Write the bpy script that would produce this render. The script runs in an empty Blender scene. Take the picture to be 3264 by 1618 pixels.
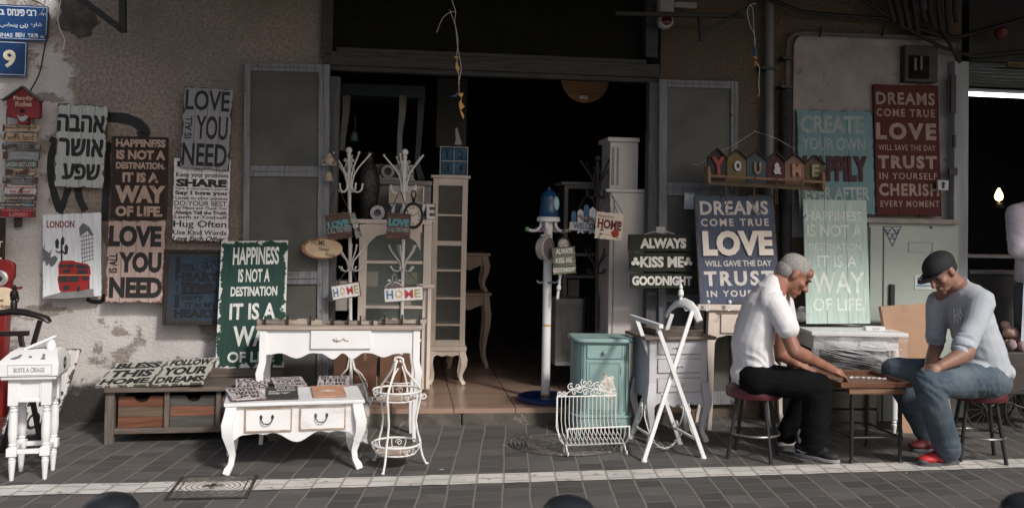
import bpy, math, random
from mathutils import Vector, Matrix, noise
R = math.radians
random.seed(7)
S = bpy.context.scene
COL = S.collection
# ---------------------------------------------------------------- camera
FPX, CX, CY, HC = 2900.0, 1632.0, 642.0, 1.45
PIT, ROL = R(1.5), R(1.1)
cd = bpy.data.cameras.new('camera'); cam = bpy.data.objects.new('camera', cd); COL.objects.link(cam)
cd.sensor_width = 36; cd.lens = 36*FPX/3264; cd.shift_y = -(809-CY)/3264; cd.clip_end = 300; cd.clip_start = .05
cam.matrix_world = Matrix.Translation((0, 0, HC)) @ Matrix.Rotation(R(90)+PIT, 4, 'X') @ Matrix.Rotation(ROL, 4, 'Z')
S.camera = cam
# ---------------------------------------------------------------- sky, sun, exposure
EL = R(38); SH = Vector((-.6, .8))
w = bpy.data.worlds.new('World'); S.world = w; w.use_nodes = True
nt = w.node_tree; sk = nt.nodes.new('ShaderNodeTexSky'); sk.sky_type = 'NISHITA'; sk.sun_disc = False
sk.air_density = .8; sk.dust_density = 3.5; sk.ozone_density = .7; sk.sun_elevation = EL; sk.sun_rotation = math.atan2(-SH.x, -SH.y)
nt.links.new(sk.outputs[0], nt.nodes['Background'].inputs[0]); nt.nodes['Background'].inputs[1].default_value = .115
ld = bpy.data.lights.new('sun', 'SUN'); ld.energy = 2.7; ld.angle = R(6.0); ld.color = (1, .965, .92)
lo = bpy.data.objects.new('sun', ld); COL.objects.link(lo)
lo.rotation_euler = Vector((SH.x*math.cos(EL), SH.y*math.cos(EL), -math.sin(EL))).to_track_quat('-Z', 'Y').to_euler()
lo.location = (3, -4, 8)
S.view_settings.view_transform = 'Standard'; S.view_settings.look = 'None'
S.view_settings.exposure = -.04; S.view_settings.gamma = 1
S.cycles.max_bounces = 6; S.cycles.transparent_max_bounces = 12
# ---------------------------------------------------------------- picture point -> place
TH = math.atan(.12); TV = Vector((math.cos(TH), math.sin(TH), 0)); NV = Vector((math.sin(TH), -math.cos(TH), 0))
FM = Matrix.Rotation(TH, 4, 'Z')
ZV = Vector((0, 0, 1)); CO = Vector((0, 0, HC))
CR = {'S': (0, 0, 1), 'A1': (0, 0, .6342), 'A2': (0, 680, .7348), 'A3': (640, 0, .6342), 'A4': (640, 680, .7348), 'A5': (1300, 0, .6342),
      'A6': (1460, 680, .7348), 'B1': (1980, 0, .634), 'B2': (2600, 0, .6342), 'B3': (2240, 780, .6566), 'B4': (2740, 700, .7188),
      'C1': (0, 0, .3132), 'C2': (0, 360, .3132), 'C3': (0, 720, .3132), 'C4': (0, 1050, .4449), 'C5': (300, 680, .2975), 'C6': (300, 1080, .4214),
      'D1': (940, 440, .2505), 'D2': (940, 740, .2505), 'D3': (680, 1140, .3132), 'D4': (780, 960, .2329), 'D5': (1040, 1080, .3601), 'D6': (1640, 580, .329),
      'E1': (1760, 1040, .3602), 'E2': (2200, 440, .2036), 'E3': (2180, 600, .3134), 'E4': (2500, 940, .2975), 'E5': (3000, 600, .6423), 'E6': (2300, 1180, .282)}
def cp(c, x, y):
    o = CR[c]; return o[0]+x*o[2], o[1]+y*o[2]
def ray(x, y):
    a, b = (x-CX)/FPX, -(y-CY)/FPX; c, s = math.cos(ROL), math.sin(ROL)
    X = a*c-b*s; u = a*s+b*c
    return Vector((X, math.cos(PIT)-u*math.sin(PIT), math.sin(PIT)+u*math.cos(PIT)))
def G(x, y, z=0.0):
    d = ray(x, y); return CO+d*((z-HC)/d.z)
def P(x, y, Y0):          # on the plane parallel to the shop front that passes Y0 at X=0
    d = ray(x, y); return CO+d*(Y0/(d.y-.12*d.x))
def D(x, y, Y):           # at depth Y
    d = ray(x, y); return CO+d*(Y/d.y)
def onp(x, y, p, n):
    d = ray(x, y); return CO+d*((p-CO).dot(n)/d.dot(n))
# ---------------------------------------------------------------- mesh builder (works in world space)
class MB:
    def __init__(s, M=None): s.v = []; s.f = []; s.M = M
    def add(s, vs, fs, M=None):
        k = len(s.v)
        for p in vs:
            p = Vector(p)
            if M is not None: p = M @ p
            if s.M is not None: p = s.M @ p
            s.v.append(p)
        s.f += [[k+i for i in f] for f in fs]; return s
    def box(s, x0, x1, y0, y1, z0, z1, M=None):
        return s.add([(x0,y0,z0),(x1,y0,z0),(x1,y1,z0),(x0,y1,z0),(x0,y0,z1),(x1,y0,z1),(x1,y1,z1),(x0,y1,z1)],
                     [(0,3,2,1),(4,5,6,7),(0,1,5,4),(1,2,6,5),(2,3,7,6),(3,0,4,7)], M)
    def fbox(s, x0, y0, x1, y1, Y0, dep, c='S'):       # box facing the street: picture rectangle on plane Y0, depth backwards
        x0, y0 = cp(c, x0, y0); x1, y1 = cp(c, x1, y1)
        xm, ym = (x0+x1)/2, (y0+y1)/2; I = FM.inverted()
        a = I @ P(x0, ym, Y0); b = I @ P(x1, ym, Y0); t = I @ P(xm, y0, Y0); e = I @ P(xm, y1, Y0)
        return s.box(a.x, b.x, a.y, a.y+dep, e.z, t.z, FM)
    def bar(s, p, q, w, d, up=(0,0,1)):
        p, q = Vector(p), Vector(q); z = (q-p); L = z.length; z.normalize(); x = Vector(up).cross(z)
        if x.length < 1e-4: x = Vector((1,0,0)).cross(z)
        x.normalize(); y = z.cross(x)
        M = Matrix.Translation(p) @ Matrix((x,y,z)).transposed().to_4x4()
        return s.box(-w/2, w/2, -d/2, d/2, 0, L, M)
    def tube(s, pts, r, n=8, closed=False, sq=False, flat=1.0, up=None):
        pts = [Vector(p) for p in pts]; m = len(pts)
        rs = r if isinstance(r, (list, tuple)) else [r]*m
        vs, fs = [], []; pu = Vector(up) if up else None
        for i, p in enumerate(pts):
            t = (pts[(i+1)%m]-pts[i-1]) if closed else (pts[min(i+1,m-1)]-pts[max(i-1,0)])
            if t.length < 1e-9: t = Vector((0,0,1))
            t.normalize()
            if pu is None: pu = Vector((0,1,0)) if abs(t.y) < .9 else Vector((1,0,0))
            u = pu-t*pu.dot(t)
            if u.length < 1e-6: u = t.orthogonal()
            u.normalize(); pu = u; v = t.cross(u)
            for k in range(n):
                a = 2*math.pi*(k+(.5 if sq else 0))/n; f = 1.414 if sq else 1
                vs.append(p+(u*math.cos(a)+v*math.sin(a)*flat)*rs[i]*f)
        for i in range(m if closed else m-1):
            j = (i+1)%m
            for k in range(n):
                l = (k+1)%n; fs.append((i*n+k, i*n+l, j*n+l, j*n+k))
        if not closed: fs += [tuple(range(n))[::-1], tuple((m-1)*n+k for k in range(n))]
        return s.add(vs, fs)
    def cap(s, p, q, r0, r1, n=14):                      # tapered limb with round ends
        p, q = Vector(p), Vector(q); t = (q-p); L = max(t.length, 1e-6); t = t/L; pts, rs = [], []
        for a in (90, 60, 30, 0): pts.append(p-t*r0*math.sin(R(a))); rs.append(max(r0*math.cos(R(a)), .0005))
        for a in (0, 30, 60, 90): pts.append(q+t*r1*math.sin(R(a))); rs.append(max(r1*math.cos(R(a)), .0005))
        return s.tube(pts, rs, n)
    def ell(s, c, r, M=None, nu=16, nv=10):
        vs, fs = [], []
        X = Matrix.Translation(Vector(c)) @ ((M.to_4x4()) if M is not None else Matrix.Identity(4))
        for j in range(nv+1):
            a = math.pi*j/nv
            for i in range(nu):
                b = 2*math.pi*i/nu; q = max(math.sin(a), 1e-3)
                vs.append(X @ Vector((r[0]*q*math.cos(b), r[1]*q*math.sin(b), r[2]*math.cos(a))))
        for j in range(nv):
            for i in range(nu): k = (i+1)%nu; fs.append((j*nu+i, (j+1)*nu+i, (j+1)*nu+k, j*nu+k))
        return s.add(vs, fs)
    def lathe(s, prof, M=None, n=20):                     # (radius, height) profile about local z
        vs, fs = [], []; m = len(prof)
        for r, z in prof:
            for k in range(n): a = 2*math.pi*k/n; vs.append((max(r,1e-4)*math.cos(a), max(r,1e-4)*math.sin(a), z))
        for i in range(m-1):
            for k in range(n): l = (k+1)%n; fs.append((i*n+k, i*n+l, (i+1)*n+l, (i+1)*n+k))
        fs += [tuple(range(n))[::-1], tuple((m-1)*n+k for k in range(n))]
        return s.add(vs, fs, M)
    def prism(s, poly, z0, z1, M=None):
        n = len(poly); a = sum(poly[i][0]*poly[(i+1)%n][1]-poly[(i+1)%n][0]*poly[i][1] for i in range(n))
        if a < 0: poly = poly[::-1]
        vs = [(p[0],p[1],z0) for p in poly]+[(p[0],p[1],z1) for p in poly]
        fs = [tuple(range(n))[::-1], tuple(range(n,2*n))]+[(i,(i+1)%n,n+(i+1)%n,n+i) for i in range(n)]
        return s.add(vs, fs, M)
    def quad(s, a, b, c, d): return s.add([a,b,c,d], [(0,1,2,3)])
MW = {}
def mesh_of(name, mb, m, smooth=True, ang=35):
    me = bpy.data.meshes.new(name); me.from_pydata([tuple(v) for v in mb.v], [], mb.f); me.validate(); me.update()
    if m: me.materials.append(m)
    if smooth:
        me.polygons.foreach_set('use_smooth', [True]*len(me.polygons)); me.set_sharp_from_angle(angle=R(ang))
    return me
def tag(o, label=None, cat=None, group=None, kind=None):
    if label: o['label'] = label
    if cat: o['category'] = cat
    if group: o['group'] = group
    if kind: o['kind'] = kind
    return o
def link(name, me, parent=None, M=None):
    o = bpy.data.objects.new(name, me); COL.objects.link(o)
    if parent is not None:
        me.transform(MW[parent.name].inverted()); o.parent = parent; MW[o.name] = MW[parent.name].copy()
    else:
        if M is None:
            n = max(len(me.vertices), 1); c = sum((v.co for v in me.vertices), Vector())/n; z = min((v.co.z for v in me.vertices), default=0)
            M = Matrix.Translation((c.x, c.y, z))
        me.transform(M.inverted()); o.matrix_world = M; MW[o.name] = M.copy()
    return o
def obj(name, mb, m, parent=None, M=None, bev=0, smooth=True, label=None):
    o = link(name, mesh_of(name, mb, m, smooth), parent, M)
    if bev:
        b = o.modifiers.new('bevel', 'BEVEL'); b.width = bev; b.segments = 2; b.limit_method = 'ANGLE'; b.angle_limit = R(40)
    if label: o['label'] = label
    return o
def thing(name, label, cat, loc, rz=0.0, group=None, M=None):
    o = bpy.data.objects.new(name, None); COL.objects.link(o); o.empty_display_size = .1
    M = M if M is not None else Matrix.Translation(Vector(loc)) @ Matrix.Rotation(rz, 4, 'Z')
    o.matrix_world = M; MW[o.name] = M.copy(); return tag(o, label, cat, group)
def dup(o, parent=None, M=None):
    c = o.copy(); COL.objects.link(c)
    if parent is not None: c.parent = parent
    if M is not None: c.matrix_world = M; MW[c.name] = M.copy()
    for ch in list(o.children): dup(ch, c)
    return c
def stand(pa, pb):        # frame of a piece of furniture from its two front feet: x along the front, y to the back
    m = (pa+pb)/2; d = pb-pa; return Matrix.Translation((m.x, m.y, m.z)) @ Matrix.Rotation(math.atan2(d.y, d.x), 4, 'Z'), d.length
# ---------------------------------------------------------------- materials
def nmat(name):
    m = bpy.data.materials.new(name); m.use_nodes = True; t = m.node_tree
    return m, t, t.nodes['Principled BSDF']
def nd(t, k, **kw):
    n = t.nodes.new(k)
    for a, b in kw.items():
        if a.startswith('i_'): n.inputs[a[2:].replace('_', ' ')].default_value = b
        else: setattr(n, a, b)
    return n
def rgba(c): return (c[0], c[1], c[2], 1)
def ramp(t, src, lo, hi):
    n = nd(t, 'ShaderNodeMapRange', interpolation_type='SMOOTHSTEP'); t.links.new(src, n.inputs[0]); n.inputs[1].default_value = lo; n.inputs[2].default_value = hi; return n.outputs[0]
def mixc(t, fac, a, b):
    n = nd(t, 'ShaderNodeMix', data_type='RGBA')
    for s, i in ((fac, 0), (a, 6), (b, 7)):
        if isinstance(s, (int, float)): n.inputs[i].default_value = s
        elif isinstance(s, (tuple, list)): n.inputs[i].default_value = rgba(s)
        else: t.links.new(s, n.inputs[i])
    return n.outputs[2]
def tex(t, scale, det=4, sc=(1,1,1), rough=.55, co='Object'):
    tc = nd(t, 'ShaderNodeTexCoord'); mp = nd(t, 'ShaderNodeMapping'); mp.inputs[3].default_value = sc
    t.links.new(tc.outputs[co], mp.inputs[0]); n = nd(t, 'ShaderNodeTexNoise'); n.inputs['Scale'].default_value = scale; n.inputs['Detail'].default_value = det
    n.inputs['Roughness'].default_value = rough; t.links.new(mp.outputs[0], n.inputs['Vector']); return n.outputs[0]
def bumpn(t, b, src, st, dist=.01):
    n = nd(t, 'ShaderNodeBump'); n.inputs[0].default_value = st; n.inputs[1].default_value = dist
    t.links.new(src, n.inputs['Height']); t.links.new(n.outputs[0], b.inputs['Normal']); return n
MC = {}
def mat(name, col, rough=.55, var=.18, scale=6, sc=(1,1,1), wear=None, bump=0, bscale=40, metal=0, spec=.4):
    if name in MC: return MC[name]
    m, t, b = nmat(name); n = tex(t, scale, 5, sc)
    c = mixc(t, ramp(t, n, .3, .7), tuple(x*(1-var) for x in col), tuple(min(x*(1+var), .95) for x in col))
    if wear:
        wc, thr, ws = wear; c = mixc(t, ramp(t, tex(t, ws, 8, sc, .65), thr, thr+.05), c, wc)
    t.links.new(c, b.inputs['Base Color']); b.inputs['Roughness'].default_value = rough; b.inputs['Metallic'].default_value = metal
    b.inputs['Specular IOR Level'].default_value = spec
    if bump: bumpn(t, b, tex(t, bscale, 4, sc), bump)
    MC[name] = m; return m
def wood(name, a, c2, axis=0, rough=.6, wear=None, scale=5):
    sc = [14, 14, 14]; sc[axis] = 1
    if name in MC: return MC[name]
    m, t, b = nmat(name); n = tex(t, scale, 6, tuple(sc), .6)
    c = mixc(t, ramp(t, n, .32, .68), a, c2); 
    if wear: c = mixc(t, ramp(t, tex(t, wear[2], 8, (1,1,1), .65), wear[1], wear[1]+.06), c, wear[0])
    t.links.new(c, b.inputs['Base Color']); b.inputs['Roughness'].default_value = rough; b.inputs['Specular IOR Level'].default_value = .3
    bumpn(t, b, n, .25, .004); MC[name] = m; return m
def boardmat(name, base, edge, w_, h_, ew=.012, amount=.03, scr=.66, nplank=0, grain=True, ns=14):
    m, t, b = nmat(name); L = t.links
    tc = nd(t, 'ShaderNodeTexCoord'); sp = nd(t, 'ShaderNodeSeparateXYZ'); L.new(tc.outputs['Object'], sp.inputs[0])
    def ma(op, a, c=None):
        n = nd(t, 'ShaderNodeMath', operation=op)
        for i, q in enumerate((a, c)):
            if q is None: continue
            if isinstance(q, (int, float)): n.inputs[i].default_value = q
            else: L.new(q, n.inputs[i])
        return n.outputs[0]
    dx = ma('SUBTRACT', w_/2, ma('ABSOLUTE', sp.outputs[0])); dy = ma('SUBTRACT', h_/2, ma('ABSOLUTE', sp.outputs[1]))
    dd = ma('MINIMUM', dx, dy); nz = tex(t, ns, 6, (1,1,1), .65)
    e = ma('SUBTRACT', dd, ma('MULTIPLY', ma('SUBTRACT', nz, .5), amount*6))
    g = tex(t, 6, 5, (9, 1, 1), .6) if grain else tex(t, 5, 5)
    c = mixc(t, ramp(t, g, .3, .7), tuple(x*.86 for x in base), tuple(min(x*1.1, .9) for x in base))
    c = mixc(t, ramp(t, tex(t, 22, 8, (1,.5,1), .7), scr, scr+.05), c, edge)
    c = mixc(t, ramp(t, e, ew, ew-.004), c, edge)
    L.new(c, b.inputs['Base Color']); b.inputs['Roughness'].default_value = .7; b.inputs['Specular IOR Level'].default_value = .25
    bumpn(t, b, g, .2, .003); return m
def glassy(name, col=(1,1,1), alpha=.2, rough=.1):
    m, t, b = nmat(name); b.inputs['Base Color'].default_value = rgba(col); b.inputs['Alpha'].default_value = alpha
    b.inputs['Roughness'].default_value = rough; b.inputs['Specular IOR Level'].default_value = .6; return m
def emit(name, col, s):
    m, t, b = nmat(name); b.inputs['Base Color'].default_value = rgba(col); b.inputs['Emission Color'].default_value = rgba(col); b.inputs['Emission Strength'].default_value = s; return m
# ---------------------------------------------------------------- lettering
TXC = {}
def glyphs(txt, wt=0.0, serif=False, sp=1.0):
    k = (txt, wt, serif, sp)
    if k in TXC: return TXC[k]
    c = bpy.data.curves.new('text', 'FONT'); c.body = txt; c.offset = wt; c.space_character = sp; c.resolution_u = 3; c.fill_mode = 'FRONT'
    o = bpy.data.objects.new('text', c); COL.objects.link(o)
    me = bpy.data.meshes.new_from_object(o.evaluated_get(bpy.context.evaluated_depsgraph_get()))
    vs = [(v.co.x, v.co.y) for v in me.vertices]; fs = [tuple(p.vertices) for p in me.polygons]
    if serif:
        cnt = {}
        for f in fs:
            for i in range(len(f)):
                e = tuple(sorted((f[i], f[(i+1)%len(f)]))); cnt[e] = cnt.get(e, 0)+1
        ys = [y for _, y in vs]; ymx = max(ys); lines = {}
        for (a, b2), q in cnt.items():
            (xa, ya), (xb, yb) = vs[a], vs[b2]
            if q == 1 and abs(ya-yb) < .004 and abs(xa-xb) > .03 and abs(xa-xb) < .22+2*wt:
                if abs(ya) < .03+wt or abs(ya-.69) < .05+wt or abs(ya-.5) < .03+wt: lines[(round(min(xa,xb),3), round(ya,3))] = (min(xa,xb), max(xa,xb), ya)
        for x0, x1, y in lines.values():
            s = 1 if y < .2 else -1; n = len(vs); e = .075
            vs += [(x0-e, y), (x1+e, y), (x1+e, y+s*.06), (x0-e, y+s*.06)]
            fs.append((n, n+1, n+2, n+3) if s > 0 else (n+3, n+2, n+1, n))
    bpy.data.objects.remove(o); bpy.data.curves.remove(c); bpy.data.meshes.remove(me)
    x0 = min(v[0] for v in vs); x1 = max(v[0] for v in vs); y0 = min(v[1] for v in vs); y1 = max(v[1] for v in vs)
    vs = [((v[0]-x0)/(x1-x0), (v[1]-y0)/max(y1-y0, 1e-6)) for v in vs]
    TXC[k] = (vs, fs); return TXC[k]
def put_text(mb, txt, x0, y0, x1, y1, M, z=.0012, wt=.02, serif=False, rot=False, raise_=0, sp=1.0, shear=0, tilt=0.0, fat=0):
    if fat:
        for i, (dx, dy) in enumerate(((0,0),(fat,0),(-fat,0),(0,fat),(0,-fat),(fat*.7,fat*.7),(-fat*.7,fat*.7),(fat*.7,-fat*.7),(-fat*.7,-fat*.7))): put_text(mb, txt, x0+dx, y0+dy, x1+dx, y1+dy, M, z+.00012*i, 0, serif, rot, 0, sp)
        return
    vs, fs = glyphs(txt, wt, serif, sp); W, Hh = x1-x0, y1-y0; out = []
    for a, b in vs:
        if rot: x, y = x1-b*W, y0+a*Hh
        else: x, y = x0+a*W+shear*(b-.5)*Hh, y0+b*Hh
        if tilt: y += tilt*(x-(x0+x1)/2)
        out.append((x, y))
    if raise_:
        n = len(out); cnt = {}
        for f in fs:
            for i in range(len(f)):
                e = (f[i], f[(i+1)%len(f)]); cnt[e] = cnt.get(e, 0)+1
        ff = list(fs)+[(b+n, a+n, a, b)[::-1] for (a, b) in cnt if (b, a) not in cnt]
        mb.add([(x, y, z+raise_) for x, y in out]+[(x, y, z) for x, y in out], [tuple(f) for f in ff], M)
        mb.f[-len(ff):] = mb.f[-len(ff):]
    else:
        mb.add([(x, y, z) for x, y in out], fs, M)
def frame4(tl, tr, br, bl):
    u = (tr+br-tl-bl)/2; v = (tl+tr-bl-br)/2; wd = u.length; u = u.normalized(); n = u.cross(v).normalized(); v2 = n.cross(u); h = v.dot(v2)
    c = (tl+tr+br+bl)/4; return Matrix.Translation(c) @ Matrix((u, v2, n)).transposed().to_4x4(), wd, h
def outline(wd, h, planks=1, wav=.006, rnd=.01, gap=.0015, seed=0, drop=.0):
    rg = random.Random(seed); res = []; pw = wd/planks
    for i in range(planks):
        x0, x1 = -wd/2+i*pw+(gap if i else 0), -wd/2+(i+1)*pw-(gap if i < planks-1 else 0); dt, db = rg.uniform(-drop, drop), rg.uniform(-drop, drop)
        T = []; k = 7
        T += [(x0, -h/2+db+rnd)]
        for j in range(k+1):
            f = j/k; yy = -h/2+db+rg.uniform(0, wav); T.append((x0+rnd*.4+(x1-x0-rnd*.8)*f, yy))
        T += [(x1, -h/2+db+rnd), (x1, h/2+dt-rnd)]
        for j in range(k+1):
            f = 1-j/k; yy = h/2+dt-rg.uniform(0, wav); T.append((x0+rnd*.4+(x1-x0-rnd*.8)*f, yy))
        T += [(x0, h/2+dt-rnd)]; res.append(T)
    return res
LM = {}
def ink(col, wear=None, rough=.7):
    k = 'ink_%d_%d_%d_%s' % (col[0]*999, col[1]*999, col[2]*999, 'w' if wear else '')
    if wear: k += '%d%d%d' % (wear[0][0]*99, wear[0][1]*99, wear[1]*99)
    return mat(k, col, rough, .15, 12, wear=wear)
def sign(name, label, cat, corners, base, edge, lines, crop='S', planks=1, th=.014, ew=.008, am=.02, scr=.66, wav=.006, rnd=.008, group=None, seed=1, drop=0,
         matr=None, polys=None, parent=None, frac=False, gap=.0015, ns=14):
    M, wd, h = frame4(*corners); mb = MB(M)
    for poly in (polys(wd, h) if polys else outline(wd, h, planks, wav, rnd, gap, seed, drop)): mb.prism(poly, -th, 0)
    if planks > 1 and not polys: mb.box(-wd/2+.02, wd/2-.02, -h/2+.02, h/2-.02, -th-.006, -th+.002)
    bm = matr or boardmat(name+'_paint', base, edge, wd, h, ew, am, scr, planks, ns=ns)
    o = obj(name, mb, bm, parent, M=M, smooth=False)
    if parent is None: tag(o, label, cat, group)
    MW[o.name] = MW[o.name]; bym = {}
    n = Vector((M[0][2], M[1][2], M[2][2])); I = M.inverted()
    for ln in lines:
        txt, x0, y0, x1, y1, m = ln[:6]; kw = ln[6] if len(ln) > 6 else {}
        if frac: a = (-wd/2+x0*wd, h/2-y1*h, -wd/2+x1*wd, h/2-y0*h)
        else:
            (xa, ya), (xb, yb) = cp(crop, x0, y0), cp(crop, x1, y1); xm, ym = (xa+xb)/2, (ya+yb)/2
            l = I @ onp(xa, ym, M.translation, n); r = I @ onp(xb, ym, M.translation, n); t = I @ onp(xm, ya, M.translation, n); e = I @ onp(xm, yb, M.translation, n)
            a = (l.x, e.y, r.x, t.y)
        q = bym.setdefault((m.name, bool(kw.get('raise_'))), (MB(), m)); put_text(q[0], txt, *a, M, **kw)
    for (k, ra), (q, m) in bym.items(): obj('raised_letters' if ra else 'lettering', q, m, o, smooth=False)
    return o, M, wd, h
def quadP(c, pts, Yt, Yb=None):
    Yb = Yt if Yb is None else Yb; Ys = (Yt, Yt, Yb, Yb)
    return [P(*cp(c, *p), y) for p, y in zip(pts, Ys)]
# ================================================================= paving
def ground_nodes(m, t, b, paint=None):
    L = t.links; tc = nd(t, 'ShaderNodeTexCoord'); sp = nd(t, 'ShaderNodeSeparateXYZ'); L.new(tc.outputs['Object'], sp.inputs[0])
    mu = nd(t, 'ShaderNodeMath', operation='MULTIPLY_ADD'); L.new(sp.outputs[0], mu.inputs[0]); mu.inputs[1].default_value = -.173; L.new(sp.outputs[1], mu.inputs[2])
    wob = nd(t, 'ShaderNodeMath', operation='MULTIPLY_ADD'); L.new(tex(t, 1.3, 2), wob.inputs[0]); wob.inputs[1].default_value = .035; L.new(sp.outputs[0], wob.inputs[2])
    cb = nd(t, 'ShaderNodeCombineXYZ'); L.new(mu.outputs[0], cb.inputs[0]); L.new(wob.outputs[0], cb.inputs[1])
    def brick(mortar, smooth):
        k = nd(t, 'ShaderNodeTexBrick'); L.new(cb.outputs[0], k.inputs['Vector']); k.offset = .47; k.inputs['Scale'].default_value = 1
        k.inputs['Brick Width'].default_value = .135; k.inputs['Row Height'].default_value = .15; k.inputs['Mortar Size'].default_value = mortar; k.inputs['Mortar Smooth'].default_value = smooth
        k.inputs['Color1'].default_value = (0,0,0,1); k.inputs['Color2'].default_value = (1,1,1,1); k.inputs['Mortar'].default_value = (.5,.5,.5,1); k.inputs['Bias'].default_value = 0; return k
    k = brick(.008, .35)
    # long joints between the columns of pavers are wide and sandy, the short ones tight and dark
    fr = nd(t, 'ShaderNodeMath', operation='PINGPONG'); L.new(wob.outputs[0], fr.inputs[0]); fr.inputs[1].default_value = .075
    jn = tex(t, 30, 5); ja = nd(t, 'ShaderNodeMath', operation='MULTIPLY_ADD'); L.new(jn, ja.inputs[0]); ja.inputs[1].default_value = -.007; L.new(fr.outputs[0], ja.inputs[2])
    joint = ramp(t, ja.outputs[0], .0035, .0005)
    stone = mixc(t, k.outputs['Color'], (.056,.054,.053), (.132,.127,.123))
    stone = mixc(t, ramp(t, tex(t, 2.2, 6), .35, .75), stone, (.084,.079,.076)); stone = mixc(t, ramp(t, tex(t, 90, 3), .58, .8), stone, (.12,.11,.1))
    stone = mixc(t, ramp(t, tex(t, 5, 8, (1,1,1), .7), .62, .72), stone, (.05,.047,.045))
    if paint:
        worn = ramp(t, tex(t, 14, 8, (1,1,1), .72), .56, .68); stone = mixc(t, worn, mixc(t, ramp(t, tex(t, 4, 6), .3, .7), tuple(x*.8 for x in paint), paint), stone)
    c = mixc(t, k.outputs['Fac'], stone, (.125,.113,.1) if not paint else (.33,.31,.29)); c = mixc(t, joint, c, (.185,.168,.15) if not paint else (.36,.33,.3))
    L.new(c, b.inputs['Base Color']); b.inputs['Roughness'].default_value = .72; b.inputs['Specular IOR Level'].default_value = .35
    add = nd(t, 'ShaderNodeMath', operation='MULTIPLY_ADD'); L.new(tex(t, 60, 5), add.inputs[0]); add.inputs[1].default_value = .25
    iv = nd(t, 'ShaderNodeMath', operation='SUBTRACT'); iv.inputs[0].default_value = 1; mx = nd(t, 'ShaderNodeMath', operation='MAXIMUM')
    L.new(k.outputs['Fac'], mx.inputs[0]); L.new(joint, mx.inputs[1]); L.new(mx.outputs[0], iv.inputs[1]); L.new(iv.outputs[0], add.inputs[2]); bumpn(t, b, add.outputs[0], .7, .005)
gm, t, b = nmat('grey_pavers'); ground_nodes(gm, t, b)
pm, t, b = nmat('white_road_paint'); ground_nodes(pm, t, b, (.64,.615,.585))
mb = MB(); mb.quad((-60,-60,0),(60,-60,0),(60,60,0),(-60,60,0)); tag(obj('pavement', mb, gm, M=Matrix.Identity(4)), kind='structure')
mb = MB(); rg = random.Random(3); N = 260
def lv(x): return 5.262+.173*x+(.03*math.exp(-((x+2.6)/.8)**2))
vs = []
for i in range(N+1):
    x = -9+18*i/N; vs += [(x, lv(x)-.098+rg.uniform(-.006,.006), .004), (x, lv(x)+.098+rg.uniform(-.007,.007), .004)]
mb.add(vs, [(2*i, 2*i+2, 2*i+3, 2*i+1) for i in range(N)]); tag(obj('painted_line', mb, pm, M=Matrix.Identity(4)), kind='structure')
def manhole(c, name, label, sx, sy, rot, white=False, round_=False):
    M = Matrix.Translation((c.x, c.y, .0045)) @ Matrix.Rotation(rot, 4, 'Z'); r = thing(name, label, 'manhole cover', None, M=M)
    im, t, b = nmat(name+'_iron'); n = tex(t, 30, 5); col = mixc(t, ramp(t, n, .3, .7), (.07,.066,.06), (.14,.13,.115))
    if white:
        sp = nd(t, 'ShaderNodeSeparateXYZ'); tc = nd(t, 'ShaderNodeTexCoord'); t.links.new(tc.outputs['Object'], sp.inputs[0])
        ad = nd(t, 'ShaderNodeMath', operation='MULTIPLY_ADD'); t.links.new(tex(t, 16, 6), ad.inputs[0]); ad.inputs[1].default_value = .08; t.links.new(sp.outputs[1], ad.inputs[2])
        ab = nd(t, 'ShaderNodeMath', operation='ABSOLUTE'); sb = nd(t, 'ShaderNodeMath', operation='SUBTRACT'); t.links.new(ad.outputs[0], sb.inputs[0]); sb.inputs[1].default_value = .045; t.links.new(sb.outputs[0], ab.inputs[0])
        ad2 = nd(t, 'ShaderNodeMath', operation='MULTIPLY_ADD'); t.links.new(n, ad2.inputs[0]); ad2.inputs[1].default_value = .05; t.links.new(ab.outputs[0], ad2.inputs[2])
        col = mixc(t, ramp(t, ad2.outputs[0], .115, .1), col, (.6,.57,.53))
    t.links.new(col, b.inputs['Base Color']); b.inputs['Roughness'].default_value = .6
    mb = MB(M)
    if round_: mb.lathe([(sx/2, 0), (sx/2, .006)], n=40)
    else: mb.box(-sx/2, sx/2, -sy/2, sy/2, 0, .006)
    obj('plate', mb, im, r); mb = MB(M); rr = .03
    while rr < sx*.72:
        pts = [(rr*math.cos(a*math.pi/30), rr*.8*math.sin(a*math.pi/30), .006) for a in range(60)]
        if round_ or rr < sy*.55: mb.tube([(x_, y_, z_-.0025) for x_, y_, z_ in pts], .0042, 6, True)
        else:
            seg = [p for p in pts if abs(p[1]) < sy/2-.01 and abs(p[0]) < sx/2-.01]
            for side in (1, -1):
                sg = sorted([p for p in seg if p[0]*side > 0], key=lambda p: p[1])
                if len(sg) > 2: mb.tube([(x_, y_, z_-.0025) for x_, y_, z_ in sg], .0042, 6)
        rr += .028
    mb.box(-.05,.05,-.012,.012,.006,.012); mb.box(-.012,.012,-.05,.05,.006,.012); obj('ring_ridges', mb, mat('manhole_ridge_iron', (.11,.1,.09), .6, .4, 30, wear=((.3,.28,.26), .58, 20)), r)
    mb = MB(M)
    for (a, b2, c2, d) in ((-sx/2-.02, sx/2+.02, -sy/2-.02, -sy/2-.003), (-sx/2-.02, sx/2+.02, sy/2+.003, sy/2+.02), (-sx/2-.02, -sx/2-.003, -sy/2-.003, sy/2+.003), (sx/2+.003, sx/2+.02, -sy/2-.003, sy/2+.003)): mb.box(a, b2, c2, d, 0, .004)
    if not round_: obj('rim', mb, mat('iron_rim', (.035,.033,.03), .6), r)
manhole(G(680, 1554), 'manhole_cover', 'ringed square iron manhole cover half covered by the white line', .38, .38, R(8), True)
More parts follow.
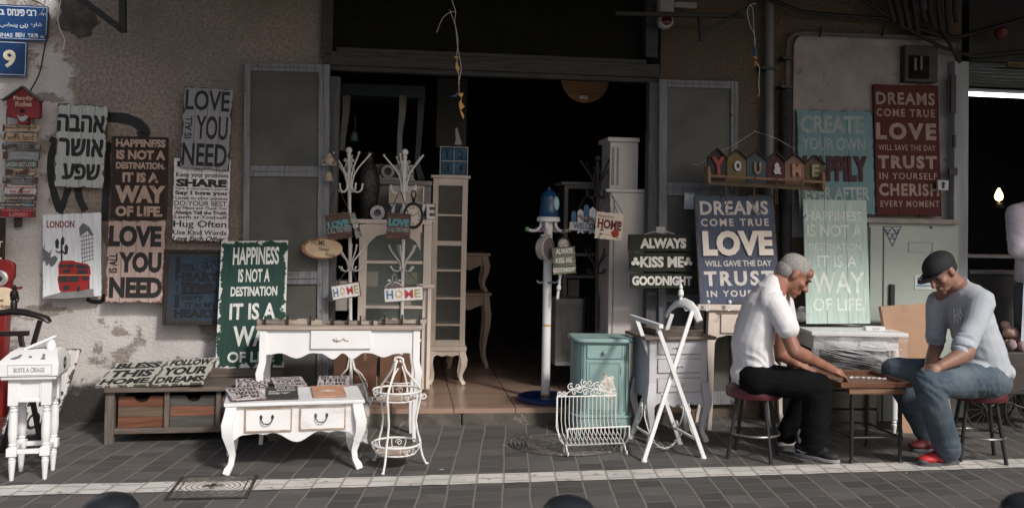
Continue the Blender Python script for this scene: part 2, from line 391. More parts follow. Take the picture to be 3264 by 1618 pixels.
manhole(G(1800, 1418), 'manhole_cover', 'round ringed manhole cover under the white wire magazine rack', .52, .52, 0, False, True)
# ================================================================= the shop building
D0 = 6.85*math.cos(TH); FI = FM.inverted()
def sx(x, y=700, Y0=6.85): return (FI @ P(x, y, Y0)).x
def sz(x, y, Y0=6.85): return P(x, y, Y0).z
bld = thing('shop_building', 'old street front shop building with flaking stucco and a dark open doorway', 'building', None, M=FM.copy())
def stucco(name, base, pale, left=True):
    m, t, b = nmat(name); L = t.links; tc = nd(t, 'ShaderNodeTexCoord'); sp = nd(t, 'ShaderNodeSeparateXYZ'); L.new(tc.outputs['Object'], sp.inputs[0])
    grain = tex(t, 45, 6, (1,1,1), .7)
    c = mixc(t, ramp(t, grain, .3, .72), tuple(x*.62 for x in base), tuple(x*1.35 for x in base)); c = mixc(t, ramp(t, tex(t, 1.4, 6), .4, .75), c, tuple(x*.68 for x in base))
    c = mixc(t, ramp(t, tex(t, 2.2, 8, (2.5,1,.35), .7), .66, .74), c, tuple(min(x*2.2,.5) for x in base))
    big = tex(t, 1.7, 9, (1,1,1), .66)
    def add(a, k, o):
        n = nd(t, 'ShaderNodeMath', operation='MULTIPLY_ADD'); L.new(a, n.inputs[0]); n.inputs[1].default_value = k
        if isinstance(o, float): n.inputs[2].default_value = o
        else: L.new(o, n.inputs[2])
        return n.outputs[0]
    if left:
        bias = add(ramp(t, sp.outputs[0], -2.0, -2.62), .36, add(ramp(t, sp.outputs[2], 1.5, .9), .3, big))
        pl = mixc(t, ramp(t, tex(t, 3, 7), .35, .7), pale, tuple(x*.82 for x in pale)); pl = mixc(t, ramp(t, grain, .62, .8), pl, tuple(x*.6 for x in pale))
        c = mixc(t, ramp(t, bias, .7, .78), c, pl); relief = ramp(t, bias, .72, .76)
        pt = mixc(t, ramp(t, grain, .3, .7), (.24,.215,.185), (.33,.3,.265)); c = mixc(t, ramp(t, add(ramp(t, sp.outputs[2], 1.3, .9), .1, tex(t, 1.25, 9, (1.1,1,1.7), .62)), .64, .66), c, pt)
        c = mixc(t, ramp(t, add(ramp(t, sp.outputs[2], .55, .1), .4, big), .72, .86), c, (.06,.053,.048))
    else:
        c = mixc(t, ramp(t, big, .6, .64), c, pale)
    L.new(c, b.inputs['Base Color']); b.inputs['Roughness'].default_value = .92; b.inputs['Specular IOR Level'].default_value = .15
    h = add(relief, .7, add(big, 1.6, grain)) if left else add(big, 1.6, grain); bumpn(t, b, h, .9, .012); return m
scr = mat('white_scrap', (.6,.58,.55), .8)
for i, (x, y, s_, lb) in enumerate(((1408,1497,.02,'white scrap on the paving right of the wire plant stand'),(1607,1420,.012,'tiny pale scrap on the paving before the step'),(2890,1508,.012,'pale scrap on the paving beyond the white line near the red shoe'))):
    p = G(x, y); mb = MB(); mb.add([p+Vector((-s_,0,.003)), p+Vector((s_*.4,-s_*.5,.006)), p+Vector((s_,.1*s_,.003)), p+Vector((0,s_*.6,.005))], [(0,1,2,3)]); tag(obj('paper_scrap', mb, scr, smooth=False), lb, 'litter')
def part(name, mb, m, bev=0, parent=None): return obj(name, mb, m, parent or bld, bev=bev)
sL = sx(1028, 500)
mb = MB(); mb.box(-12, sL, D0, D0+.3, -.1, 5, FM); wall_l = part('stucco_wall', mb, stucco('brown_stucco', (.3,.25,.215), (.6,.57,.55)))
sa, sb = sx(2098, 700), sx(3062, 700)
mb = MB(); mb.box(sa, sb, D0, D0+.3, -.1, 5, FM); part('stucco_wall', mb, stucco('dark_stucco', (.15,.115,.09), (.11,.09,.075), False))
# pale rendered panel over the right pier, a few mm proud
mb = MB(); z0, z1 = sz(2760, 760), sz(2760, 116); s0, s1 = sx(2524, 420), sx(3012, 420); poly = []
for i in range(9): a = R(180-i*11.25); poly.append((s0+.12+.12*math.cos(a), z1-.12+.12*math.sin(a)))
poly += [(s1, z1), (s1, z0), (s0, z0)]
mb.prism(poly, 0, .02, FM @ Matrix.Translation((0, D0-.001, 0)) @ Matrix.Rotation(R(90), 4, 'X'))
part('rendered_panel', mb, mat('pale_render', (.33,.295,.285), .9, .14, 5, wear=((.2,.165,.15), .62, 9), bump=.8, bscale=50))
# exposed stone and graffiti on the left wall
def wl(c, x, y, off=.0): return P(*cp(c, x, y), 6.85-off)
def wallpoly(mb, c, pts, th=.012, jit=.004, base=0.0):
    q = [FI @ wl(c, *p) for p in pts]; rg = random.Random(len(pts)); pl = []
    for i in range(len(q)):
        a, b2 = q[i], q[(i+1)%len(q)]
        for f in (0, .33, .66): pl.append((a.x+(b2.x-a.x)*f+rg.uniform(-jit,jit), a.z+(b2.z-a.z)*f+rg.uniform(-jit,jit)))
    mb.prism(pl, base-.002, base+th, FM @ Matrix.Translation((0, D0, 0)) @ Matrix.Rotation(R(90), 4, 'X'))
mb = MB(); wallpoly(mb, 'C1', [(600,-20),(640,120),(580,240),(620,300),(700,310),(800,390),(930,350),(940,280),(1000,240),(960,120),(900,60),(880,-20)], .014, .008)
part('exposed_stone', mb, mat('bare_stone', (.075,.068,.06), .95, .35, 9, wear=((.02,.02,.02), .64, 12), bump=1, bscale=18))
gp = mat('black_spray_paint', (.016,.016,.018), .6, .2)
mb = MB()
def ribbon(mb, c, pts, wd, off=.003):
    pts = [Vector(wl(c, *p, off)) for p in pts]; out = []
    sm = []
    for i in range(len(pts)-1):
        a, b2, c2, d = pts[max(i-1,0)], pts[i], pts[i+1], pts[min(i+2,len(pts)-1)]
        for k in range(6):
            f = k/6; sm.append(.5*((2*b2)+(c2-a)*f+(2*a-5*b2+4*c2-d)*f*f+(3*b2-a-3*c2+d)*f**3))
    sm.append(pts[-1]); vs = []
    for i, p in enumerate(sm):
        tv = (sm[min(i+1,len(sm)-1)]-sm[max(i-1,0)]).normalized(); nn = NV.cross(tv).normalized()*wd*(.5+.06*noise.noise(p*30)); vs += [p+nn, p-nn]
    mb.add(vs, [(2*i, 2*i+1, 2*i+3, 2*i+2) for i in range(len(sm)-1)])
ribbon(mb, 'A1', [(540,590),(620,595),(690,620),(730,665),(700,690)], .075, .003); ribbon(mb, 'A1', [(275,720),(255,800),(258,900),(280,1000),(300,1060)], .05, .004)
ribbon(mb, 'A1', [(300,1070),(325,1000),(345,940)], .045, .005); ribbon(mb, 'A1', [(390,940),(400,1000),(430,1060)], .05, .003); ribbon(mb, 'A1', [(545,715),(535,800),(538,900),(530,1000),(525,1110)], .05, .004)
ribbon(mb, 'A1', [(250,700),(285,712),(300,740)], .04, .0055)
ribbon(mb, 'A2', [(375,370),(400,382),(440,380),(455,350)], .03, .003); part('graffiti', mb, gp)
# door surround: lintel, transom, posts
fr = wood('grey_door_paint', (.06,.06,.063), (.11,.11,.113), 2, .7, wear=((.075,.045,.03), .63, 9))
frh = wood('grey_lintel_paint', (.034,.033,.033), (.06,.058,.057), 0, .7)
mb = MB(); mb.fbox(1030, 183, 2104, 226, 6.80, .12); mb.fbox(1030, 226, 2104, 243, 6.83, .08); part('lintel', mb, frh, .004)
mb = MB(); mb.fbox(1028, -300, 1064, 183, 6.8, .12); mb.fbox(2062, -300, 2100, 183, 6.8, .12); mb.fbox(1064, -300, 2062, -30, 6.81, .1); mb.fbox(1072,170,2062,183,6.79,.05); part('transom_frame', mb, frh, .004)
dk = mat('dark_glass', (.009,.009,.008), .7, .3, spec=.1); mb = MB(); mb.fbox(1064, -40, 2062, 178, 6.9, .02); part('transom_glass', mb, dk)
for q in ((1040,1072),(2063,2100)): mb = MB(); mb.fbox(q[0], 243, q[1], 1295, 6.83, .1); part('door_post', mb, fr, .004)
# interior shell
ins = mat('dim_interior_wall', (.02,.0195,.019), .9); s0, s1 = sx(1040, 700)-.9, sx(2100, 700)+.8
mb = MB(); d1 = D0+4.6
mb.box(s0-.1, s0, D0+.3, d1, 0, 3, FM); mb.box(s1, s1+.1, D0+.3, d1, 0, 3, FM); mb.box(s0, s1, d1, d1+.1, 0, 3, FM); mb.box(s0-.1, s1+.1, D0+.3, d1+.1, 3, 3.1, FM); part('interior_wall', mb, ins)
# tiled floor and the step in front
fm_, t, b = nmat('floor_tiles'); tc = nd(t, 'ShaderNodeTexCoord'); k = nd(t, 'ShaderNodeTexBrick'); k.offset = 0; k.inputs['Scale'].default_value = 1
mp = nd(t, 'ShaderNodeMapping'); mp.inputs[1].default_value = (.05,.0,0); t.links.new(tc.outputs['Object'], mp.inputs[0]); t.links.new(mp.outputs[0], k.inputs['Vector'])
k.inputs['Brick Width'].default_value = .45; k.inputs['Row Height'].default_value = .45; k.inputs['Mortar Size'].default_value = .004; k.inputs['Mortar'].default_value = (.05,.035,.03,1)
k.inputs['Color1'].default_value = (.36,.245,.185,1); k.inputs['Color2'].default_value = (.33,.225,.17,1); n = tex(t, 3, 5); c = mixc(t, ramp(t, n, .4, .8), k.outputs[0], (.27,.185,.14))
t.links.new(c, b.inputs['Base Color']); b.inputs['Roughness'].default_value = .22; b.inputs['Specular IOR Level'].default_value = .5
sA, sB = sx(1000, 1290), sx(2130, 1290)
dF = 6.665*math.cos(TH)
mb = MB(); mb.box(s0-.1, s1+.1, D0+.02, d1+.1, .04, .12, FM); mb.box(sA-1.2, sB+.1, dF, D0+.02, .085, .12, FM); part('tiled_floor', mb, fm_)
kb = mat('step_stone', (.095,.085,.075), .85, .4, 5, wear=((.22,.19,.16), .6, 7), bump=.6, bscale=30); mb = MB(); x = sA-1.2; rg = random.Random(5)
while x < sB+.1:
    l = rg.uniform(.35,.75); mb.box(x, min(x+l, sB+.12)-.008, dF-.012+rg.uniform(0,.01), dF+.2, -.02, .083, FM); x += l
part('step', mb, kb, .008)
# unseen overhang, inferred from a shade edge, shaped to darken the upper front
cm = mat('unseen_canopy_sheet', (.12,.11,.1), .9); mb = MB(); mb.box(-2.15, 10, 4.05, D0, 3.42, 3.5, FM); part('unseen_canopy', mb, cm)
mb = MB(); mb.box(sL, sx(2098), D0, D0+.3, sz(1500,-300)+.0, 5, FM); part('upper_wall', mb, ins)
# screen doors folded back against the wall
meshm = mat('door_screen', (.085,.085,.075), .6, .25, 2.2, wear=((.13,.13,.115), .68, 3), bump=.2, bscale=300)
def screen_door(c4, Y0, st, top, rails, bot, panes=True):
    M, wd, h = frame4(*[P(*p, Y0) for p in c4]); mb = MB(M)
    px = wd/(c4[1][0]-c4[0][0]); H0 = c4[0][1]
    def yy(y): return h/2-(y-H0)*px
    a, b2 = st; zz = (-.035, 0)
    mb.box(-wd/2, -wd/2+a*px, -h/2, h/2, *zz); mb.box(wd/2-b2*px, wd/2, -h/2, h/2, *zz)
    mb.box(-wd/2+a*px, wd/2-b2*px, yy(H0+top), h/2, -.035, -.003); mb.box(-wd/2+a*px, wd/2-b2*px, -h/2, -h/2+bot*px, -.035, -.003)
    for r0, r1 in rails: mb.box(-wd/2+a*px, wd/2-b2*px, yy(r1), yy(r0), -.035, -.003); mb.box(-wd/2+a*px, wd/2-b2*px, yy((r0+r1)/2+2), yy((r0+r1)/2-2), -.0035, .006)
    mb.box(wd/2-b2*px*.55, wd/2-b2*px*.42, -h/2, h/2, -.001, .005); mb.box(-wd/2+a*px, wd/2-b2*px, yy(H0+top*.55), yy(H0+top*.45), -.0035, .004)
    o = part('screen_door', mb, fr2, .003); mb = MB(M); ys = [yy(H0+top)]+[v for r in rails for v in (yy(r[0]), yy(r[1]))]+[-h/2+bot*px]
    for i in range(0, len(ys), 2): mb.box(-wd/2+a*px, wd/2-b2*px, ys[i+1], ys[i], -.026, -.02)
    obj('mesh_panel', mb, meshm, o); return o
fr2 = wood('grey_screen_door_paint', (.14,.143,.155), (.23,.235,.25), 2, .75, wear=((.13,.075,.055), .6, 7))
screen_door([(793,203),(1065,203),(1031,1290),(755,1290)], 6.78, (20, 36), 26, [(536,571),(878,919)], 40)
screen_door([(2107,255),(2362,257),(2346,1290),(2094,1290)], 6.8, (26, 24), 24, [(574,615),(922,944)], 40)
# pipes, cables and fittings
pg = mat('grey_pipe_paint', (.15,.155,.16), .5, .15, 4); pd = mat('dark_pipe_lagging', (.028,.028,.03), .85, .3, 20, bump=.5)
mb = MB(); mb.tube([P(2453,-60,6.78), P(2452,300,6.78), P(2451,800,6.78), P(2451,1380,6.78)], .034, 14); part('drain_pipe', mb, pg)
mb = MB(); mb.tube([P(2503,900,6.79), P(2508,300,6.79), P(2508,160,6.79), P(2512,128,6.79), P(2528,110,6.79), P(2560,104,6.79), P(2800,114,6.79), P(3000,122,6.79)], .018, 10); part('conduit_pipe', mb, mat('conduit_paint', (.1,.09,.09), .6))
mb = MB(); mb.tube([P(2505,290,6.79), P(2505,620,6.79), P(2504,900,6.79)], .043, 14); part('pipe_lagging', mb, pd)
bs = mat('black_steel', (.018,.018,.018), .5)
for x, y, ww in ((2452,217,24),(2512,185,16),(2508,276,18)): mb = MB(); mb.fbox(x-ww, y-4, x+ww, y+4, 6.73, .1); part('pipe_clip', mb, bs)
for x in (2616, 2815): mb = MB(); mb.tube([P(x,85,6.76), P(x,105,6.755), P(x-4,118,6.76)], .009, 6); part('pipe_clip', mb, bs)
bs = MC['black_steel']
def iron(name, label, cat, segs, w_=.04, Y0=6.5):
    mb = MB()
    for a, b2 in segs: mb.bar(P(*a, Y0), P(*b2, Y0), w_, w_, NV)
    return tag(obj(name, mb, bs, bev=.003), label, cat)
iron('steel_bracket', 'black steel triangular bracket on the wall above the grey love sign', 'bracket', [((240,-16),(391,97)), ((391,-60),(392,104))], .042, 6.4)
iron('awning_arm', 'black steel awning arm crossing the wall right of the door top', 'bracket', [((1960,44),(2370,52)), ((2232,52),(2236,132)), ((2236,112),(2392,18))], .03, 6.55)
def wires(name, label, cat, strands, m, r=.004, Y0=6.4):
    mb = MB()
    for c, pts in strands:
        q = [P(*cp(c, *p), Y0+.01*i%.03) for i, p in enumerate(pts)]; sm = []
        for i in range(len(q)-1):
            a, b2, c2, d = q[max(i-1,0)], q[i], q[i+1], q[min(i+2,len(q)-1)]
            for k in range(5): f = k/5; sm.append(.5*((2*b2)+(c2-a)*f+(2*a-5*b2+4*c2-d)*f*f+(3*b2-a-3*c2+d)*f**3))
        mb.tube(sm+[q[-1]], r, 6)
    return tag(obj(name, mb, m), label, cat)
wh = mat('white_cord', (.7,.69,.66), .6)
wires('cord', 'white cord end hanging in front of the blue street sign', 'cord', [('C1', [(462,-60),(458,0),(440,100),(425,130),(395,158)])], wh, .003, 6.3)
wires('cord', 'white cord hanging beside the dark bare stone patch', 'cord', [('C1', [(625,-60),(618,0),(605,90),(588,190),(610,300),(655,400),(645,503)])], wh, .003, 6.3)
wires('cable', 'thin black cable running down the wall to the red birdhouse', 'cable', [('C1', [(300,-10),(440,55),(500,150),(490,260),(470,400),(440,560),(400,750),(310,925)])], bs, .005, 6.79)
yt = mat('yellow_tape', (.62,.36,.09), .5, .3, 30); bt = mat('blue_tape', (.03,.07,.2), .5)
def tape(mb, c, pts, wd, Y0):
    q = [P(*cp(c, *p), Y0) for p in pts]; vs = []
    for i, p in enumerate(q):
        off = Vector((math.cos(i*1.3), math.sin(i*1.3)*.5, 0))*wd*(.6+.4*math.cos(i*2.1)); vs += [p-off, p+off]
    mb.add(vs, [(2*i, 2*i+1, 2*i+3, 2*i+2) for i in range(len(q)-1)])
    mb.add([v+Vector((0,.002,0)) for v in vs], [(2*i, 2*i+2, 2*i+3, 2*i+1) for i in range(len(q)-1)])
o = wires('cord', 'knotted white cords with yellow tape hanging before the dark doorway', 'cord', [('A5', [(220,-60),(222,0),(240,60),(236,110),(252,200),(246,285),(256,370),(258,465)]), ('A5', [(210,50),(225,90),(240,140),(248,220),(262,300),(268,350),(255,420)]), ('A5', [(238,60),(208,65),(172,98),(145,165)])], wh, .0019, 6.2)
mb = MB(); tape(mb, 'A5', [(243,283),(246,300),(244,320),(250,345),(252,368)], .018, 6.2); tape(mb, 'A5', [(262,468),(268,490),(264,515),(272,535),(266,555),(276,580),(280,600)], .026, 6.2); obj('yellow_tape', mb, yt, o, smooth=False)
mb = MB(); tape(mb, 'A5', [(228,486),(245,474),(262,466)], .02, 6.19); obj('blue_tape', mb, bt, o, smooth=False)
o = wires('cord', 'looped white cord with orange tape hanging by the grey pipe', 'cord', [('B1', [(680,20),(650,25),(662,50),(668,150),(674,240)]), ('B1', [(650,25),(634,55),(648,130),(670,175),(674,240)]), ('B1', [(680,320),(696,345),(692,420),(695,460),(690,487)]), ('B1', [(676,310),(670,335)])], wh, .0019, 6.2)
mb = MB(); tape(mb, 'B1', [(672,285),(680,300),(678,315),(688,330)], .02, 6.2); obj('orange_tape', mb, mat('orange_tape', (.5,.24,.06), .5), o, smooth=False)
mb = MB(); mb.tube([P(*cp('B1',673,238),6.2), P(*cp('B1',674,284),6.2)], .012, 8); obj('blue_tape', mb, bt, o)
wires('cable', 'thin black wire from the birdhouse leaving the left edge', 'cable', [('C1', [(-60,990),(0,1008),(45,1022),(120,960),(235,880)])], bs, .004, 6.76)
wires('cord', 'thin pale string holding up the letter house rack', 'cord', [('E2', [(30,412),(110,415),(190,385),(300,300),(470,210),(680,110),(1000,-95),(1020,-100),(1350,10),(1640,180)])], wh, .0011, 6.5)
r = thing('security_siren', 'pale siren box with dark red lens above the doorway corner', 'siren', P(2125,60,6.7), TH)
gw = mat('grey_white_plastic', (.34,.33,.34), .5); mb = MB(); mb.fbox(2104,-6,2150,36,6.66,.1); mb.fbox(2150,6,2222,24,6.7,.04); obj('housing', mb, gw, r, bev=.006)
LX = FM @ Matrix.Rotation(R(90), 4, 'X')
def face(c, x, y, Y0): return Matrix.Translation(P(*cp(c, x, y), Y0)) @ LX
mb = MB(); mb.lathe([(.057,-.06),(.057,0),(.05,.008)], face('S',2124,66,6.68)); obj('bezel', mb, gw, r); mb = MB(); mb.lathe([(.04,.0),(.04,.012),(.02,.02)], face('S',2124,66,6.68)); obj('lens', mb, mat('dark_red_lens', (.07,.012,.012), .2), r)
r = thing('meter_box', 'dark electric meter box on the pale panel above the red sign', 'electric box', P(2935,240,6.8), TH)
mb = MB(); mb.fbox(2884,145,2990,262,6.76,.1); obj('case', mb, mat('meter_case', (.04,.038,.034), .6), r, bev=.006)
mb = MB(); mb.fbox(2902,178,2962,250,6.745,.02); obj('window', mb, dk, r); mb = MB(); mb.fbox(2915,185,2922,225,6.735,.02); mb.fbox(2934,180,2941,222,6.735,.02); obj('fuse', mb, mat('fuse_grey', (.12,.12,.115), .5), r)
mb = MB(); mb.fbox(2926,-20,2962,30,6.7,.08); tag(obj('junction_box', mb, gw, bev=.006), 'small pale junction box at the top edge above the meter box', 'electric box')
mb = MB()
for pts in ([(2380,-30),(2560,40),(2820,60),(3050,120),(3264,60)], [(2700,-30),(2830,50),(2950,100),(3060,130)], [(2820,-40),(2870,80),(3000,150),(3100,180),(3300,160)], [(2990,-40),(3005,100),(3060,200)]): mb.tube([P(*p, 6.7+.02*i) for i, p in enumerate(pts)], .016, 8)
for i in range(9): mb.tube([P(2820+i*28, -40, 6.65), P(2835+i*26, 20+8*(i%3), 6.68), P(2850+i*25, 70+12*(i%4), 6.72)], .02, 8)
tag(obj('cable_bundle', mb, bs), 'tangle of dark cables along the top of the right pier', 'cables')
# pale steel door post and the neighbouring shop on the right
wp = mat('pale_door_post', (.3,.31,.33), .6, .2, 3, (3,3,.4), wear=((.14,.13,.12), .66, 10))
mb = MB(); mb.fbox(3010,140,3040,1330,6.83,.15); mb.fbox(3040,195,3086,1330,6.74,.2); part('steel_door_post', mb, wp, .005)
for q in ((3032,240,3048,360),(3040,430,3047,470),(3026,535,3052,558)): mb = MB(); mb.fbox(*q,6.72,.02); part('door_hinge', mb, bs)
s2, s3 = sx(3086, 700), sx(3086, 700)+3.2; dr = D0+3.2
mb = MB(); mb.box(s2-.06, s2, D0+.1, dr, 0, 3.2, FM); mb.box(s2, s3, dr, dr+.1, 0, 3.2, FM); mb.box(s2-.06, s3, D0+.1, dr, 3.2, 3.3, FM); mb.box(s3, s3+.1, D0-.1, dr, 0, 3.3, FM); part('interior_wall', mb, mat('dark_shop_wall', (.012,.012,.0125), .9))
mb = MB(); mb.box(s2, s3, D0+.0, D0+.12, -.05, sz(3150, 872), FM); part('low_wall', mb, mat('dark_tiles', (.035,.032,.03), .5, .25))
mb = MB(); mb.box(s2, s3, D0-.03, D0+.2, sz(3150, 872), sz(3150, 862), FM); mb.box(s2, s3, D0+.6, D0+.9, sz(3150,822,7.4), sz(3150,812,7.4), FM); part('counter', mb, mat('steel_counter', (.2,.2,.21), .4))
mb = MB(); mb.box(s2, s3, D0, D0+.25, sz(3150, 196), 5, FM); part('upper_wall', mb, mat('shutter_housing', (.03,.03,.032), .7))
mb = MB(); z1, z0 = sz(3150,196), sz(3150,275)
for i in range(7): mb.box(s2, s3, D0+.03, D0+.06, z0+(z1-z0)*i/7+.002, z0+(z1-z0)*(i+1)/7-.004, FM)
part('roller_shutter', mb, mat('shutter_slats', (.045,.05,.052), .5), .006)
r = thing('strip_light', 'lit white fluorescent tube at the top of the right shop', 'lamp', P(3180,300,7.3), TH)
mb = MB(); mb.tube([P(3082,299,7.3), P(3330,310,7.3)], .018, 12); obj('tube', mb, emit('lit_tube', (.85,1,.95), 5), r)
mb = MB(); mb.bar(P(3082,288,7.32), P(3330,299,7.32), .05, .03); obj('fitting', mb, gw, r)
r = thing('flame_lamp', 'small glowing orange lamp inside the dark right shop', 'lamp', P(3186,640,8.2), TH)
mb = MB(); mb.lathe([(.001,-.05),(.03,-.03),(.04,0),(.028,.04),(.008,.08)], Matrix.Translation(P(3184,626,8.2))); obj('flame', mb, emit('lit_flame', (1,.5,.2), 9), r)
mb = MB(); mb.lathe([(.05,-.1),(.035,-.06),(.015,-.05)], Matrix.Translation(P(3186,630,8.2))); obj('lamp_base', mb, bs, r)
mb = MB(); mb.fbox(3212,200,3330,216,6.79,.02); o = tag(obj('phone_sign', mb, mat('dull_yellow_sign', (.16,.1,.03), .6)), 'small yellow sign with a phone number on the shutter housing', 'sign')
mb = MB(); mt = frame4(P(3212,200,6.78),P(3330,200,6.78),P(3330,216,6.78),P(3212,216,6.78)); put_text(mb, '050-520', -mt[1]/2+.01, -mt[2]/2+.006, mt[1]/2-.05, mt[2]/2-.006, mt[0]); obj('lettering', mb, bs, o, smooth=False)
mb = MB(); mb.lathe([(.05,0),(.05,.04),(.03,.06)], face('S',3186,108,6.7)); tag(obj('red_lamp', mb, mat('dull_red_plastic', (.1,.012,.012), .4)), 'dull red round lamp high up over the right shop', 'lamp')
# ================================================================= signs on and against the wall
def heb(s): return s[::-1]
BK = (.018,.017,.017); CREAM = (.55,.5,.44); OFFW = (.68,.66,.62)
sgA = 'wooden signs with sayings'
ik = ink(BK, ((.2,.19,.18), .68, 12)); iw = ink(OFFW)
# blue enamel street plates
bl_ = mat('blue_enamel', (.008,.05,.17), .35, .2, 5); wt_ = ink((.55,.6,.65))
M4 = quadP('C1', [(-150,34),(500,70),(478,418),(-150,398)], 6.8)
o, M, wd, h = sign('street_sign', 'blue street name sign in Hebrew, Arabic and Latin letters', 'sign', M4, None, None, [
    (heb('רבי'),275,105,367,163,wt_,dict(fat=.002)), (heb('פינחס'),75,98,250,163,wt_,dict(fat=.002)), (heb('בן'),-60,98,45,170,wt_,dict(fat=.002)), (heb("רח׳"),415,138,465,163,wt_),
    ('ﻉﺭﺎﺷ',310,230,425,288,wt_,dict(wt=.02)), ('ﻰﺑﺭ',205,240,285,290,wt_,dict(wt=.02)), ('ﺱﺎﺤﻨﭘ',5,232,180,288,wt_,dict(wt=.02)),
    ('PINHAS',-75,335,130,376,wt_,dict(wt=.03)), ('BEN',158,336,250,382,wt_,dict(wt=.03)), ("YA'IR",280,340,395,385,wt_,dict(wt=.03)), ('st.',413,362,450,388,wt_)], 'C1', 1, .006, matr=bl_, wav=0, rnd=.01)
def rim(o, M, wd, h, m, ins=.008, w_=.004):
    mb = MB(); a, b2 = wd/2-ins, h/2-ins
    for q in ((-a,a,b2-w_,b2),(-a,a,-b2,-b2+w_),(-a,-a+w_,-b2+w_,b2-w_),(a-w_,a,-b2+w_,b2-w_)): mb.add([(q[0],q[2],.001),(q[1],q[2],.001),(q[1],q[3],.001),(q[0],q[3],.001)], [(0,1,2,3)], M)
    obj('border_line', mb, m, o, smooth=False)
rim(o, M, wd, h, wt_)
o, M, wd, h = sign('house_number', 'blue square house number plate with a large 9', 'sign', quadP('C1', [(-70,410),(283,425),(268,780),(-70,768)], 6.8), None, None, [('9',30,508,160,692,ink((.6,.56,.42)),dict(wt=.03))], 'C1', 1, .006, matr=mat('blue_enamel_dark', (.006,.036,.12), .35), wav=0)
rim(o, M, wd, h, wt_)
# red birdhouse with hanging rule slats
root = thing('birdhouse_sign', 'red birdhouse of family rules with a column of hanging coloured slats', 'hanging sign', P(74,380,6.76), TH)
fI = lambda c, pts, Y0: [FI @ P(*cp(c, *p), Y0) for p in pts]
def fprism(mb, c, pts, Y0, th):      # flat outline facing the street, thickness backwards
    q = fI(c, pts, Y0); mb.prism([(p.x, p.z) for p in q], 0, th, FM @ Matrix.Translation((0, q[0].y+th, 0)) @ Matrix.Rotation(R(90), 4, 'X')); return mb
red_ = mat('red_birdhouse', (.2,.018,.022), .6, .25, 9, wear=((.07,.02,.02), .66, 20))
hs = obj('house', fprism(MB(), 'C1', [(65,1015),(235,892),(405,1020),(400,1190),(375,1205),(285,1205),(285,1260),(180,1262),(175,1205),(75,1190)], 6.7, .05), red_, root, bev=.002)
mb = MB(); mb.bar(P(*cp('C1',235,882),6.7), P(*cp('C1',30,1022),6.7), .009, .045, NV); mb.bar(P(*cp('C1',235,882),6.7), P(*cp('C1',430,1035),6.7), .009, .045, NV); obj('roof', mb, mat('grey_roof_board', (.1,.105,.11), .8), root)
mb = MB(); mb.lathe([(.016,0),(.016,.003)], face('C1',228,1128,6.698), 20); obj('entry_hole', mb, ink((.01,.008,.008)), hs)
mb = MB(); fprism(mb, 'C1', [(170,1165),(200,1190),(235,1185),(255,1172),(285,1185),(262,1220),(230,1240),(200,1228)], 6.69, .01); obj('bird', mb, mat('grey_bird', (.3,.32,.34), .6), root)
def fsign(parent, c, quad, Y0, col, lines, nm='slat', edge=(.09,.05,.04), **kw):
    o, M, wd, h = sign(nm, None, None, quadP(c, quad, Y0), col, edge, lines, c, 1, .01, .006, .012, .68, .003, .003, parent=parent, **kw); return o
pk = ink((.5,.34,.26)); M_ = quadP('C1', [(65,960),(405,960),(405,1100),(65,1100)], 6.695); fr4 = frame4(*M_)
mb = MB()
for tx_, x0, y0, x1, y1 in (('Family',132,978,345,1030),('Rules',150,1030,325,1085)):
    a = fr4[0].inverted() @ P(*cp('C1',x0,y1),6.695); b2 = fr4[0].inverted() @ P(*cp('C1',x1,y0),6.695); put_text(mb, tx_, a.x, a.y, b2.x, b2.y, fr4[0], wt=.035, serif=True)
obj('lettering', mb, pk, hs, smooth=False)
dk_, rd_, lt_ = ink((.07,.045,.035)), ink((.3,.03,.04)), ink((.5,.5,.45))
SL = [([(25,115),(370,115),(372,190),(25,190)], (.4,.3,.21), [('Always tell the Truth',60,135,370,168,dk_,dict(shear=.2))]),
      ([(40,200),(370,208),(368,292),(40,288)], (.42,.3,.2), [('work hard',75,220,345,275,dk_,dict(wt=.01,serif=True))]),
      ([(20,303),(412,310),(410,382),(18,375)], (.2,.215,.23), [('use kind words',65,315,370,338,dk_,dict(shear=.25,serif=True)),('do your best',85,342,335,368,dk_,dict(shear=.25,serif=True))]),
      ([(30,388),(400,395),(398,477),(28,472)], (.22,.235,.24), [('Try New Things',85,400,350,430,ink((.36,.37,.37))),("Don't Whine",105,437,340,466,ink((.36,.37,.37)))]),
      ([(55,482),(382,488),(378,553),(52,550)], (.05,.13,.1), [('LAUGH OUT LOUD',62,500,362,545,lt_,dict(wt=.02))]),
      ([(52,566),(358,570),(356,634),(52,632)], (.42,.31,.22), [('Always say I Love',64,580,354,612,dk_)]),
      ([(25,645),(385,652),(382,722),(22,716)], (.22,.24,.26), [('use kind words',55,656,372,682,dk_,dict(shear=.25,serif=True)),('do your best',75,688,325,712,dk_,dict(shear=.25,serif=True))]),
      ([(38,732),(375,736),(372,825),(36,822)], (.5,.46,.44), [('be grateful',66,742,348,776,rd_,dict(wt=.02)),('be kind',102,782,305,812,rd_,dict(wt=.02))]),
      ([(25,835),(370,838),(368,893),(22,890)], (.19,.25,.16), [('Be proud of yourself',30,848,350,882,lt_,dict(serif=True,wt=.02))]),
      ([(2,905),(365,910),(362,962),(0,958)], (.03,.12,.19), [('Say Please And Thank you',12,922,352,950,lt_,dict(shear=.2))]),
      ([(-15,970),(362,975),(358,1063),(-18,1058)], (.3,.022,.03), [('Remember you are',22,980,355,1005,ink((.5,.22,.2))),('LOVED',92,1014,285,1050,ink((.5,.22,.2)),dict(serif=True,wt=.03))])]
for q, col, ls in SL: fsign(root, 'C2', q, 6.74, col, ls)
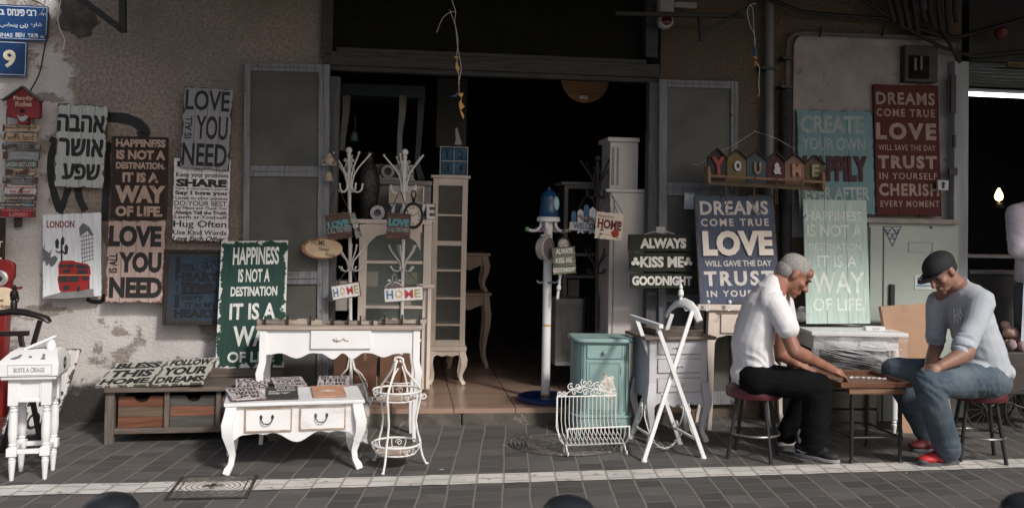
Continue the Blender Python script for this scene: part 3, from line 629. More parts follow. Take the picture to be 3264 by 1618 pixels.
mb = MB(); fprism(mb, 'C2', [(366,114),(430,152),(372,191)], 6.742, .01); obj('arrow_tip', mb, mat('tan_tip', (.4,.3,.21), .7), root)
mb = MB()
for x in (70, 340): mb.tube([P(*cp('C2',x,-40),6.755), P(*cp('C2',x-12,1000),6.755)], .004, 6)
obj('hanging_cord', mb, mat('brown_twine', (.12,.08,.05), .9), root)
mb = MB(); fprism(mb, 'C2', [(140,1064),(215,1064),(212,1160),(142,1165)], 6.8, .02); obj('end_tag', mb, mat('dark_wood_tag', (.05,.038,.032), .8), root)
# hebrew and english plank signs on the left wall
sign('wall_sign', 'pale grey plank sign with three black Hebrew words', 'sign', quadP('C2', [(583,-97),(1097,-70),(1050,775),(555,758)], 6.78), (.42,.44,.42), (.07,.06,.05), [
    (heb('אהבה'),595,28,1058,188,ik,dict(fat=.006)), (heb('אושר'),605,270,1045,435,ik,dict(fat=.006)), (heb('שפע'),640,525,1010,672,ik,dict(fat=.006))], 'C2', 4, .016, .008, .014, .7, group=sgA, seed=2, drop=.006)
tn = ink((.42,.3,.235), ((.1,.05,.04), .58, 14))
HAP = lambda m: [('HAPPINESS',583,700,833,740,m,dict(wt=.05)),('IS NOT A',585,755,832,803,m,dict(wt=.05)),('DESTINATION.',583,815,830,850,m,dict(wt=.05)),('IT IS A',615,867,797,917,m,dict(wt=.055)),('WAY',578,932,832,1020,m,dict(wt=.06)),('OF LIFE.',580,1035,818,1088,m,dict(wt=.05))]
sign('wall_sign', 'dark brown happiness sign with tan letters beside the Hebrew sign', 'sign', quadP('A1', [(565,682),(857,687),(828,1105),(548,1100)], 6.775), (.032,.021,.017), (.06,.035,.025), HAP(tn), 'A1', 1, .012, .006, .015, .68, group=sgA, rnd=.012)
sign('wall_sign', 'pinkish plank sign reading love is all you need', 'sign', quadP('C5', [(140,70),(765,75),(735,958),(125,952)], 6.76, 6.73), (.44,.325,.29), (.13,.065,.05), [
    ('LOVE',160,130,722,358,ik,dict(wt=.055)),('YOU',262,412,722,635,ik,dict(wt=.055)),('NEED',160,682,728,905,ik,dict(wt=.055)),('IS ALL',160,425,250,635,ik,dict(wt=.03,rot=True))], 'C5', 4, .015, .008, .014, .68, group=sgA, seed=4, drop=.004)
sign('wall_sign', 'weathered grey plank love sign hung highest beside the screen door', 'sign', quadP('A1', [(925,435),(1170,448),(1150,860),(905,845)], 6.74), (.27,.268,.29), (.045,.04,.038), [
    ('LOVE',933,455,1155,558,ik,dict(wt=.02)),('YOU',985,583,1145,703,ik,dict(wt=.02)),('NEED',915,722,1140,835,ik,dict(wt=.02)),('IS ALL',928,583,965,695,ik,dict(rot=True))], 'A1', 4, .016, .007, .012, .7, group=sgA, seed=6, drop=.005)
i2 = ink((.03,.028,.03), ((.3,.29,.28), .66, 20)); se = dict(serif=True); sb_ = dict(serif=True, wt=.04)
sign('wall_sign', 'white plank sign of many black family rules below the grey love sign', 'sign', quadP('A1', [(877,795),(1162,800),(1145,1217),(862,1210)], 6.775), (.7,.67,.68), (.2,.17,.16), [
    ('Family',884,812,1140,848,i2,sb_),('Keep your promises',883,868,1148,897,i2,se),('SHARE',885,900,1145,940,i2,dict(serif=True,wt=.06)),('Think of others before yourself',880,944,1145,957,i2,se),
    ('Say I love you',880,960,1143,985,i2,sb_),('Listen to your parents',880,988,1145,1008,i2,se),('DO YOUR BEST',876,1010,1140,1035,i2,dict(wt=.01)),('Say Please and Thank You',876,1039,1140,1056,i2,dict(serif=True,shear=.25)),
    ('Always Tell the Truth',876,1060,1140,1082,i2,sb_),('Laugh at Yourself',874,1083,1140,1104,i2,se),('Hug Often',872,1108,1138,1152,i2,dict(wt=.015)),('Use Kind Words',868,1157,1138,1180,i2,se),('Love Each Other',868,1186,1132,1212,i2,dict(wt=.03,shear=.35))],
    'A1', 4, .014, .004, .01, .72, group=sgA, seed=8, wav=.008)
# framed blue panel
i3 = ink((.008,.009,.012))
o, M, wd, h = sign('framed_sign', 'dark framed blue sign with a bicycle and black serif words', 'sign', quadP('C5', [(790,420),(1450,425),(1430,1160),(775,1165)], 6.76, 6.72), (.024,.042,.066), (.04,.034,.03), [
    ('I',860,468,940,622,i3,dict(serif=True,wt=.09)),('CARRY',925,540,1083,575,i3,sb_),('YOUR',945,582,1095,620,i3,sb_),('HEART',860,632,1345,725,i3,dict(serif=True,wt=.05)),('with',875,745,905,850,i3,dict(serif=True,wt=.03,rot=True)),
    ('me.',920,735,1345,865,i3,dict(serif=True,wt=.07)),('I',850,872,925,1003,i3,dict(serif=True,wt=.09)),('carry',935,880,1180,945,i3,sb_),('IT in MY',970,950,1320,1005,i3,sb_),('HEART',845,1022,1315,1112,i3,dict(serif=True,wt=.05))], 'C5', 1, .012, .02, .03, .68, wav=0)
mb = MB(); a, b2 = wd/2, h/2; f_ = .022
for q in ((-a-f_,a+f_,b2,b2+f_),(-a-f_,a+f_,-b2-f_,-b2),(-a-f_,-a,-b2,b2),(a,a+f_,-b2,b2)): mb.box(q[0],q[1],q[2],q[3],-.02,.012,M)
obj('frame', mb, wood('dark_frame_wood', (.014,.012,.011), (.035,.03,.027), 1, .6), o, bev=.003)
nV = Vector((M[0][2],M[1][2],M[2][2])); MI = M.inverted()
def on(c, x, y, z=.002): q = MI @ onp(*cp(c, x, y), M.translation, nV); return M @ Vector((q.x, q.y, z))
mb = MB()
for cx, cy, rr in ((1150,570,50),(1310,565,50)): mb.tube([on('C5', cx+rr*math.cos(k*math.pi/12), cy+rr*1.05*math.sin(k*math.pi/12)) for k in range(24)], .0022, 5, True)
for a_, b_ in (((1150,570),(1205,515)),((1205,515),(1285,510)),((1285,510),(1225,580)),((1150,570),(1225,580)),((1225,580),(1198,490)),((1280,480),(1310,565)),((1262,478),(1290,482)),((1180,488),(1215,488))): mb.tube([on('C5', *a_), on('C5', *b_)], .0024, 5)
obj('bicycle_print', mb, i3, o)
# london print
o, M, wd, h = sign('london_print', 'white panel print with a red double-decker bus and street lamp', 'picture', quadP('S', [(133,684),(318,677),(327,943),(140,950)], 6.78, 6.74), (.68,.7,.72), (.3,.29,.28), [('LONDON',*[v for v in (0,0,0,0)],ink((.2,.04,.05)))][:0], 'S', 3, .012, .002, .004, .8, rnd=.012, wav=.002, drop=.003, seed=3)
nV = Vector((M[0][2],M[1][2],M[2][2])); MI = M.inverted()
def flat(c, pts, z, m, name):
    mb = MB()
    for poly in pts:
        q = [MI @ onp(*cp(c, *p), M.translation, nV) for p in poly]; pl = [(v.x, v.y) for v in q]; n = len(pl)
        ar = sum(pl[i][0]*pl[(i+1)%n][1]-pl[(i+1)%n][0]*pl[i][1] for i in range(n)); pl = pl if ar > 0 else pl[::-1]
        mb.add([(a, b2, z) for a, b2 in pl], [tuple(range(n))], M)
    return obj(name, mb, m, o, smooth=False)
mb = MB(); c2 = [MI @ onp(*cp('C2', x, y), M.translation, nV) for x, y in ((470,1172),(762,1092))]; put_text(mb, 'LONDON', c2[0].x, c2[0].y, c2[1].x, c2[1].y, M, serif=True, wt=.03, tilt=-.02); obj('lettering', mb, ink((.2,.04,.05)), o, smooth=False)
gi = ink((.12,.125,.13), ((.6,.6,.6), .6, 25)); di = ink((.03,.032,.035))
flat('C3', [[(448,720),(600,680),(640,650),(920,640),(952,640),(955,720),(640,738),(450,738)]], .0008, ink((.2,.205,.21)), 'road_print')
flat('C3', [[(594,400),(610,360),(640,352),(740,350),(775,365),(890,385),(918,415),(925,490),(915,500),(912,640),(840,655),(810,660),(640,672),(605,655),(596,600),(585,540),(596,490)]], .0012, ink((.3,.015,.015)), 'bus_print')
flat('C3', [[(606,392),(672,390),(672,425),(606,425)],[(682,388),(758,386),(758,422),(682,425)],[(775,385),(895,405),(900,440),(775,430)],[(600,512),(695,510),(690,572),(602,568)],[(700,510),(802,508),(805,565),(700,572)],[(838,515),(900,515),(900,550),(838,555)],[(640,442),(715,440),(715,475),(640,478)],[(640,605),(715,605),(715,650),(645,652)],[(780,620),(815,605),(820,655),(785,672)],[(895,600),(912,590),(912,635),(895,640)],[(785,440),(890,450),(890,485),(785,488)]], .0018, di, 'bus_window_print')
flat('C3', [[(594,494),(915,494),(915,500),(594,503)]], .002, ink((.5,.3,.12)), 'bus_stripe_print')
lam = [[(618,150),(632,150),(638,360),(620,360)], [(560,245),(600,262),(632,240),(664,270),(685,290),(655,290),(630,262),(600,280),(570,262)]]
for lx, ly, ss in ((582,185,1),(640,155,.85),(676,240,.95)): lam.append([(lx-22*ss,ly-28*ss),(lx,ly-62*ss),(lx+20*ss,ly-28*ss),(lx+14*ss,ly+42*ss),(lx-14*ss,ly+42*ss)])
flat('C3', lam, .0014, di, 'lamp_print')
flat('C3', [[(432,240),(462,180),(452,235),(500,275),(530,232),(512,320),(560,300),(590,330),(560,390),(520,420),(500,380),(470,410),(455,350),(432,370)]], .001, gi, 'rooftop_print')
tw = [[(805,20),(830,-15),(850,-30),(910,10),(950,90),(935,105),(890,50),(830,90),(812,110)]]
for i in range(7): y = 110+i*42; tw.append([(815+i*3,y),(955,y-32),(955,y-24),(816+i*3,y+9)])
for x in (828, 850, 875, 900, 930): tw.append([(x,60),(x+5,58),(x+16,380-(x-828)*.5),(x+10,380-(x-828)*.5)])
flat('C3', tw, .001, gi, 'tower_print')
# tall green sign on the bench ledge
ig = ink((.62,.63,.6), ((.02,.1,.07), .69, 9))
gq = [D(*cp('A4',*p), y) for p, y in zip([(92,120),(382,117),(355,665),(60,672)], (6.46,6.46,6.3,6.3))]
sign('leaning_sign', 'tall green happiness sign with white chipped edges standing on the wooden bench', 'sign', gq, (.022,.056,.046), (.6,.62,.58), [
    ('HAPPINESS',140,145,340,222,ig,dict(wt=.03)),('IS NOT A',163,240,300,298,ig,dict(wt=.03)),('DESTINATION',130,316,332,358,ig,dict(wt=.035)),('IT IS A',125,388,325,460,ig,dict(wt=.03)),('WAY',140,487,340,575,ig,dict(wt=.03)),('OF LIFE',115,598,320,645,ig,dict(wt=.03))], 'A4', 1, .012, .012, .028, .8, group=sgA, wav=0, rnd=.002)
# right hand side signs
sign('leaning_sign', 'teal plank create your own happily ever after sign', 'sign', quadP('S', [(2530,346),(2774,354),(2797,684),(2556,686)], 6.8, 6.76), (.17,.28,.3), (.07,.11,.12), [
    ('CREATE',2552,368,2752,425,ink((.3,.36,.35)),dict(wt=.035)),('YOUR OWN',2557,440,2757,478,ink((.33,.39,.38)),dict(wt=.01)),('HAPPILY',2560,497,2763,578,ink((.06,.02,.025)),dict(wt=.05,raise_=.012)),('EVER AFTER',2566,596,2772,637,ink((.4,.45,.43)),dict(wt=.02))], 'S', 3, .016, .008, .012, .72, group=sgA, seed=5, drop=.004)
ir = ink((.33,.24,.205), ((.13,.03,.03), .68, 14))
sign('leaning_sign', 'tall dark red dreams come true sign on the green cabinet', 'sign', quadP('B2', [(283,425),(610,428),(637,1088),(312,1080)], 6.8, 6.76), (.085,.019,.02), (.03,.012,.012), [
    ('DREAMS',303,465,598,528,ir,dict(wt=.03,sp=1.15)),('COME TRUE',305,548,598,588,ir,dict(wt=.03,sp=1.3)),('LOVE',303,618,605,703,ir,dict(wt=.05,sp=1.3)),('WILL SAVE THE DAY',315,728,602,757,ir,dict(wt=.015,sp=1.1)),('TRUST',312,782,608,848,ir,dict(wt=.05,sp=1.25)),('IN YOURSELF',320,868,610,902,ir,dict(wt=.02,sp=1.2)),('CHERISH',318,922,620,985,ir,dict(wt=.04,sp=1.15)),('EVERY MOMENT',325,1008,622,1040,ir,dict(wt=.02,sp=1.2))], 'B2', 3, .016, .006, .012, .74, group=sgA, seed=9, drop=.004)
ib = ink((.55,.51,.48), ((.1,.12,.17), .69, 14)); il = mat('cream_raised_letters', (.72,.65,.57), .6, .1)
sign('leaning_sign', 'blue dreams come true sign with large raised cream LOVE letters', 'sign', quadP('E3', [(95,72),(890,60),(1003,1180),(172,1182)], 6.58, 6.46), (.075,.09,.13), (.075,.05,.045), [
    ('DREAMS',162,128,855,270,ib,dict(wt=.03,sp=1.1)),('COME TRUE',172,308,862,385,ib,dict(wt=.03,sp=1.35)),('LOVE',185,432,895,688,il,dict(wt=.055,sp=1.05,raise_=.014)),('WILL GAVE THE DAY',215,732,892,792,ib,dict(wt=.03)),('TRUST',205,838,915,990,ib,dict(wt=.04,sp=1.3)),('IN YOURSELF',232,1035,945,1100,ib,dict(wt=.03,sp=1.35))], 'E3', 3, .018, .008, .014, .73, group=sgA, seed=12, drop=.006, rnd=.016)
im_ = ink((.68,.74,.68))
sign('leaning_sign', 'pale mint happiness sign standing on the wrapped white table', 'sign', quadP('S', [(2557,636),(2755,638),(2780,1031),(2574,1031)], 6.64, 6.58), (.46,.58,.525), (.52,.62,.57), [
    ('HAPPINESS',2571,673,2746,704,im_,dict(wt=.015)),('IS NOT A',2573,716,2747,755,im_,dict(wt=.015)),('DESTINATION.',2578,775,2750,798,im_,dict(wt=.01)),('IT IS A',2606,813,2731,852,im_,dict(wt=.01)),('WAY',2588,866,2756,934,im_,dict(wt=.015)),('OF LIFE.',2592,950,2756,990,im_,dict(wt=.01))], 'S', 3, .014, .004, .01, .76, group=sgA, wav=.001, rnd=.003, seed=3)
# hanging three-board kiss sign
og = (.024,.03,.02); root = thing('hanging_sign', 'large three-board dark olive always kiss me goodnight sign', 'hanging sign', P(2105,760,6.66), TH)
for q, ls in (([(738,90),(1022,90),(1022,166),(740,164)], [('ALWAYS',790,107,990,152,iw,dict(wt=.06))]), ([(740,170),(1022,170),(1022,253),(744,253)], [('KISS ME',790,186,980,234,iw,dict(wt=.045))]), ([(745,259),(1022,259),(1022,326),(750,324)], [('GOODNIGHT',755,271,1015,312,iw,dict(wt=.05))])):
    sign('board', None, None, quadP('A6', q, 6.62), og, (.012,.014,.01), ls, 'A6', 1, .012, .004, .01, .75, parent=root, rnd=.006)
mb = MB()
for cx, cy in ((770,210),(998,210)):
    for a in range(3): mb.lathe([(.016,0),(.016,.002)], face('A6', cx+11*math.cos(a*2.1-1.57), cy+11*math.sin(a*2.1-1.57), 6.605), 14)
    mb.lathe([(.007,0),(.007,.003)], face('A6', cx, cy, 6.603), 10)
obj('clover_print', mb, iw, root)
mb = MB(); mb.tube([P(2055,746,6.62), P(2098,735,6.64), P(2112,734,6.64), P(2150,746,6.62)], .004, 6); mb.fbox(2092,722,2120,742,6.63,.03); obj('hanging_cord', mb, mat('pale_clip', (.4,.39,.37), .6), root)
# YOU & ME house rack
root = thing('house_hook_rack', 'row of six little painted houses spelling YOU & ME over a hook rail', 'coat rack', P(2442,690,6.42), TH)
HS = [((275,572),160,(.028,.026,.026),'Y',(328,295,542,572),(.27,.05,.05),0), ((576,880),178,(.14,.105,.045),'O',(682,358,792,515),(.55,.52,.54),1), ((884,1195),205,(.055,.08,.095),'U',(990,375,1108,568),(.24,.16,.12),1),
      ((1197,1480),218,(.06,.02,.02),'&',(1300,388,1420,568),(.6,.53,.6),1), ((1482,1795),248,(.21,.12,.09),'M',(1588,402,1728,605),(.42,.22,.15),1), ((1797,2105),270,(.1,.07,.03),'E',(1895,415,2010,608),(.28,.26,.18),1)]
for i, ((x0, x1), ya, col, ch, bx, lc, _) in enumerate(HS):
    ye = ya+130+ (20 if i == 0 else 0); yb = 600+.055*(x0-275)*1.05; sk_ = 10
    m = mat('house_paint_'+('black','mustard','slate','maroon','salmon','brown')[i], col, .7, .2, 9, wear=(tuple(c*.45 for c in col), .64, 14))
    hh = obj('house', fprism(MB(), 'E2', [(x0+2,ye-6),((x0+x1)/2,ya+12),(x1-2,ye+8),(x1-2,yb+70),(x0+2,yb+60)], 6.42, .02), m, root, bev=.002)
    rb = mat('house_roof_edge', (.05,.04,.032), .7); mb = MB()
    for xe, yq in ((x0-12,ye+2),(x1+12,ye+16)): mb.bar(P(*cp('E2',(x0+x1)/2,ya),6.41), P(*cp('E2',xe,yq),6.41), .006, .035, NV)
    obj('roof', mb, rb, hh)
    fq = frame4(*quadP('E2', [(bx[0],bx[1]),(bx[2],bx[1]),(bx[2],bx[3]),(bx[0],bx[3])], 6.415)); mb = MB()
    put_text(mb, ch, -fq[1]/2, -fq[2]/2, fq[1]/2, fq[2]/2, fq[0], wt=.055, raise_=.012); obj('letter', mb, ink(lc, (tuple(min(.5, q*1.5+.05) for q in lc), .6, 40)), hh, smooth=False)
rw = wood('rack_rail_wood', (.16,.095,.06), (.26,.17,.11), 0, .6)
mb = MB(); mb.tube([P(*cp('E2',290,588),6.36), P(*cp('E2',2105,692),6.36)], .0105, 10); obj('rail', mb, rw, root)
obj('back_board', fprism(MB(), 'E2', [(285,640),(2080,745),(2080,832),(285,722)], 6.425, .015), wood('rack_back_paint', (.09,.065,.045), (.15,.11,.07), 0), root)
for xx, y0, y1 in ((300,440,720),(2095,540,830)): obj('end_bracket', fprism(MB(), 'E2', [(xx-22,y0),(xx+10,y0),(xx+25,y0+120),(xx+25,y1-30),(xx-5,y1),(xx-22,y1-60)], 6.35, .085), rw, root)
tw_ = mat('brown_twine', (.12,.08,.05), .9)
for i, (x, y, yb, hook) in enumerate(((565,600,975,1),(1005,630,985,1),(1350,650,1030,0),(1740,675,1050,1))):
    mb = MB()
    for dx in (-8, 8): mb.tube([P(*cp('E2',x+dx*.6,y-10),6.33), P(*cp('E2',x+dx,y+80),6.33), P(*cp('E2',x+dx*(2 if not hook else .8),yb),6.33)], .0026, 6)
    mb.tube([P(*cp('E2',x,y+18*math.sin(k*math.pi/6)),6.36)+NV*.014*math.cos(k*math.pi/6) for k in range(12)], .004, 5, True)
    t_ = obj('rope_loop', mb, tw_, root)
    if hook:
        mb = MB(); mb.tube([P(*cp('E2',x+a,yb+b2),6.33) for a, b2 in ((-18,0),(0,-8),(18,10),(5,50),(-25,100),(-40,160),(-10,205),(40,200),(72,150))], .0035, 6); obj('wire_hook', mb, bs, t_)
# stickers, poster behind the blue sign
sign('door_sticker', 'small white paper notice with a blue header on the right screen door', 'notice', quadP('E3', [(20,45),(275,50),(275,70),(70,75)][:0] or [(8,45),(110,48),(95,215),(0,210)], 6.765), (.6,.62,.64), (.5,.5,.5), [('TWGE',25,50,90,64,ink((.05,.3,.5)))], 'E3', 1, .002, .001, .002, .9, wav=0, rnd=.001)
# sign behind the white box stand and the dark board at the left edge
sign('leaning_sign', 'white chipped board with black lettering behind the white box stand', 'sign', [D(62,1112,6.25), D(225,1108,6.25), D(200,1392,5.85), D(40,1390,5.85)], (.56,.54,.52), (.08,.07,.06), [
    ('BLESS',60,140,450,250,ik,dict(wt=.03)),('THIS',100,440,445,550,ik,dict(wt=.03)),('HOME',110,590,440,715,ik,dict(wt=.02))], 'C4', 1, .014, .012, .025, .7, group=sgA)
sign('wall_sign', 'dark brown board with white letters cut by the left edge', 'sign', quadP('S', [(-90,690),(16,692),(14,832),(-90,832)], 6.72), (.03,.018,.015), (.05,.03,.02), [('HEART',-85,768,9,788,iw,dict(wt=.03)),('ALL',-70,800,6,826,iw,dict(wt=.05))], 'S', 1, .012, group=sgA)
# ================================================================= furniture and shop goods
white = mat('white_paint', (.75,.75,.755), .5, .05, 4, wear=((.5,.44,.38), .69, 20)); cream = mat('cream_paint', (.66,.575,.5), .5, .08, 4, wear=((.42,.33,.26), .72, 14))
iwh = mat('white_enamelled_iron', (.74,.725,.7), .45, .08, 14, wear=((.45,.36,.28), .74, 30)); brn = mat('rubbed_brown_edge', (.36,.26,.19), .7, .3, 20)
limed = wood('limed_wood', (.3,.245,.21), (.43,.36,.31), 0, .6)
def xz(mb, poly, y, th, M): return mb.prism(poly, 0, th, M @ Matrix.Translation((0, y+th, 0)) @ Matrix.Rotation(R(90), 4, 'X'))
def cab_leg(mb, M, x, y, h, ox, oy, w0, w1, k=1.0, z0=0):
    pr = [(1,0,1),(.86,.006,1.05),(.74,.014,1.08),(.6,.012,.95),(.45,.002,.78),(.28,-.008,.62),(.14,-.004,.58),(.06,.008,.72),(.0,.014,.7)]
    pts = [M @ Vector((x+ox*o*k, y+oy*o*k, z0+h*f)) for f, o, s in pr]; mb.tube(pts, [(w0 if f > .5 else w0*f*2+w1*(1-f*2))*s*.5 for f, o, s in pr], 4, sq=True, up=M.to_3x3() @ Vector((1,0,0)))
def scallop(W, zt, zb, segs):     # apron outline with a curly lower edge: segs are (fraction, drop) support points
    pl = [(-W/2, zt)]; pts = [(-W/2+W*f, zb-d) for f, d in segs]; out = []
    for i in range(len(pts)-1):
        for k in range(6):
            f = k/6; g = (1-math.cos(f*math.pi))/2; out.append((pts[i][0]+(pts[i+1][0]-pts[i][0])*f, pts[i][1]+(pts[i+1][1]-pts[i][1])*g))
    return pl+out+[pts[-1]]+[(W/2, zt)]
def bail(parent, M, x, y, z, m, s=1.0):
    mb = MB(M); mb.tube([(x-.032*s,y-.006,z+.012*s),(x-.03*s,y-.018,z-.004*s),(x-.018*s,y-.02,z-.02*s),(x,y-.022,z-.023*s),(x+.018*s,y-.02,z-.02*s),(x+.03*s,y-.018,z-.004*s),(x+.032*s,y-.006,z+.012*s)], .0035*s, 8)
    for a in (-1, 1): mb.ell((x+a*.032*s, y-.005, z+.014*s), (.008*s,.006,.014*s), None, 10, 6)
    return obj('handle', mb, m, parent)
def plastic(name, base=.03, top=.4):
    m, t, b = nmat(name); b.inputs['Base Color'].default_value = (.9,.9,.9,1); b.inputs['Roughness'].default_value = .12; b.inputs['Specular IOR Level'].default_value = .7
    n = tex(t, 3.2, 7, (1,.6,5), .6); r_ = ramp(t, n, .42, .72); mr = nd(t, 'ShaderNodeMapRange'); t.links.new(r_, mr.inputs[0]); mr.inputs[3].default_value = base; mr.inputs[4].default_value = top
    t.links.new(mr.outputs[0], b.inputs['Alpha']); bumpn(t, b, tex(t, 26, 6, (1,1,1), .6), .9, .02); return m
wrap = plastic('clear_plastic_wrap')
def sheet(name, fn, nu, nv, m, parent, amp=.008, fr_=14, label=None):
    mb = MB(); vs = []
    for j in range(nv+1):
        for i in range(nu+1): p = Vector(fn(i/nu, j/nv)); vs.append(p+noise.noise_vector(p*fr_)*amp)
    mb.add(vs, [(j*(nu+1)+i, j*(nu+1)+i+1, (j+1)*(nu+1)+i+1, (j+1)*(nu+1)+i) for j in range(nv) for i in range(nu)]); return obj(name, mb, m, parent, smooth=True)
# ---- white coffee table with two drawers
M, W = stand(G(725,1511), G(1140,1491)); dp = .42; zt = .408
ct = thing('coffee_table', 'low white two-drawer coffee table on curved legs half wrapped in plastic', 'table', None, M=M)
mb = MB(M); mb.box(-W/2-.03, W/2+.03, -.035, dp+.03, zt-.022, zt); obj('tabletop', mb, white, ct, bev=.006)
mb = MB(M); xz(mb, scallop(W-.02, zt-.022, .205, [(0,.02),(.1,-.015),(.2,-.02),(.26,-.014),(.33,-.022),(.52,.035),(.7,-.022),(.77,-.014),(.84,-.02),(.92,-.012),(1,.02)]), -.006, .02, M) if 0 else None
mb = MB(); xz(mb, scallop(W-.02, zt-.022, .205, [(0,.02),(.1,-.015),(.2,-.02),(.26,-.014),(.33,-.022),(.52,.035),(.7,-.022),(.77,-.014),(.84,-.02),(.92,-.012),(1,.02)]), -.006, .02, M)
mb.M = M; mb.box(-W/2+.01, -W/2+.03, .014, dp-.01, .22, zt-.022); mb.box(W/2-.03, W/2-.01, .014, dp-.01, .22, zt-.022); mb.box(-W/2+.03, W/2-.03, dp-.03, dp-.01, .22, zt-.022); obj('apron', mb, white, ct, bev=.002)
for x, y, oy in ((-W/2+.012,.0,-1),(W/2-.012,.0,-1),(-W/2+.012,dp-.0,1),(W/2-.012,dp,1)):
    mb = MB(); cab_leg(mb, M, x, y, zt-.022, math.copysign(1,x), oy, .06, .056, 1.5); obj('leg', mb, white, ct, bev=.004)
for x0, x1 in ((-.275,-.022),(.032,.285)):
    mb = MB(M); mb.box(x0, x1, -.016, -.003, .243, .368); dr_ = obj('drawer', mb, white, ct, bev=.003); mb = MB(M)
    for q in ((x0-.005,x1+.005,.366,.373),(x0-.005,x1+.005,.238,.245),(x0-.005,x0+.002,.245,.366),(x1-.002,x1+.005,.245,.366)): mb.box(q[0],q[1],-.0195,-.004,q[2],q[3])
    obj('drawer_edge', mb, brn, dr_); bail(dr_, M, (x0+x1)/2-.01, -.015, .308, mat('blackened_iron', (.035,.032,.03), .45, metal=.3), 1.0)
def wf(u, v):
    x = .02+u*(W/2+.045-.02); s = v*.42
    if s < .16: q = Vector((x, .2-s*1.45, zt+.012+.006*math.sin(u*9)))
    else: d = s-.16; q = Vector((x+.02*d, -.045-.03*math.sin(d*9+u*4), zt+.006-d*(.55+.45*u)))
    return M @ q
sheet('plastic_sheet', wf, 44, 40, wrap, ct, .016, 16)
sheet('plastic_sheet', lambda u, v: M @ Vector((W/2+.035+.03*math.sin(v*6+u*3)+.02*v, -.03+u*.46, zt+.02-v*(.3-.12*u))), 26, 30, wrap, ct, .02, 14)
sheet('plastic_sheet', lambda u, v: M @ Vector((-W/2-.03-.012*math.sin(v*7), .03+u*.3, zt+.005-v*(.17-.1*u))), 20, 16, wrap, ct, .014, 16)
# tiles laid on the table
def flatsign(label, c, pts, z, base, edge, lines, seed=1, tilt=0, **kw):
    q = [G(*cp(c, *p), z+tilt*i_) for p, i_ in zip(pts, (1,1,0,0))]
    kw.setdefault('am', .012); kw.setdefault('wav', .002); kw.setdefault('planks', 1)
    return sign('sign_tile', label, 'sign', q, base, edge, lines, c, ew=.003, frac=True, rnd=.002, seed=seed, **kw)
tg = 'small sign tiles lying on the coffee table'; tb = (.52,.47,.47)
LOV = [('LOVE',.06,.05,.94,.35,ik,dict(wt=.02)),('YOU',.28,.38,.94,.65,ik,dict(wt=.02)),('NEED',.06,.69,.94,.96,ik,dict(wt=.02)),('IS ALL',.07,.4,.2,.66,ik,dict(rot=True))]
FOL = [('FOLLOW',.1,.06,.92,.3,ik,dict(wt=.01)),('YOUR',.06,.36,.94,.66,ik,dict(wt=.03)),('DREAMS',.05,.72,.95,.95,ik,dict(wt=.01))]
BLE = [('BLESS',.08,.05,.93,.3,ik,dict(wt=.01)),('THIS',.1,.36,.9,.67,ik,dict(wt=.03)),('HOME',.06,.72,.94,.95,ik,dict(wt=.01))]
zz = zt+.008
flatsign('small love is all you need tile at the back left of the coffee table', 'D3', [(240,212),(560,197),(545,308),(212,312)], zz, tb, (.3,.2,.2), LOV, group=tg, th=.007)
flatsign('small tile of black Hebrew words at the front left of the coffee table', 'D3', [(160,305),(495,288),(488,405),(140,425)], zz+.012, tb, (.3,.2,.2), [(heb('אהבה'),.08,.08,.92,.32,ik,dict(wt=.03)),(heb('אושר'),.08,.4,.92,.64,ik,dict(wt=.03)),(heb('שפע'),.15,.7,.85,.93,ik,dict(wt=.03))], group=tg, th=.007)
flatsign('small follow your dreams tile on the coffee table', 'D3', [(625,197),(945,183),(905,280),(585,290)], zz, tb, (.3,.2,.2), FOL, group=tg, th=.007)
o, Mt, wd, h = flatsign('charcoal two are better than one tile with a white bird shape', 'D3', [(575,292),(900,278),(820,410),(490,412)], zz+.003, (.045,.043,.045), (.06,.055,.055), [('Two are',.25,.06,.9,.22,iw,dict(wt=.02)),('better',.35,.26,.95,.42,iw,dict(wt=.02)),('than',.08,.38,.34,.5,iw,dict(wt=.02)),('one',.08,.54,.42,.68,iw,dict(wt=.02))], group=tg, th=.007)
mb = MB(); mb.add([(-.02,-.02,.0012),(.02,-.055,.0012),(.055,-.012,.0012),(.02,-.025,.0012)], [(0,1,2,3)], Mt); mb.add([(-.06,-.035,.0012),(-.03,-.055,.0012),(-.01,-.03,.0012),(-.035,-.04,.0012)], [(0,1,2,3)], Mt); obj('bird_print', mb, iw, o, smooth=False)
flatsign('small bless this home tile at the back right of the coffee table', 'D3', [(1090,180),(1405,178),(1365,278),(1040,283)], zz, tb, (.3,.2,.2), BLE, group=tg, th=.007)
o, Mt, wd, h = flatsign('orange picture tile with a white shape on the coffee table', 'D3', [(1035,283),(1360,275),(1310,382),(970,392)], zz+.003, (.5,.27,.17), (.35,.18,.12), [], group=tg, th=.007)
mb = MB(); mb.add([(-.06,-.01,.001),(-.03,-.03,.001),(.03,-.028,.001),(.06,.0,.001),(.02,.006,.001),(0,.035,.001),(-.02,.004,.001)], [(0,1,2,3,4,5,6)], Mt); obj('bird_print', mb, iw, o, smooth=False)
mb = MB(); mb.add([(-.08,.0,.0008),(-.05,.0,.0008),(-.05,.012,.0008),(-.08,.012,.0008)], [(0,1,2,3)], Mt); mb.add([(.05,.01,.0008),(.085,.012,.0008),(.085,.022,.0008),(.05,.02,.0008)], [(0,1,2,3)], Mt); obj('patch_print', mb, ink((.3,.1,.06)), o, smooth=False)
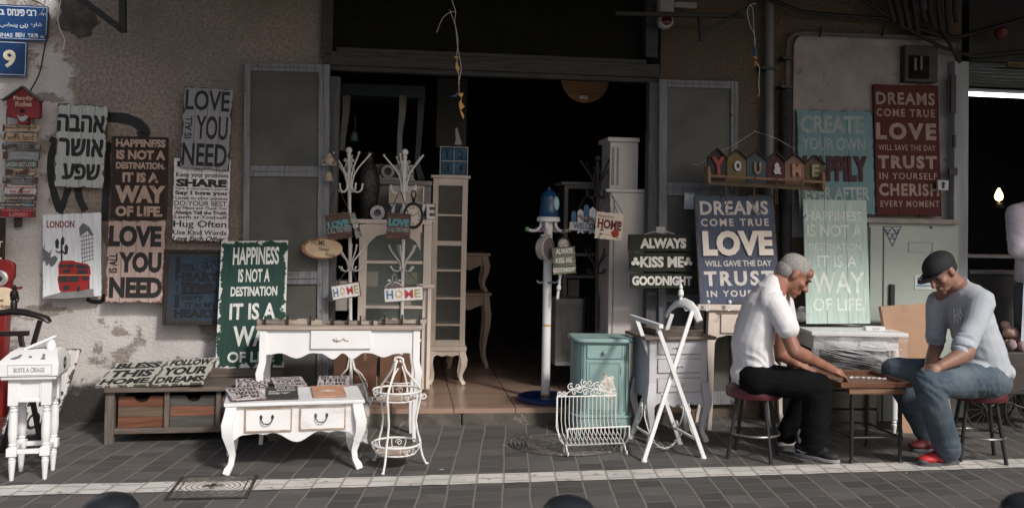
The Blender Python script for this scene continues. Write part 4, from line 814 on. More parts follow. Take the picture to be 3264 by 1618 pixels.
# ---- white console table
M, W = stand(G(824,1416), G(1326,1406)); zt = .767; dp = .26
cs = thing('console_table', 'tall white console table with scalloped apron and limed wood top', 'table', None, M=M)
mb = MB(M); mb.box(-W/2-.035, W/2+.035, -.03, dp+.02, zt-.026, zt); obj('tabletop', mb, limed, cs, bev=.005)
mb = MB(); xz(mb, scallop(W-.015, zt-.026, .575, [(0,.0),(.05,-.005),(.11,-.014),(.22,.02),(.32,-.014),(.37,-.012),(.455,.027),(.515,-.012)]+[(.575,.027),(.655,-.014),(.69,-.012),(.78,.016),(.86,-.006),(.93,-.012),(1,.0)]), -.004, .02, M)
mb.M = M; mb.box(-W/2+.01, -W/2+.03, .016, dp-.01, .6, zt-.026); mb.box(W/2-.03, W/2-.01, .016, dp-.01, .6, zt-.026); mb.box(-W/2+.03, W/2-.03, dp-.03, dp-.01, .6, zt-.026); obj('apron', mb, white, cs, bev=.002)
for x, y in ((-W/2+.012,.006),(W/2-.012,.006),(-W/2+.03,dp-.01),(W/2-.02,dp-.01)):
    mb = MB(); sgn = math.copysign(1, x); pr = [(1,0,.046),(.72,.0,.046),(.62,.014,.05),(.5,.008,.042),(.3,-.003,.033),(.1,-.004,.026),(0,.0,.026)]
    mb.tube([M @ Vector((x+sgn*o_*1.2, y-(o_ if y < .1 else -o_), (zt-.026)*f)) for f, o_, s in pr], [s*.5 for f, o_, s in pr], 4, sq=True, up=M.to_3x3() @ Vector((1,0,0))); obj('leg', mb, white, cs, bev=.004)
mb = MB(M); mb.box(-.195, .197, -.022, -.003, .617, .741); dr_ = obj('drawer', mb, white, cs, bev=.005)
mb = MB(M); mb.ell((-.02,-.03,.68), (.012,.01,.012), None, 10, 6); mb.tube([(-.05,-.026,.684),(-.035,-.03,.676),(-.02,-.03,.68)], .005, 6); mb.tube([(-.02,-.03,.68),(.0,-.03,.676),(.012,-.03,.688),(.026,-.03,.686),(.03,-.026,.675),(.05,-.026,.675)], .0045, 6); obj('handle', mb, mat('worn_white_metal', (.5,.48,.46), .4, .4, 40), dr_)
# hook racks lying on the console
rb = wood('rack_board_print', (.07,.055,.05), (.42,.36,.3), 0, .6, scale=3)
def rack_bar(label, x0, x1, hooks, hz, up=0):
    r = thing('hook_rack', label, 'hook rack', M @ Vector(((x0+x1)/2, .1, zt)), math.atan2(M[1][0], M[0][0]), group='hook racks lying on the console'); mb = MB(M); n = 14; pl = []
    rg = random.Random(int(x0*100))
    for i in range(n+1): pl.append((x0+(x1-x0)*i/n, zt+.02+hz*rg.random()))
    xz(mb, [(x0,zt+.001+up)]+[(x1,zt+.001+up)]+[(a, b2+up) for a, b2 in pl[::-1]], .07, .05, Matrix.Identity(4)); obj('board', mb, rb, r, smooth=False)
    for x in hooks: mb = MB(M); mb.box(x-.006, x+.006, .035, .05, zt+.001+up*.3, zt+.062+up); mb.box(x-.005, x+.005, .05, .072, zt+.012+up, zt+.022+up); obj('hook', mb, bs, r, bev=.002)
X_ = lambda px: (px-1075)/482
rack_bar('black hook rack with pale cutouts at the left end of the console', X_(812), X_(1014), [X_(838), X_(908), X_(978)], .022)
rack_bar('hook rack of small pale figures in the middle of the console', X_(1032), X_(1190), [X_(1049), X_(1096), X_(1135), X_(1174)], .008)
rack_bar('dark hook rack stacked at the right end of the console', X_(1196), X_(1348), [X_(1212), X_(1268), X_(1324)], .018, .008)
# ---- bench with crate drawers
pa = G(345,1417); M, W = stand(pa, D(800,1396,6.02)*0+Vector((-1.55, 6.035, 0))); dp = .5; zt = .366
bw = wood('reclaimed_grey_wood', (.085,.07,.06), (.16,.13,.11), 0, .75, wear=((.16,.08,.055), .63, 7)); bwv = wood('reclaimed_grey_post', (.085,.073,.065), (.16,.135,.115), 2, .75)
bn = thing('storage_bench', 'low reclaimed wood bench with crate drawers of mixed planks', 'bench', None, M=M)
mb = MB(M); mb.box(-W/2-.03, W/2+.03, -.03, dp, zt-.03, zt); obj('top', mb, bw, bn, bev=.004)
mb = MB(M); mb.box(-W/2+.3, W/2+.03, .33, dp+.05, zt+.001, zt+.066); obj('ledge', mb, bw, bn, bev=.004)
for x in (-W/2, W/2):
    for y in (0, dp-.06): mb = MB(M); mb.box(x-.028, x+.028, y-.0, y+.056, 0, zt-.03); obj('leg', mb, bwv, bn, bev=.003)
mb = MB(M); mb.box(-W/2+.028, W/2-.028, .006, .05, .065, .1); obj('rail', mb, bw, bn, bev=.003); nD = 3; pw = (W-.056)/nD
mb = MB(M); mb.box(-W/2+.03, W/2-.03, dp-.05, dp-.04, .1, zt-.03); mb.box(-W/2+.03, W/2-.03, .05, dp-.05, .08, .1); obj('back_panel', mb, ins, bn)
pc = [(.19,.075,.045),(.1,.095,.085),(.21,.09,.055),(.16,.115,.08),(.22,.095,.06)]; pms = [wood('crate_plank_%s' % nm_, tuple(x*.6 for x in c_), c_, 0, .75) for nm_, c_ in zip(('rust','slate','orange','tan','brick'), pc)]
for i in range(nD):
    x0 = -W/2+.028+i*pw; x1 = x0+pw
    if i: mb = MB(M); mb.box(x0-.016, x0+.016, .004, .05, .1, zt-.03); obj('divider', mb, bwv, bn, bev=.003)
    x0 += .018; x1 -= .018; hts = [.102,.17,.235,.3]
    mb = MB(M); mb.box(x0, x1, .06, .07, .102, .28); mb.box(x0, x0+.012, .06, dp-.06, .102, .28); mb.box(x1-.012, x1, .06, dp-.06, .102, .28); dr_ = obj('drawer', mb, ins, bn)
    for j in range(3):
        mb = MB(); xm = (x0+x1)/2
        if j < 2: xz(mb, [(x0,hts[j]),(x1,hts[j]),(x1,hts[j+1]-.002),(x0,hts[j+1]-.002)], .035, .024, M)
        else: xz(mb, [(x0,hts[j]),(x1,hts[j]),(x1,hts[j+1]),(xm+.06,hts[j+1])]+[(xm+.045*math.cos(R(a)), hts[j+1]-.005-.035*math.sin(R(a))) for a in range(0,181,20)]+[(xm-.06,hts[j+1]),(x0,hts[j+1])], .035, .024, M)
        obj('plank', mb, pms[(0,3,0,1,4,1,2,1,0)[i*3+j]], dr_)
def bsign(label, c, pts, zs, lines, seed):
    q = [D(*cp(c, *p), y) for p, y in zip(pts, zs)]
    return sign('sign_board', label, 'sign', q, (.44,.44,.39), (.1,.09,.075), lines, c, 4, .012, .008, .02, .7, frac=True, seed=seed, drop=.006, group='sign boards lying on the wooden bench')
FOLb = [(a,*r_[:4],ik,dict(wt=.05)) for a, *r_ in FOL]; BLEb = [(a,*r_[:4],ik,dict(wt=.05)) for a, *r_ in BLE]
bsign('pale green-grey bless this home board on the left of the wooden bench', 'C6', [(135,185),(525,158),(450,345),(35,350)], (6.27,6.3,5.87,5.84), BLEb, 3)
bsign('pale green-grey follow your dreams board on the middle of the wooden bench', 'C6', [(545,150),(905,135),(865,325),(450,348)], (6.3,6.33,5.9,5.87), FOLb, 4)
# ---- white shoe box stand
A, B = G(36,1531), G(142,1526); M, W = stand(A, B); dp = .19
fs = thing('shoe_shine_stand', 'white shoe shine box on tall turned legs with a sloping foot rest', 'stand', None, M=M); zl = .575
for x in (-W/2, W/2):
    for y in (0, dp):
        mb = MB(M); mb.lathe([(.011,0),(.019,.1),(.02,.108),(.016,.113),(.02,.12),(.016,.128),(.024,.135),(.024,.18),(.017,.187),(.022,.197),(.017,.205),(.021,.215),(.025,.26),(.022,.36),(.017,.375),(.022,.383),(.016,.392),(.022,.402),(.02,.412)], Matrix.Translation((x,y,0)), 16)
        mb.box(x-.026,x+.026,y-.026,y+.026,.135,.18); mb.box(x-.026,x+.026,y-.026,y+.026,.412,zl-.02); obj('leg', mb, white, fs, bev=.002)
mb = MB(M); mb.box(-W/2+.026,W/2-.026,-.012,.012,.145,.17); mb.box(-W/2+.026,W/2-.026,dp-.012,dp+.012,.145,.17); mb.box(-W/2-.01,-W/2+.01,.026,dp-.026,.145,.17); mb.box(W/2-.01,W/2+.01,.026,dp-.026,.145,.17); obj('stretcher', mb, white, fs, bev=.003)
mb = MB(M)
for y in (-.016, dp+.004): mb.box(-W/2+.026,W/2-.026,y,y+.012,.43,zl-.02)
for x in (-W/2-.016, W/2+.004): mb.box(x,x+.012,.026,dp-.026,.43,zl-.02)
mb.box(-W/2+.02,W/2-.02,-.022,-.0165,.535,zl-.02); mb.box(-W/2+.02,W/2-.02,-.022,-.0165,.43,.445); mb.box(-W/2+.02,-W/2+.035,-.022,-.0165,.445,.535); mb.box(W/2-.035,W/2-.02,-.022,-.0165,.445,.535); obj('apron', mb, white, fs, bev=.002)
mb = MB(M); mb.box(-W/2-.06,W/2+.055,-.055,dp+.05,zl-.02,zl+.002); obj('ledge', mb, white, fs, bev=.008)
ix0, ix1, iy0, iy1 = -W/2-.075, W/2+.065, -.065, dp+.06
mb = MB(M); z0 = zl+.0025; mb.add([(ix0,iy0,z0),(ix1,iy0,z0),(ix1,iy1,z0),(ix0,iy1,z0),(ix0,iy0,z0+.07),(ix1,iy0,z0+.07),(ix1,iy1,z0+.07),(ix0,iy1,z0+.07),(ix0+.045,iy0+.1,z0+.125),(ix1-.03,iy0+.1,z0+.125),(ix1-.03,iy1-.05,z0+.125),(ix0+.045,iy1-.05,z0+.125)],
  [(0,3,2,1),(0,1,5,4),(1,2,6,5),(2,3,7,6),(3,0,4,7),(4,5,9,8),(5,6,10,9),(6,7,11,10),(7,4,8,11),(8,9,10,11)]); bx = obj('box', mb, white, fs, bev=.003)
mb = MB(); Fm = M @ Matrix.Translation((0, iy0-.001, z0+.035)) @ Matrix.Rotation(R(90), 4, 'X'); gry = ink((.3,.29,.28)); put_text(mb, 'BOITE A CIRAGE', -.075, -.012, .08, .012, Fm, wt=.02, serif=True)
for q in ((-.105,.115,.026,.028),(-.105,.115,-.028,-.026),(-.105,-.103,-.026,.026),(.113,.115,-.026,.026)): mb.add([(q[0],q[2],.001),(q[1],q[2],.001),(q[1],q[3],.001),(q[0],q[3],.001)], [(0,1,2,3)], Fm)
obj('lettering', mb, gry, bx, smooth=False)
sl = math.atan2(.055,.1); Fm = M @ Matrix.Translation((0, iy0+.05, z0+.0985)) @ Matrix.Rotation(sl, 4, 'X'); mb = MB(); ic = ink((.16,.17,.19))
mb.add([(x,y,.0015) for x, y in ((-.1,-.02),(-.075,-.022),(-.055,-.006),(-.048,.02),(-.062,.022),(-.068,.008),(-.085,.0),(-.098,-.01))], [(0,1,2,3,4,5,6,7)], Fm); mb.lathe([(.009,0),(.009,.002)], Fm @ Matrix.Translation((-.005,0,.0)), 12)
mb.add([(x,y,.0015) for x, y in ((.05,-.024),(.078,-.024),(.07,-.014),(.066,.024),(.05,.024),(.056,.0))], [(0,1,2,3,4,5)], Fm); obj('shoe_print', mb, ic, bx, smooth=False)
mb = MB(); Fs = M @ Matrix.Translation((ix1+.001, (iy0+iy1)/2, z0+.05)) @ Matrix.Rotation(R(90), 4, 'Z') @ Matrix.Rotation(R(90), 4, 'X'); mb.lathe([(.034,0),(.034,.001)], Fs, 24); obj('round_label', mb, ink((.03,.03,.03)), bx)
mb = MB(); put_text(mb, 'POLISH', -.03, -.01, .03, .012, Fs, z=.0022, wt=.03); obj('lettering', mb, iw, bx, smooth=False)
mb = MB(M); mb.lathe([(.024,0),(.026,.03),(.018,.045),(.016,.06),(.014,.068)], Matrix.Translation((.075, .1, z0+.125)), 16); mb.bar((-.06,.1,z0+.128),(.1,.1,z0+.2),.05,.014); obj('foot_rest', mb, white, fs, bev=.003)
# ---- white wire plant stand
c0 = Vector((-.665, 5.47, 0)); M = Matrix.Translation(c0)
ps = thing('plant_stand', 'white wire plant stand with two round trays joined at the top', 'plant stand', None, M=M)
def ring(r, z, n=36): return [(r*math.cos(2*math.pi*i/n), r*math.sin(2*math.pi*i/n), z) for i in range(n)]
def spiral(c, ax, ay, r, turns=1.4, s=1, a0=0, n=22): return [Vector(c)+Vector(ax)*(r*(1-i/n*.85)*math.cos(a0+s*turns*2*math.pi*i/n))+Vector(ay)*(r*(1-i/n*.85)*math.sin(a0+s*turns*2*math.pi*i/n)) for i in range(n+1)]
disc = mat('tan_wicker', (.42,.33,.26), .8, .25, 30)
for z in (.115, .43):
    mb = MB(M); mb.tube(ring(.143,z+.025), .0065, 8, True); mb.tube(ring(.118,z-.028), .0045, 8, True)
    for k in range(10): a = k*math.pi/5; mb.tube([(.143*math.cos(a),.143*math.sin(a),z+.025),(.14*math.cos(a),.14*math.sin(a),z),(.118*math.cos(a),.118*math.sin(a),z-.028)], .003, 6)
    for k in range(5):
        a = k*math.pi*.4+.3; ax = Vector((-math.sin(a),math.cos(a),0)); mb.tube(spiral(Vector((.132*math.cos(a),.132*math.sin(a),z-.002)), ax, (0,0,1), .021), .0028, 6)
    tr = obj('tray', mb, iwh, ps); mb = MB(M); mb.lathe([(.112,z-.03),(.112,z-.026)], None, 30); obj('tray_base', mb, disc, tr)
for k, a in enumerate((R(-105), R(20), R(140))):
    d = Vector((math.cos(a), math.sin(a), 0)); mb = MB(M)
    mb.tube([d*.01+ZV*.63, d*.035+ZV*.61, d*.05+ZV*.57, d*.09+ZV*.52, d*.135+ZV*.47, d*.148+ZV*.42, d*.13+ZV*.34, d*.118+ZV*.27, d*.13+ZV*.2, d*.148+ZV*.145, d*.152+ZV*.1, d*.165+ZV*.05, d*.19+ZV*.0], .0068, 8)
    mb.ell(d*.192+ZV*.007, (.012,.012,.007), None, 10, 6); obj('leg', mb, iwh, ps)
mb = MB(M); mb.tube([(-.02,0,.625),(-.015,0,.645),(.01,0,.65),(.03,0,.64),(.032,0,.62)], .007, 8); obj('top_loop', mb, iwh, ps)
# ---- white iron coat stands
def coat_stand(m, name, label, fz, arms=6, rot=0.0):
    r = thing(name, label, 'coat stand', None, M=Matrix.Identity(4), group='white iron coat stands' if m is iwh else None)
    mb = MB(); mb.tube([(0,0,.06),(0,0,1.84)], .0135, 12); obj('pole', mb, m, r); mb = MB(); mb.ell((0,0,1.868), (.026,.026,.026)); mb.lathe([(.016,1.82),(.018,1.835),(.012,1.845)], None, 14); obj('knob', mb, m, r)
    for k in range(arms):
        a = rot+k*2*math.pi/arms; d = Vector((math.cos(a), math.sin(a), 0)); mb = MB()
        mb.tube([d*.155+ZV*1.835, d*.12+ZV*1.795, d*.075+ZV*1.745, d*.04+ZV*1.69, d*.022+ZV*1.63, d*.019+ZV*1.58], .0062, 8); mb.ell(d*.157+ZV*1.84, (.01,.01,.01), None, 8, 6)
        mb.tube([d*.019+ZV*1.6, d*.026+ZV*1.575, d*.05+ZV*1.555, d*.078+ZV*1.558, d*.095+ZV*1.58, d*.1+ZV*1.61], .0068, 8); mb.ell(d*.1+ZV*1.612, (.0095,.0095,.0095), None, 8, 6); obj('upper_hook', mb, m, r)
        mb = MB(); mb.tube([d*.105+ZV*1.155, d*.09+ZV*1.12, d*.06+ZV*1.08, d*.03+ZV*1.045, d*.016+ZV*1.0, d*.02+ZV*.975, d*.04+ZV*.965, d*.07+ZV*.972, d*.088+ZV*.995], .0058, 8); mb.ell(d*.106+ZV*1.158, (.009,.009,.009), None, 8, 6); mb.ell(d*.089+ZV*.997, (.009,.009,.009), None, 8, 6); obj('lower_hook', mb, m, r)
    for k in range(4):
        a = rot+k*math.pi/2+.4; d = Vector((math.cos(a), math.sin(a), 0)); mb = MB(); q = d*.014+ZV*1.78
        mb.tube(spiral(d*.034+ZV*1.79, d, ZV, .017, 1.1, -1, math.pi*1.15)[::-1]+[d*.03+ZV*1.755, d*.046+ZV*1.72, d*.042+ZV*1.69, d*.03+ZV*1.672]+spiral(d*.025+ZV*1.69, d, ZV, .017, 1.1, -1, -.3), .0036, 6); obj('scroll', mb, m, r)
    for k in range(6):
        a = rot+k*math.pi/3+.2; d = Vector((math.cos(a), math.sin(a), 0)); mb = MB()
        mb.tube([d*.012+ZV*.32, d*.03+ZV*.24, d*.075+ZV*.2, d*.115+ZV*.14, d*.14+ZV*.07, d*.145+ZV*.03, d*.165+ZV*.008]+spiral(d*.175+ZV*.03, d, ZV, .022, 1.0, 1, -math.pi/2), .0068, 8); obj('foot', mb, m, r)
    mb = MB(); mb.tube(ring(.115,.14), .005, 6, True); obj('base_ring', mb, m, r); return r
def setM(o, M):
    o.matrix_world = M; MW[o.name] = M.copy()
    for ch in o.children: MW[ch.name] = M.copy(); [MW.__setitem__(g.name, M.copy()) for g in ch.children]
csA = coat_stand(iwh, 'coat_stand', 'white iron coat stand beside the left screen door, leaning a little', 1, 5, .35)
pA = P(1120,1267,6.95); pA.z = .121; MA = Matrix.Translation(pA) @ Matrix.Rotation(R(-1.9), 4, 'Y'); 
pB = G(1276,1272,.121); MBt = Matrix.Translation(pB) @ Matrix.Rotation(R(-.2), 4, 'Y') @ Matrix.Rotation(R(28), 4, 'Z')
csB = dup(csA, None, MBt); csB['label'] = 'white iron coat stand nearer the tall glass cabinet with a pocket watch clock on it'
setM(csA, MA)
# ---- dark iron coat stand at the right of the doorway
csC = coat_stand(mat('dark_wrought_iron', (.022,.02,.02), .5), 'coat_stand', 'black iron coat stand holding the welcome sign in the doorway', 1, 4, .5)
pC = P(1900,1235,7.05); pC.z = .121; setM(csC, Matrix.Translation(pC) @ Matrix.Rotation(R(-.6), 4, 'Y'))
# ---- things hanging on the coat stands
twn = mat('dark_chain', (.05,.045,.04), .5)
def chain(name, parent, pts, r=.003): mb = MB(); mb.tube(pts, r, 6); return obj(name, mb, twn, parent)
def wavy(wd, h):
    pl = []; n = 40
    for i in range(n*4):
        f = (i%n)/n; s_ = i//n; w_ = .02*wd*math.sin(f*math.pi*4)
        pl.append(((-wd/2+wd*f, -h/2+abs(w_)) if s_ == 0 else (wd/2-abs(w_), -h/2+h*f) if s_ == 1 else (wd/2-wd*f, h/2-abs(w_)) if s_ == 2 else (-wd/2+abs(w_), h/2-h*f)))
    return [pl]
it = ink((.1,.32,.36)); it2 = ink((.3,.36,.37))
pl_ = wood('love_plaque_planks', (.05,.035,.03), (.16,.085,.07), 0, .7, wear=((.035,.035,.035), .6, 14))
LV = lambda a, b2: [('LOVE',*a,it,dict(wt=.06,serif=True)),('IS ALL YOU NEED',*b2,it2,dict(wt=.02))]
hg = 'dark love plaques hanging on the white coat stands'
o, *_ = sign('hanging_sign', 'dark love plaque hanging tilted on the left white coat stand', 'hanging sign', quadP('D1', [(388,972),(705,930),(730,1268),(405,1312)], 6.78), None, None, LV((405,1045,690,1138),(410,1130,722,1200)), 'D1', 1, .01, matr=pl_, polys=wavy, group=hg)
chain('chain', o, [P(*cp('D1',420,965),6.79), P(*cp('D1',520,640),6.83)]); chain('chain', o, [P(*cp('D1',690,930),6.79), P(*cp('D1',560,640),6.83)])
o, *_ = sign('hanging_sign', 'dark love plaque hanging straight below the pocket watch clock', 'hanging sign', quadP('D1', [(1165,945),(1478,955),(1470,1295),(1165,1275)], 6.72), None, None, LV((1185,1025,1455,1120),(1180,1140,1455,1190)), 'D1', 1, .01, matr=pl_, polys=wavy, group=hg)
chain('chain', o, [P(*cp('D1',1210,950),6.73), P(*cp('D1',1330,670),6.78)], .004); chain('chain', o, [P(*cp('D1',1440,955),6.73), P(*cp('D1',1345,670),6.78)], .004)
mb = MB(); q = quadP('D1', [(728,950),(805,925),(812,1270),(735,1290)], 6.84); fq = frame4(*q); mb.box(-fq[1]/2,fq[1]/2,-fq[2]/2,fq[2]/2,-.03,0,fq[0]); o = tag(obj('hanging_sign', mb, boardmat('edge_sign_paint', (.3,.32,.28), (.06,.08,.065), fq[1], fq[2], .003, .03, .6), M=fq[0]), 'narrow grey-green sign seen nearly edge-on behind the tilted love plaque', 'hanging sign')
mb = MB(); [put_text(mb, s_, -fq[1]/2+.004, y, fq[1]/2-.003, y+.028, fq[0], wt=.03) for s_, y in (('LOV',.02),('SS',-.02))]; obj('lettering', mb, iw, o, smooth=False)
ih = [ink((.04,.15,.26)), ink((.5,.37,.18)), ink((.4,.05,.06)), ink((.3,.3,.13))]
def homesign(label, q, bx):
    o, M_, wd, h = sign('hanging_sign', label, 'hanging sign', quadP('D2', q, 6.66), (.62,.6,.6), (.4,.36,.33), [(ch,*b2,m_,dict(wt=.03)) for ch, b2, m_ in zip('HOME', bx, ih)], 'D2', 1, .01, .003, .006, .78, group='small coloured home signs on the coat stands', wav=0, rnd=.002)
    mb = MB(); a, b2 = wd/2, h/2
    for r_ in ((-a-.004,a+.004,b2,b2+.005),(-a-.004,a+.004,-b2-.005,-b2),(-a-.005,-a,-b2,b2),(a,a+.005,-b2,b2)): mb.box(r_[0],r_[1],r_[2],r_[3],-.012,.003,M_)
    obj('frame', mb, mat('brown_sign_edge', (.1,.06,.045), .7), o); return o
o = homesign('tilted white home sign with coloured letters on the left coat stand', [(465,685),(815,635),(832,800),(485,862)], [(488,715,552,822),(570,697,635,795),(660,688,740,788),(750,668,812,780)])
chain('chain', o, [P(*cp('D2',510,680),6.66), P(*cp('D2',690,440),6.75)]); chain('chain', o, [P(*cp('D2',790,640),6.66), P(*cp('D2',715,440),6.75)])
o = homesign('level white home sign with coloured letters on the right coat stand', [(1138,718),(1620,685),(1635,855),(1145,885)], [(1165,738,1250,850),(1270,735,1370,835),(1395,730,1505,838),(1520,722,1600,828)])
chain('chain', o, [P(*cp('D2',1180,715),6.66), P(*cp('D2',1380,460),6.75)]); chain('chain', o, [P(*cp('D2',1600,688),6.66), P(*cp('D2',1400,460),6.75)])
# bark oval sign
M_, wd, h = frame4(*quadP('D2', [(85,60),(610,80),(605,345),(80,335)], 6.7)); oval = lambda k=1: [(wd/2*k*math.cos(a*math.pi/32)*(1+.03*noise.noise(Vector((a*.7,k,2)))), h/2*k*math.sin(a*math.pi/32)*(1+.05*noise.noise(Vector((a*.9,k,5))))) for a in range(64)]
mb = MB(M_); mb.prism(oval(), -.02, 0); o = tag(obj('hanging_sign', mb, mat('burnt_bark_edge', (.3,.16,.09), .85, .5, 22, wear=((.06,.03,.02), .6, 30), bump=.8), M=M_), 'oval bark-edged home sweet home sign on the left coat stand', 'hanging sign')
mb = MB(M_); mb.prism([(x*.9+.012, y*.86) for x, y in oval()], 0, .004); obj('wood_face', mb, mat('pale_wood_face', (.52,.39,.26), .6, .2, 5), o)
mb = MB(); brn2 = ink((.06,.035,.025))
for s_, x0, y0, x1, y1 in (('HOME',205,100,385,160),('Sweet',305,190,435,235),('Home',385,262,510,305)):
    a = M_.inverted() @ P(*cp('D2',x0,y1),6.7); b2 = M_.inverted() @ P(*cp('D2',x1,y0),6.7); put_text(mb, s_, a.x, a.y, b2.x, b2.y, M_, z=.0055, serif=True, wt=.01, tilt=-.08)
obj('lettering', mb, brn2, o, smooth=False); chain('cord', o, [P(*cp('D2',345,75),6.705), P(*cp('D2',640,-300),6.8)], .002)
# pocket watch clocks
def clock(name, label, c, cx, cy, rx, ry, Y0, numerals=True):
    F = face(c, cx, cy, Y0); p = P(*cp(c, cx, cy), Y0); sc = (P(*cp(c, cx+rx, cy), Y0)-p).length; sy = (P(*cp(c, cx, cy-ry), Y0)-p).length
    F = F @ Matrix.Diagonal((sc, sy, sy, 1)); r = thing(name, label, 'clock', p, TH)
    mb = MB(); mb.lathe([(.98,-.3),(1,-.1),(1,.12),(.9,.16),(.78,.1),(.76,.02),(.01,.02)], F, 36); obj('case', mb, bs, r)
    mb = MB(); mb.lathe([(.8,.02),(.8,.03)], F, 36); fc = obj('dial', mb, mat('cream_dial', (.62,.54,.47), .5, .1), r)
    mb = MB()
    for k in range(12):
        a = k*math.pi/6; K = F @ Matrix.Rotation(-a, 4, 'Z'); nn = (3,1,2,3,2,1,2,3,4,2,1,2)[k]
        for j in range(nn): x = (j-(nn-1)/2)*.075; mb.box(x-.018, x+.018, .5, .7, .032, .036, K)
    obj('numerals', mb, ink((.03,.025,.025)), fc); mb = MB(); K = F @ Matrix.Rotation(R(-70), 4, 'Z'); mb.box(-.02,.02,-.1,.6,.05,.06,K); K = F @ Matrix.Rotation(R(105), 4, 'Z'); mb.box(-.03,.03,-.08,.42,.045,.055,K); obj('hands', mb, bs, fc)
    mb = MB(); top = F @ Matrix.Translation((0,1.0,-.05)); mb.lathe([(.16,0),(.12,.08),(.2,.14),(.2,.24),(.1,.3)], top @ Matrix.Rotation(R(-90),4,'X'), 14); pts = [F @ Vector((.22*math.cos(a*math.pi/10), 1.55+.28*math.sin(a*math.pi/10), -.05)) for a in range(20)]; mb.tube(pts, .006, 6, True); obj('winder', mb, bs, r); return r
clock('pocket_watch_clock', 'large black pocket watch wall clock hanging on the right white coat stand', 'D1', 1505, 985, 132, 172, 6.8)
clock('pocket_watch_clock', 'small black pocket watch clock above the small kiss me goodnight sign', 'D6', 475, 605, 66, 74, 6.84)
def alarm(label, c, cx, cy, rx, ry, Y0, yaw):
    p = P(*cp(c, cx, cy), Y0); sy = (P(*cp(c, cx, cy-ry), Y0)-p).length; F = Matrix.Translation(p) @ Matrix.Rotation(yaw, 4, 'Z') @ Matrix.Rotation(R(90), 4, 'X') @ Matrix.Diagonal((sy,sy,sy,1))
    r = thing('alarm_clock', label, 'clock', p, yaw); mb = MB(); mb.lathe([(.9,-.45),(1,-.35),(1,.3),(.93,.36)], F, 32); obj('case', mb, mat('pale_worn_metal', (.42,.4,.38), .45, .25, 20), r)
    mb = MB(); mb.lathe([(.9,.36),(.9,.38)], F, 32); obj('dial', mb, mat('grey_speckled_dial', (.16,.14,.14), .6, .4, 30), r)
    for a in (-.5, .5): mb = MB(); mb.lathe([(.22,0),(.2,.12),(.05,.2)], F @ Matrix.Translation((a,1.02,0)) @ Matrix.Rotation(R(-90),4,'X'), 12); mb.tube([F @ Vector((a*.7,.9,0)), F @ Vector((a,1.05,0))], .003, 6); obj('bell', mb, MC['pale_worn_metal'], r)
    mb = MB(); mb.tube([F @ Vector(q) for q in ((-.15,1.0,0),(-.2,1.5,0),(0,1.75,0),(.2,1.5,0),(.15,1.0,0))], .0035, 6); obj('handle', mb, MC['pale_worn_metal'], r); return r
alarm('grey twin-bell alarm clock hanging behind the level home sign', 'D2', 1262, 760, 105, 135, 6.74, TH)
alarm('grey twin-bell alarm clock hung sideways on the blue-footed coat stand', 'D6', 300, 640, 60, 112, 6.86, R(55))
# ---- blue footed children's coat stand
p = Vector((.283, 6.99, .121)); ks = thing('octopus_coat_stand', 'white post coat stand with round blue foot and coloured hook balls', 'coat stand', p); M = Matrix.Translation(p); ks.matrix_world = M
blu = mat('deep_blue_paint', (.012,.03,.115), .35, .2); mb = MB(M); mb.lathe([(.2,0),(.212,.008),(.212,.03),(.2,.04)], None, 40); obj('foot', mb, blu, ks)
mb = MB(M); mb.lathe([(.033,.04),(.033,1.36)], None, 20); obj('pole', mb, white, ks); ob_ = mat('ochre_band', (.5,.3,.12), .6)
mb = MB(M); mb.lathe([(.038,.04),(.038,.055)], None, 20); mb.lathe([(.0345,.565),(.0345,.58)], None, 20); obj('band', mb, ob_, ks)
mb = MB(M); mb.lathe([(.075,1.36),(.09,1.366),(.09,1.39),(.08,1.4)], None, 28); obj('plate', mb, white, ks)
mb = MB(M); mb.lathe([(.07,1.4),(.078,1.42),(.07,1.47),(.062,1.5),(.066,1.53),(.06,1.57),(.035,1.6),(.012,1.612),(.01,1.625),(.001,1.63)], None, 24); tp = obj('octopus_body', mb, mat('glossy_blue', (.012,.055,.13), .15, .1), ks)
mb = MB(M); mb.ell((.05,-.03,1.5), (.03,.03,.06), None, 14, 10); obj('face_patch', mb, mat('pale_blue_gloss', (.3,.48,.55), .2), tp)
for a, col in ((R(185),(.14,.3,.1)), (R(-105),(.28,.14,.3)), (R(-12),(.6,.42,.16)), (R(60),(.4,.08,.1)), (R(120),(.1,.2,.4))):
    d = Vector((math.cos(a), math.sin(a), 0)); mb = MB(M); mb.tube([d*.055+ZV*1.36, d*.06+ZV*1.325, d*.085+ZV*1.295, d*.12+ZV*1.29, d*.155+ZV*1.3], .0125, 10); hk = obj('hook', mb, white, ks)
    mb = MB(M); mb.ell(d*.163+ZV*1.303, (.019,.019,.019), None, 12, 8); obj('ball', mb, mat('ball_%d' % (a*100), col, .35), hk)
for k in range(4): a = k*math.pi/2+.3; d = Vector((math.cos(a), math.sin(a), 0)); mb = MB(M); mb.tube([d*.03+ZV*.9, d*.07+ZV*.895, d*.085+ZV*.91], .008, 8); obj('small_hook', mb, mat('pale_blue_hook', (.2,.27,.33), .5), ks)
q = [(365,630),(595,616),(592,885),(370,897)]
o, M_, wd, h = sign('hanging_sign', 'small green and cream always kiss me goodnight plaque on the blue-footed stand', 'hanging sign', quadP('D6', q, 6.78), None, None, [('ALWAYS',398,640,565,697,iw,dict(wt=.06)),('KISS ME',398,730,560,785,iw,dict(wt=.04)),('GOODNIGHT',373,828,587,872,iw,dict(wt=.05))], 'D6', 1, .01, polys=wavy,
    matr=wood('green_cream_planks', (.05,.085,.06), (.3,.28,.2), 0, .7, scale=4)); chain('chain', o, [P(*cp('D6',430,628),6.785), P(*cp('D6',480,500),6.82), P(*cp('D6',545,618),6.785)], .002)
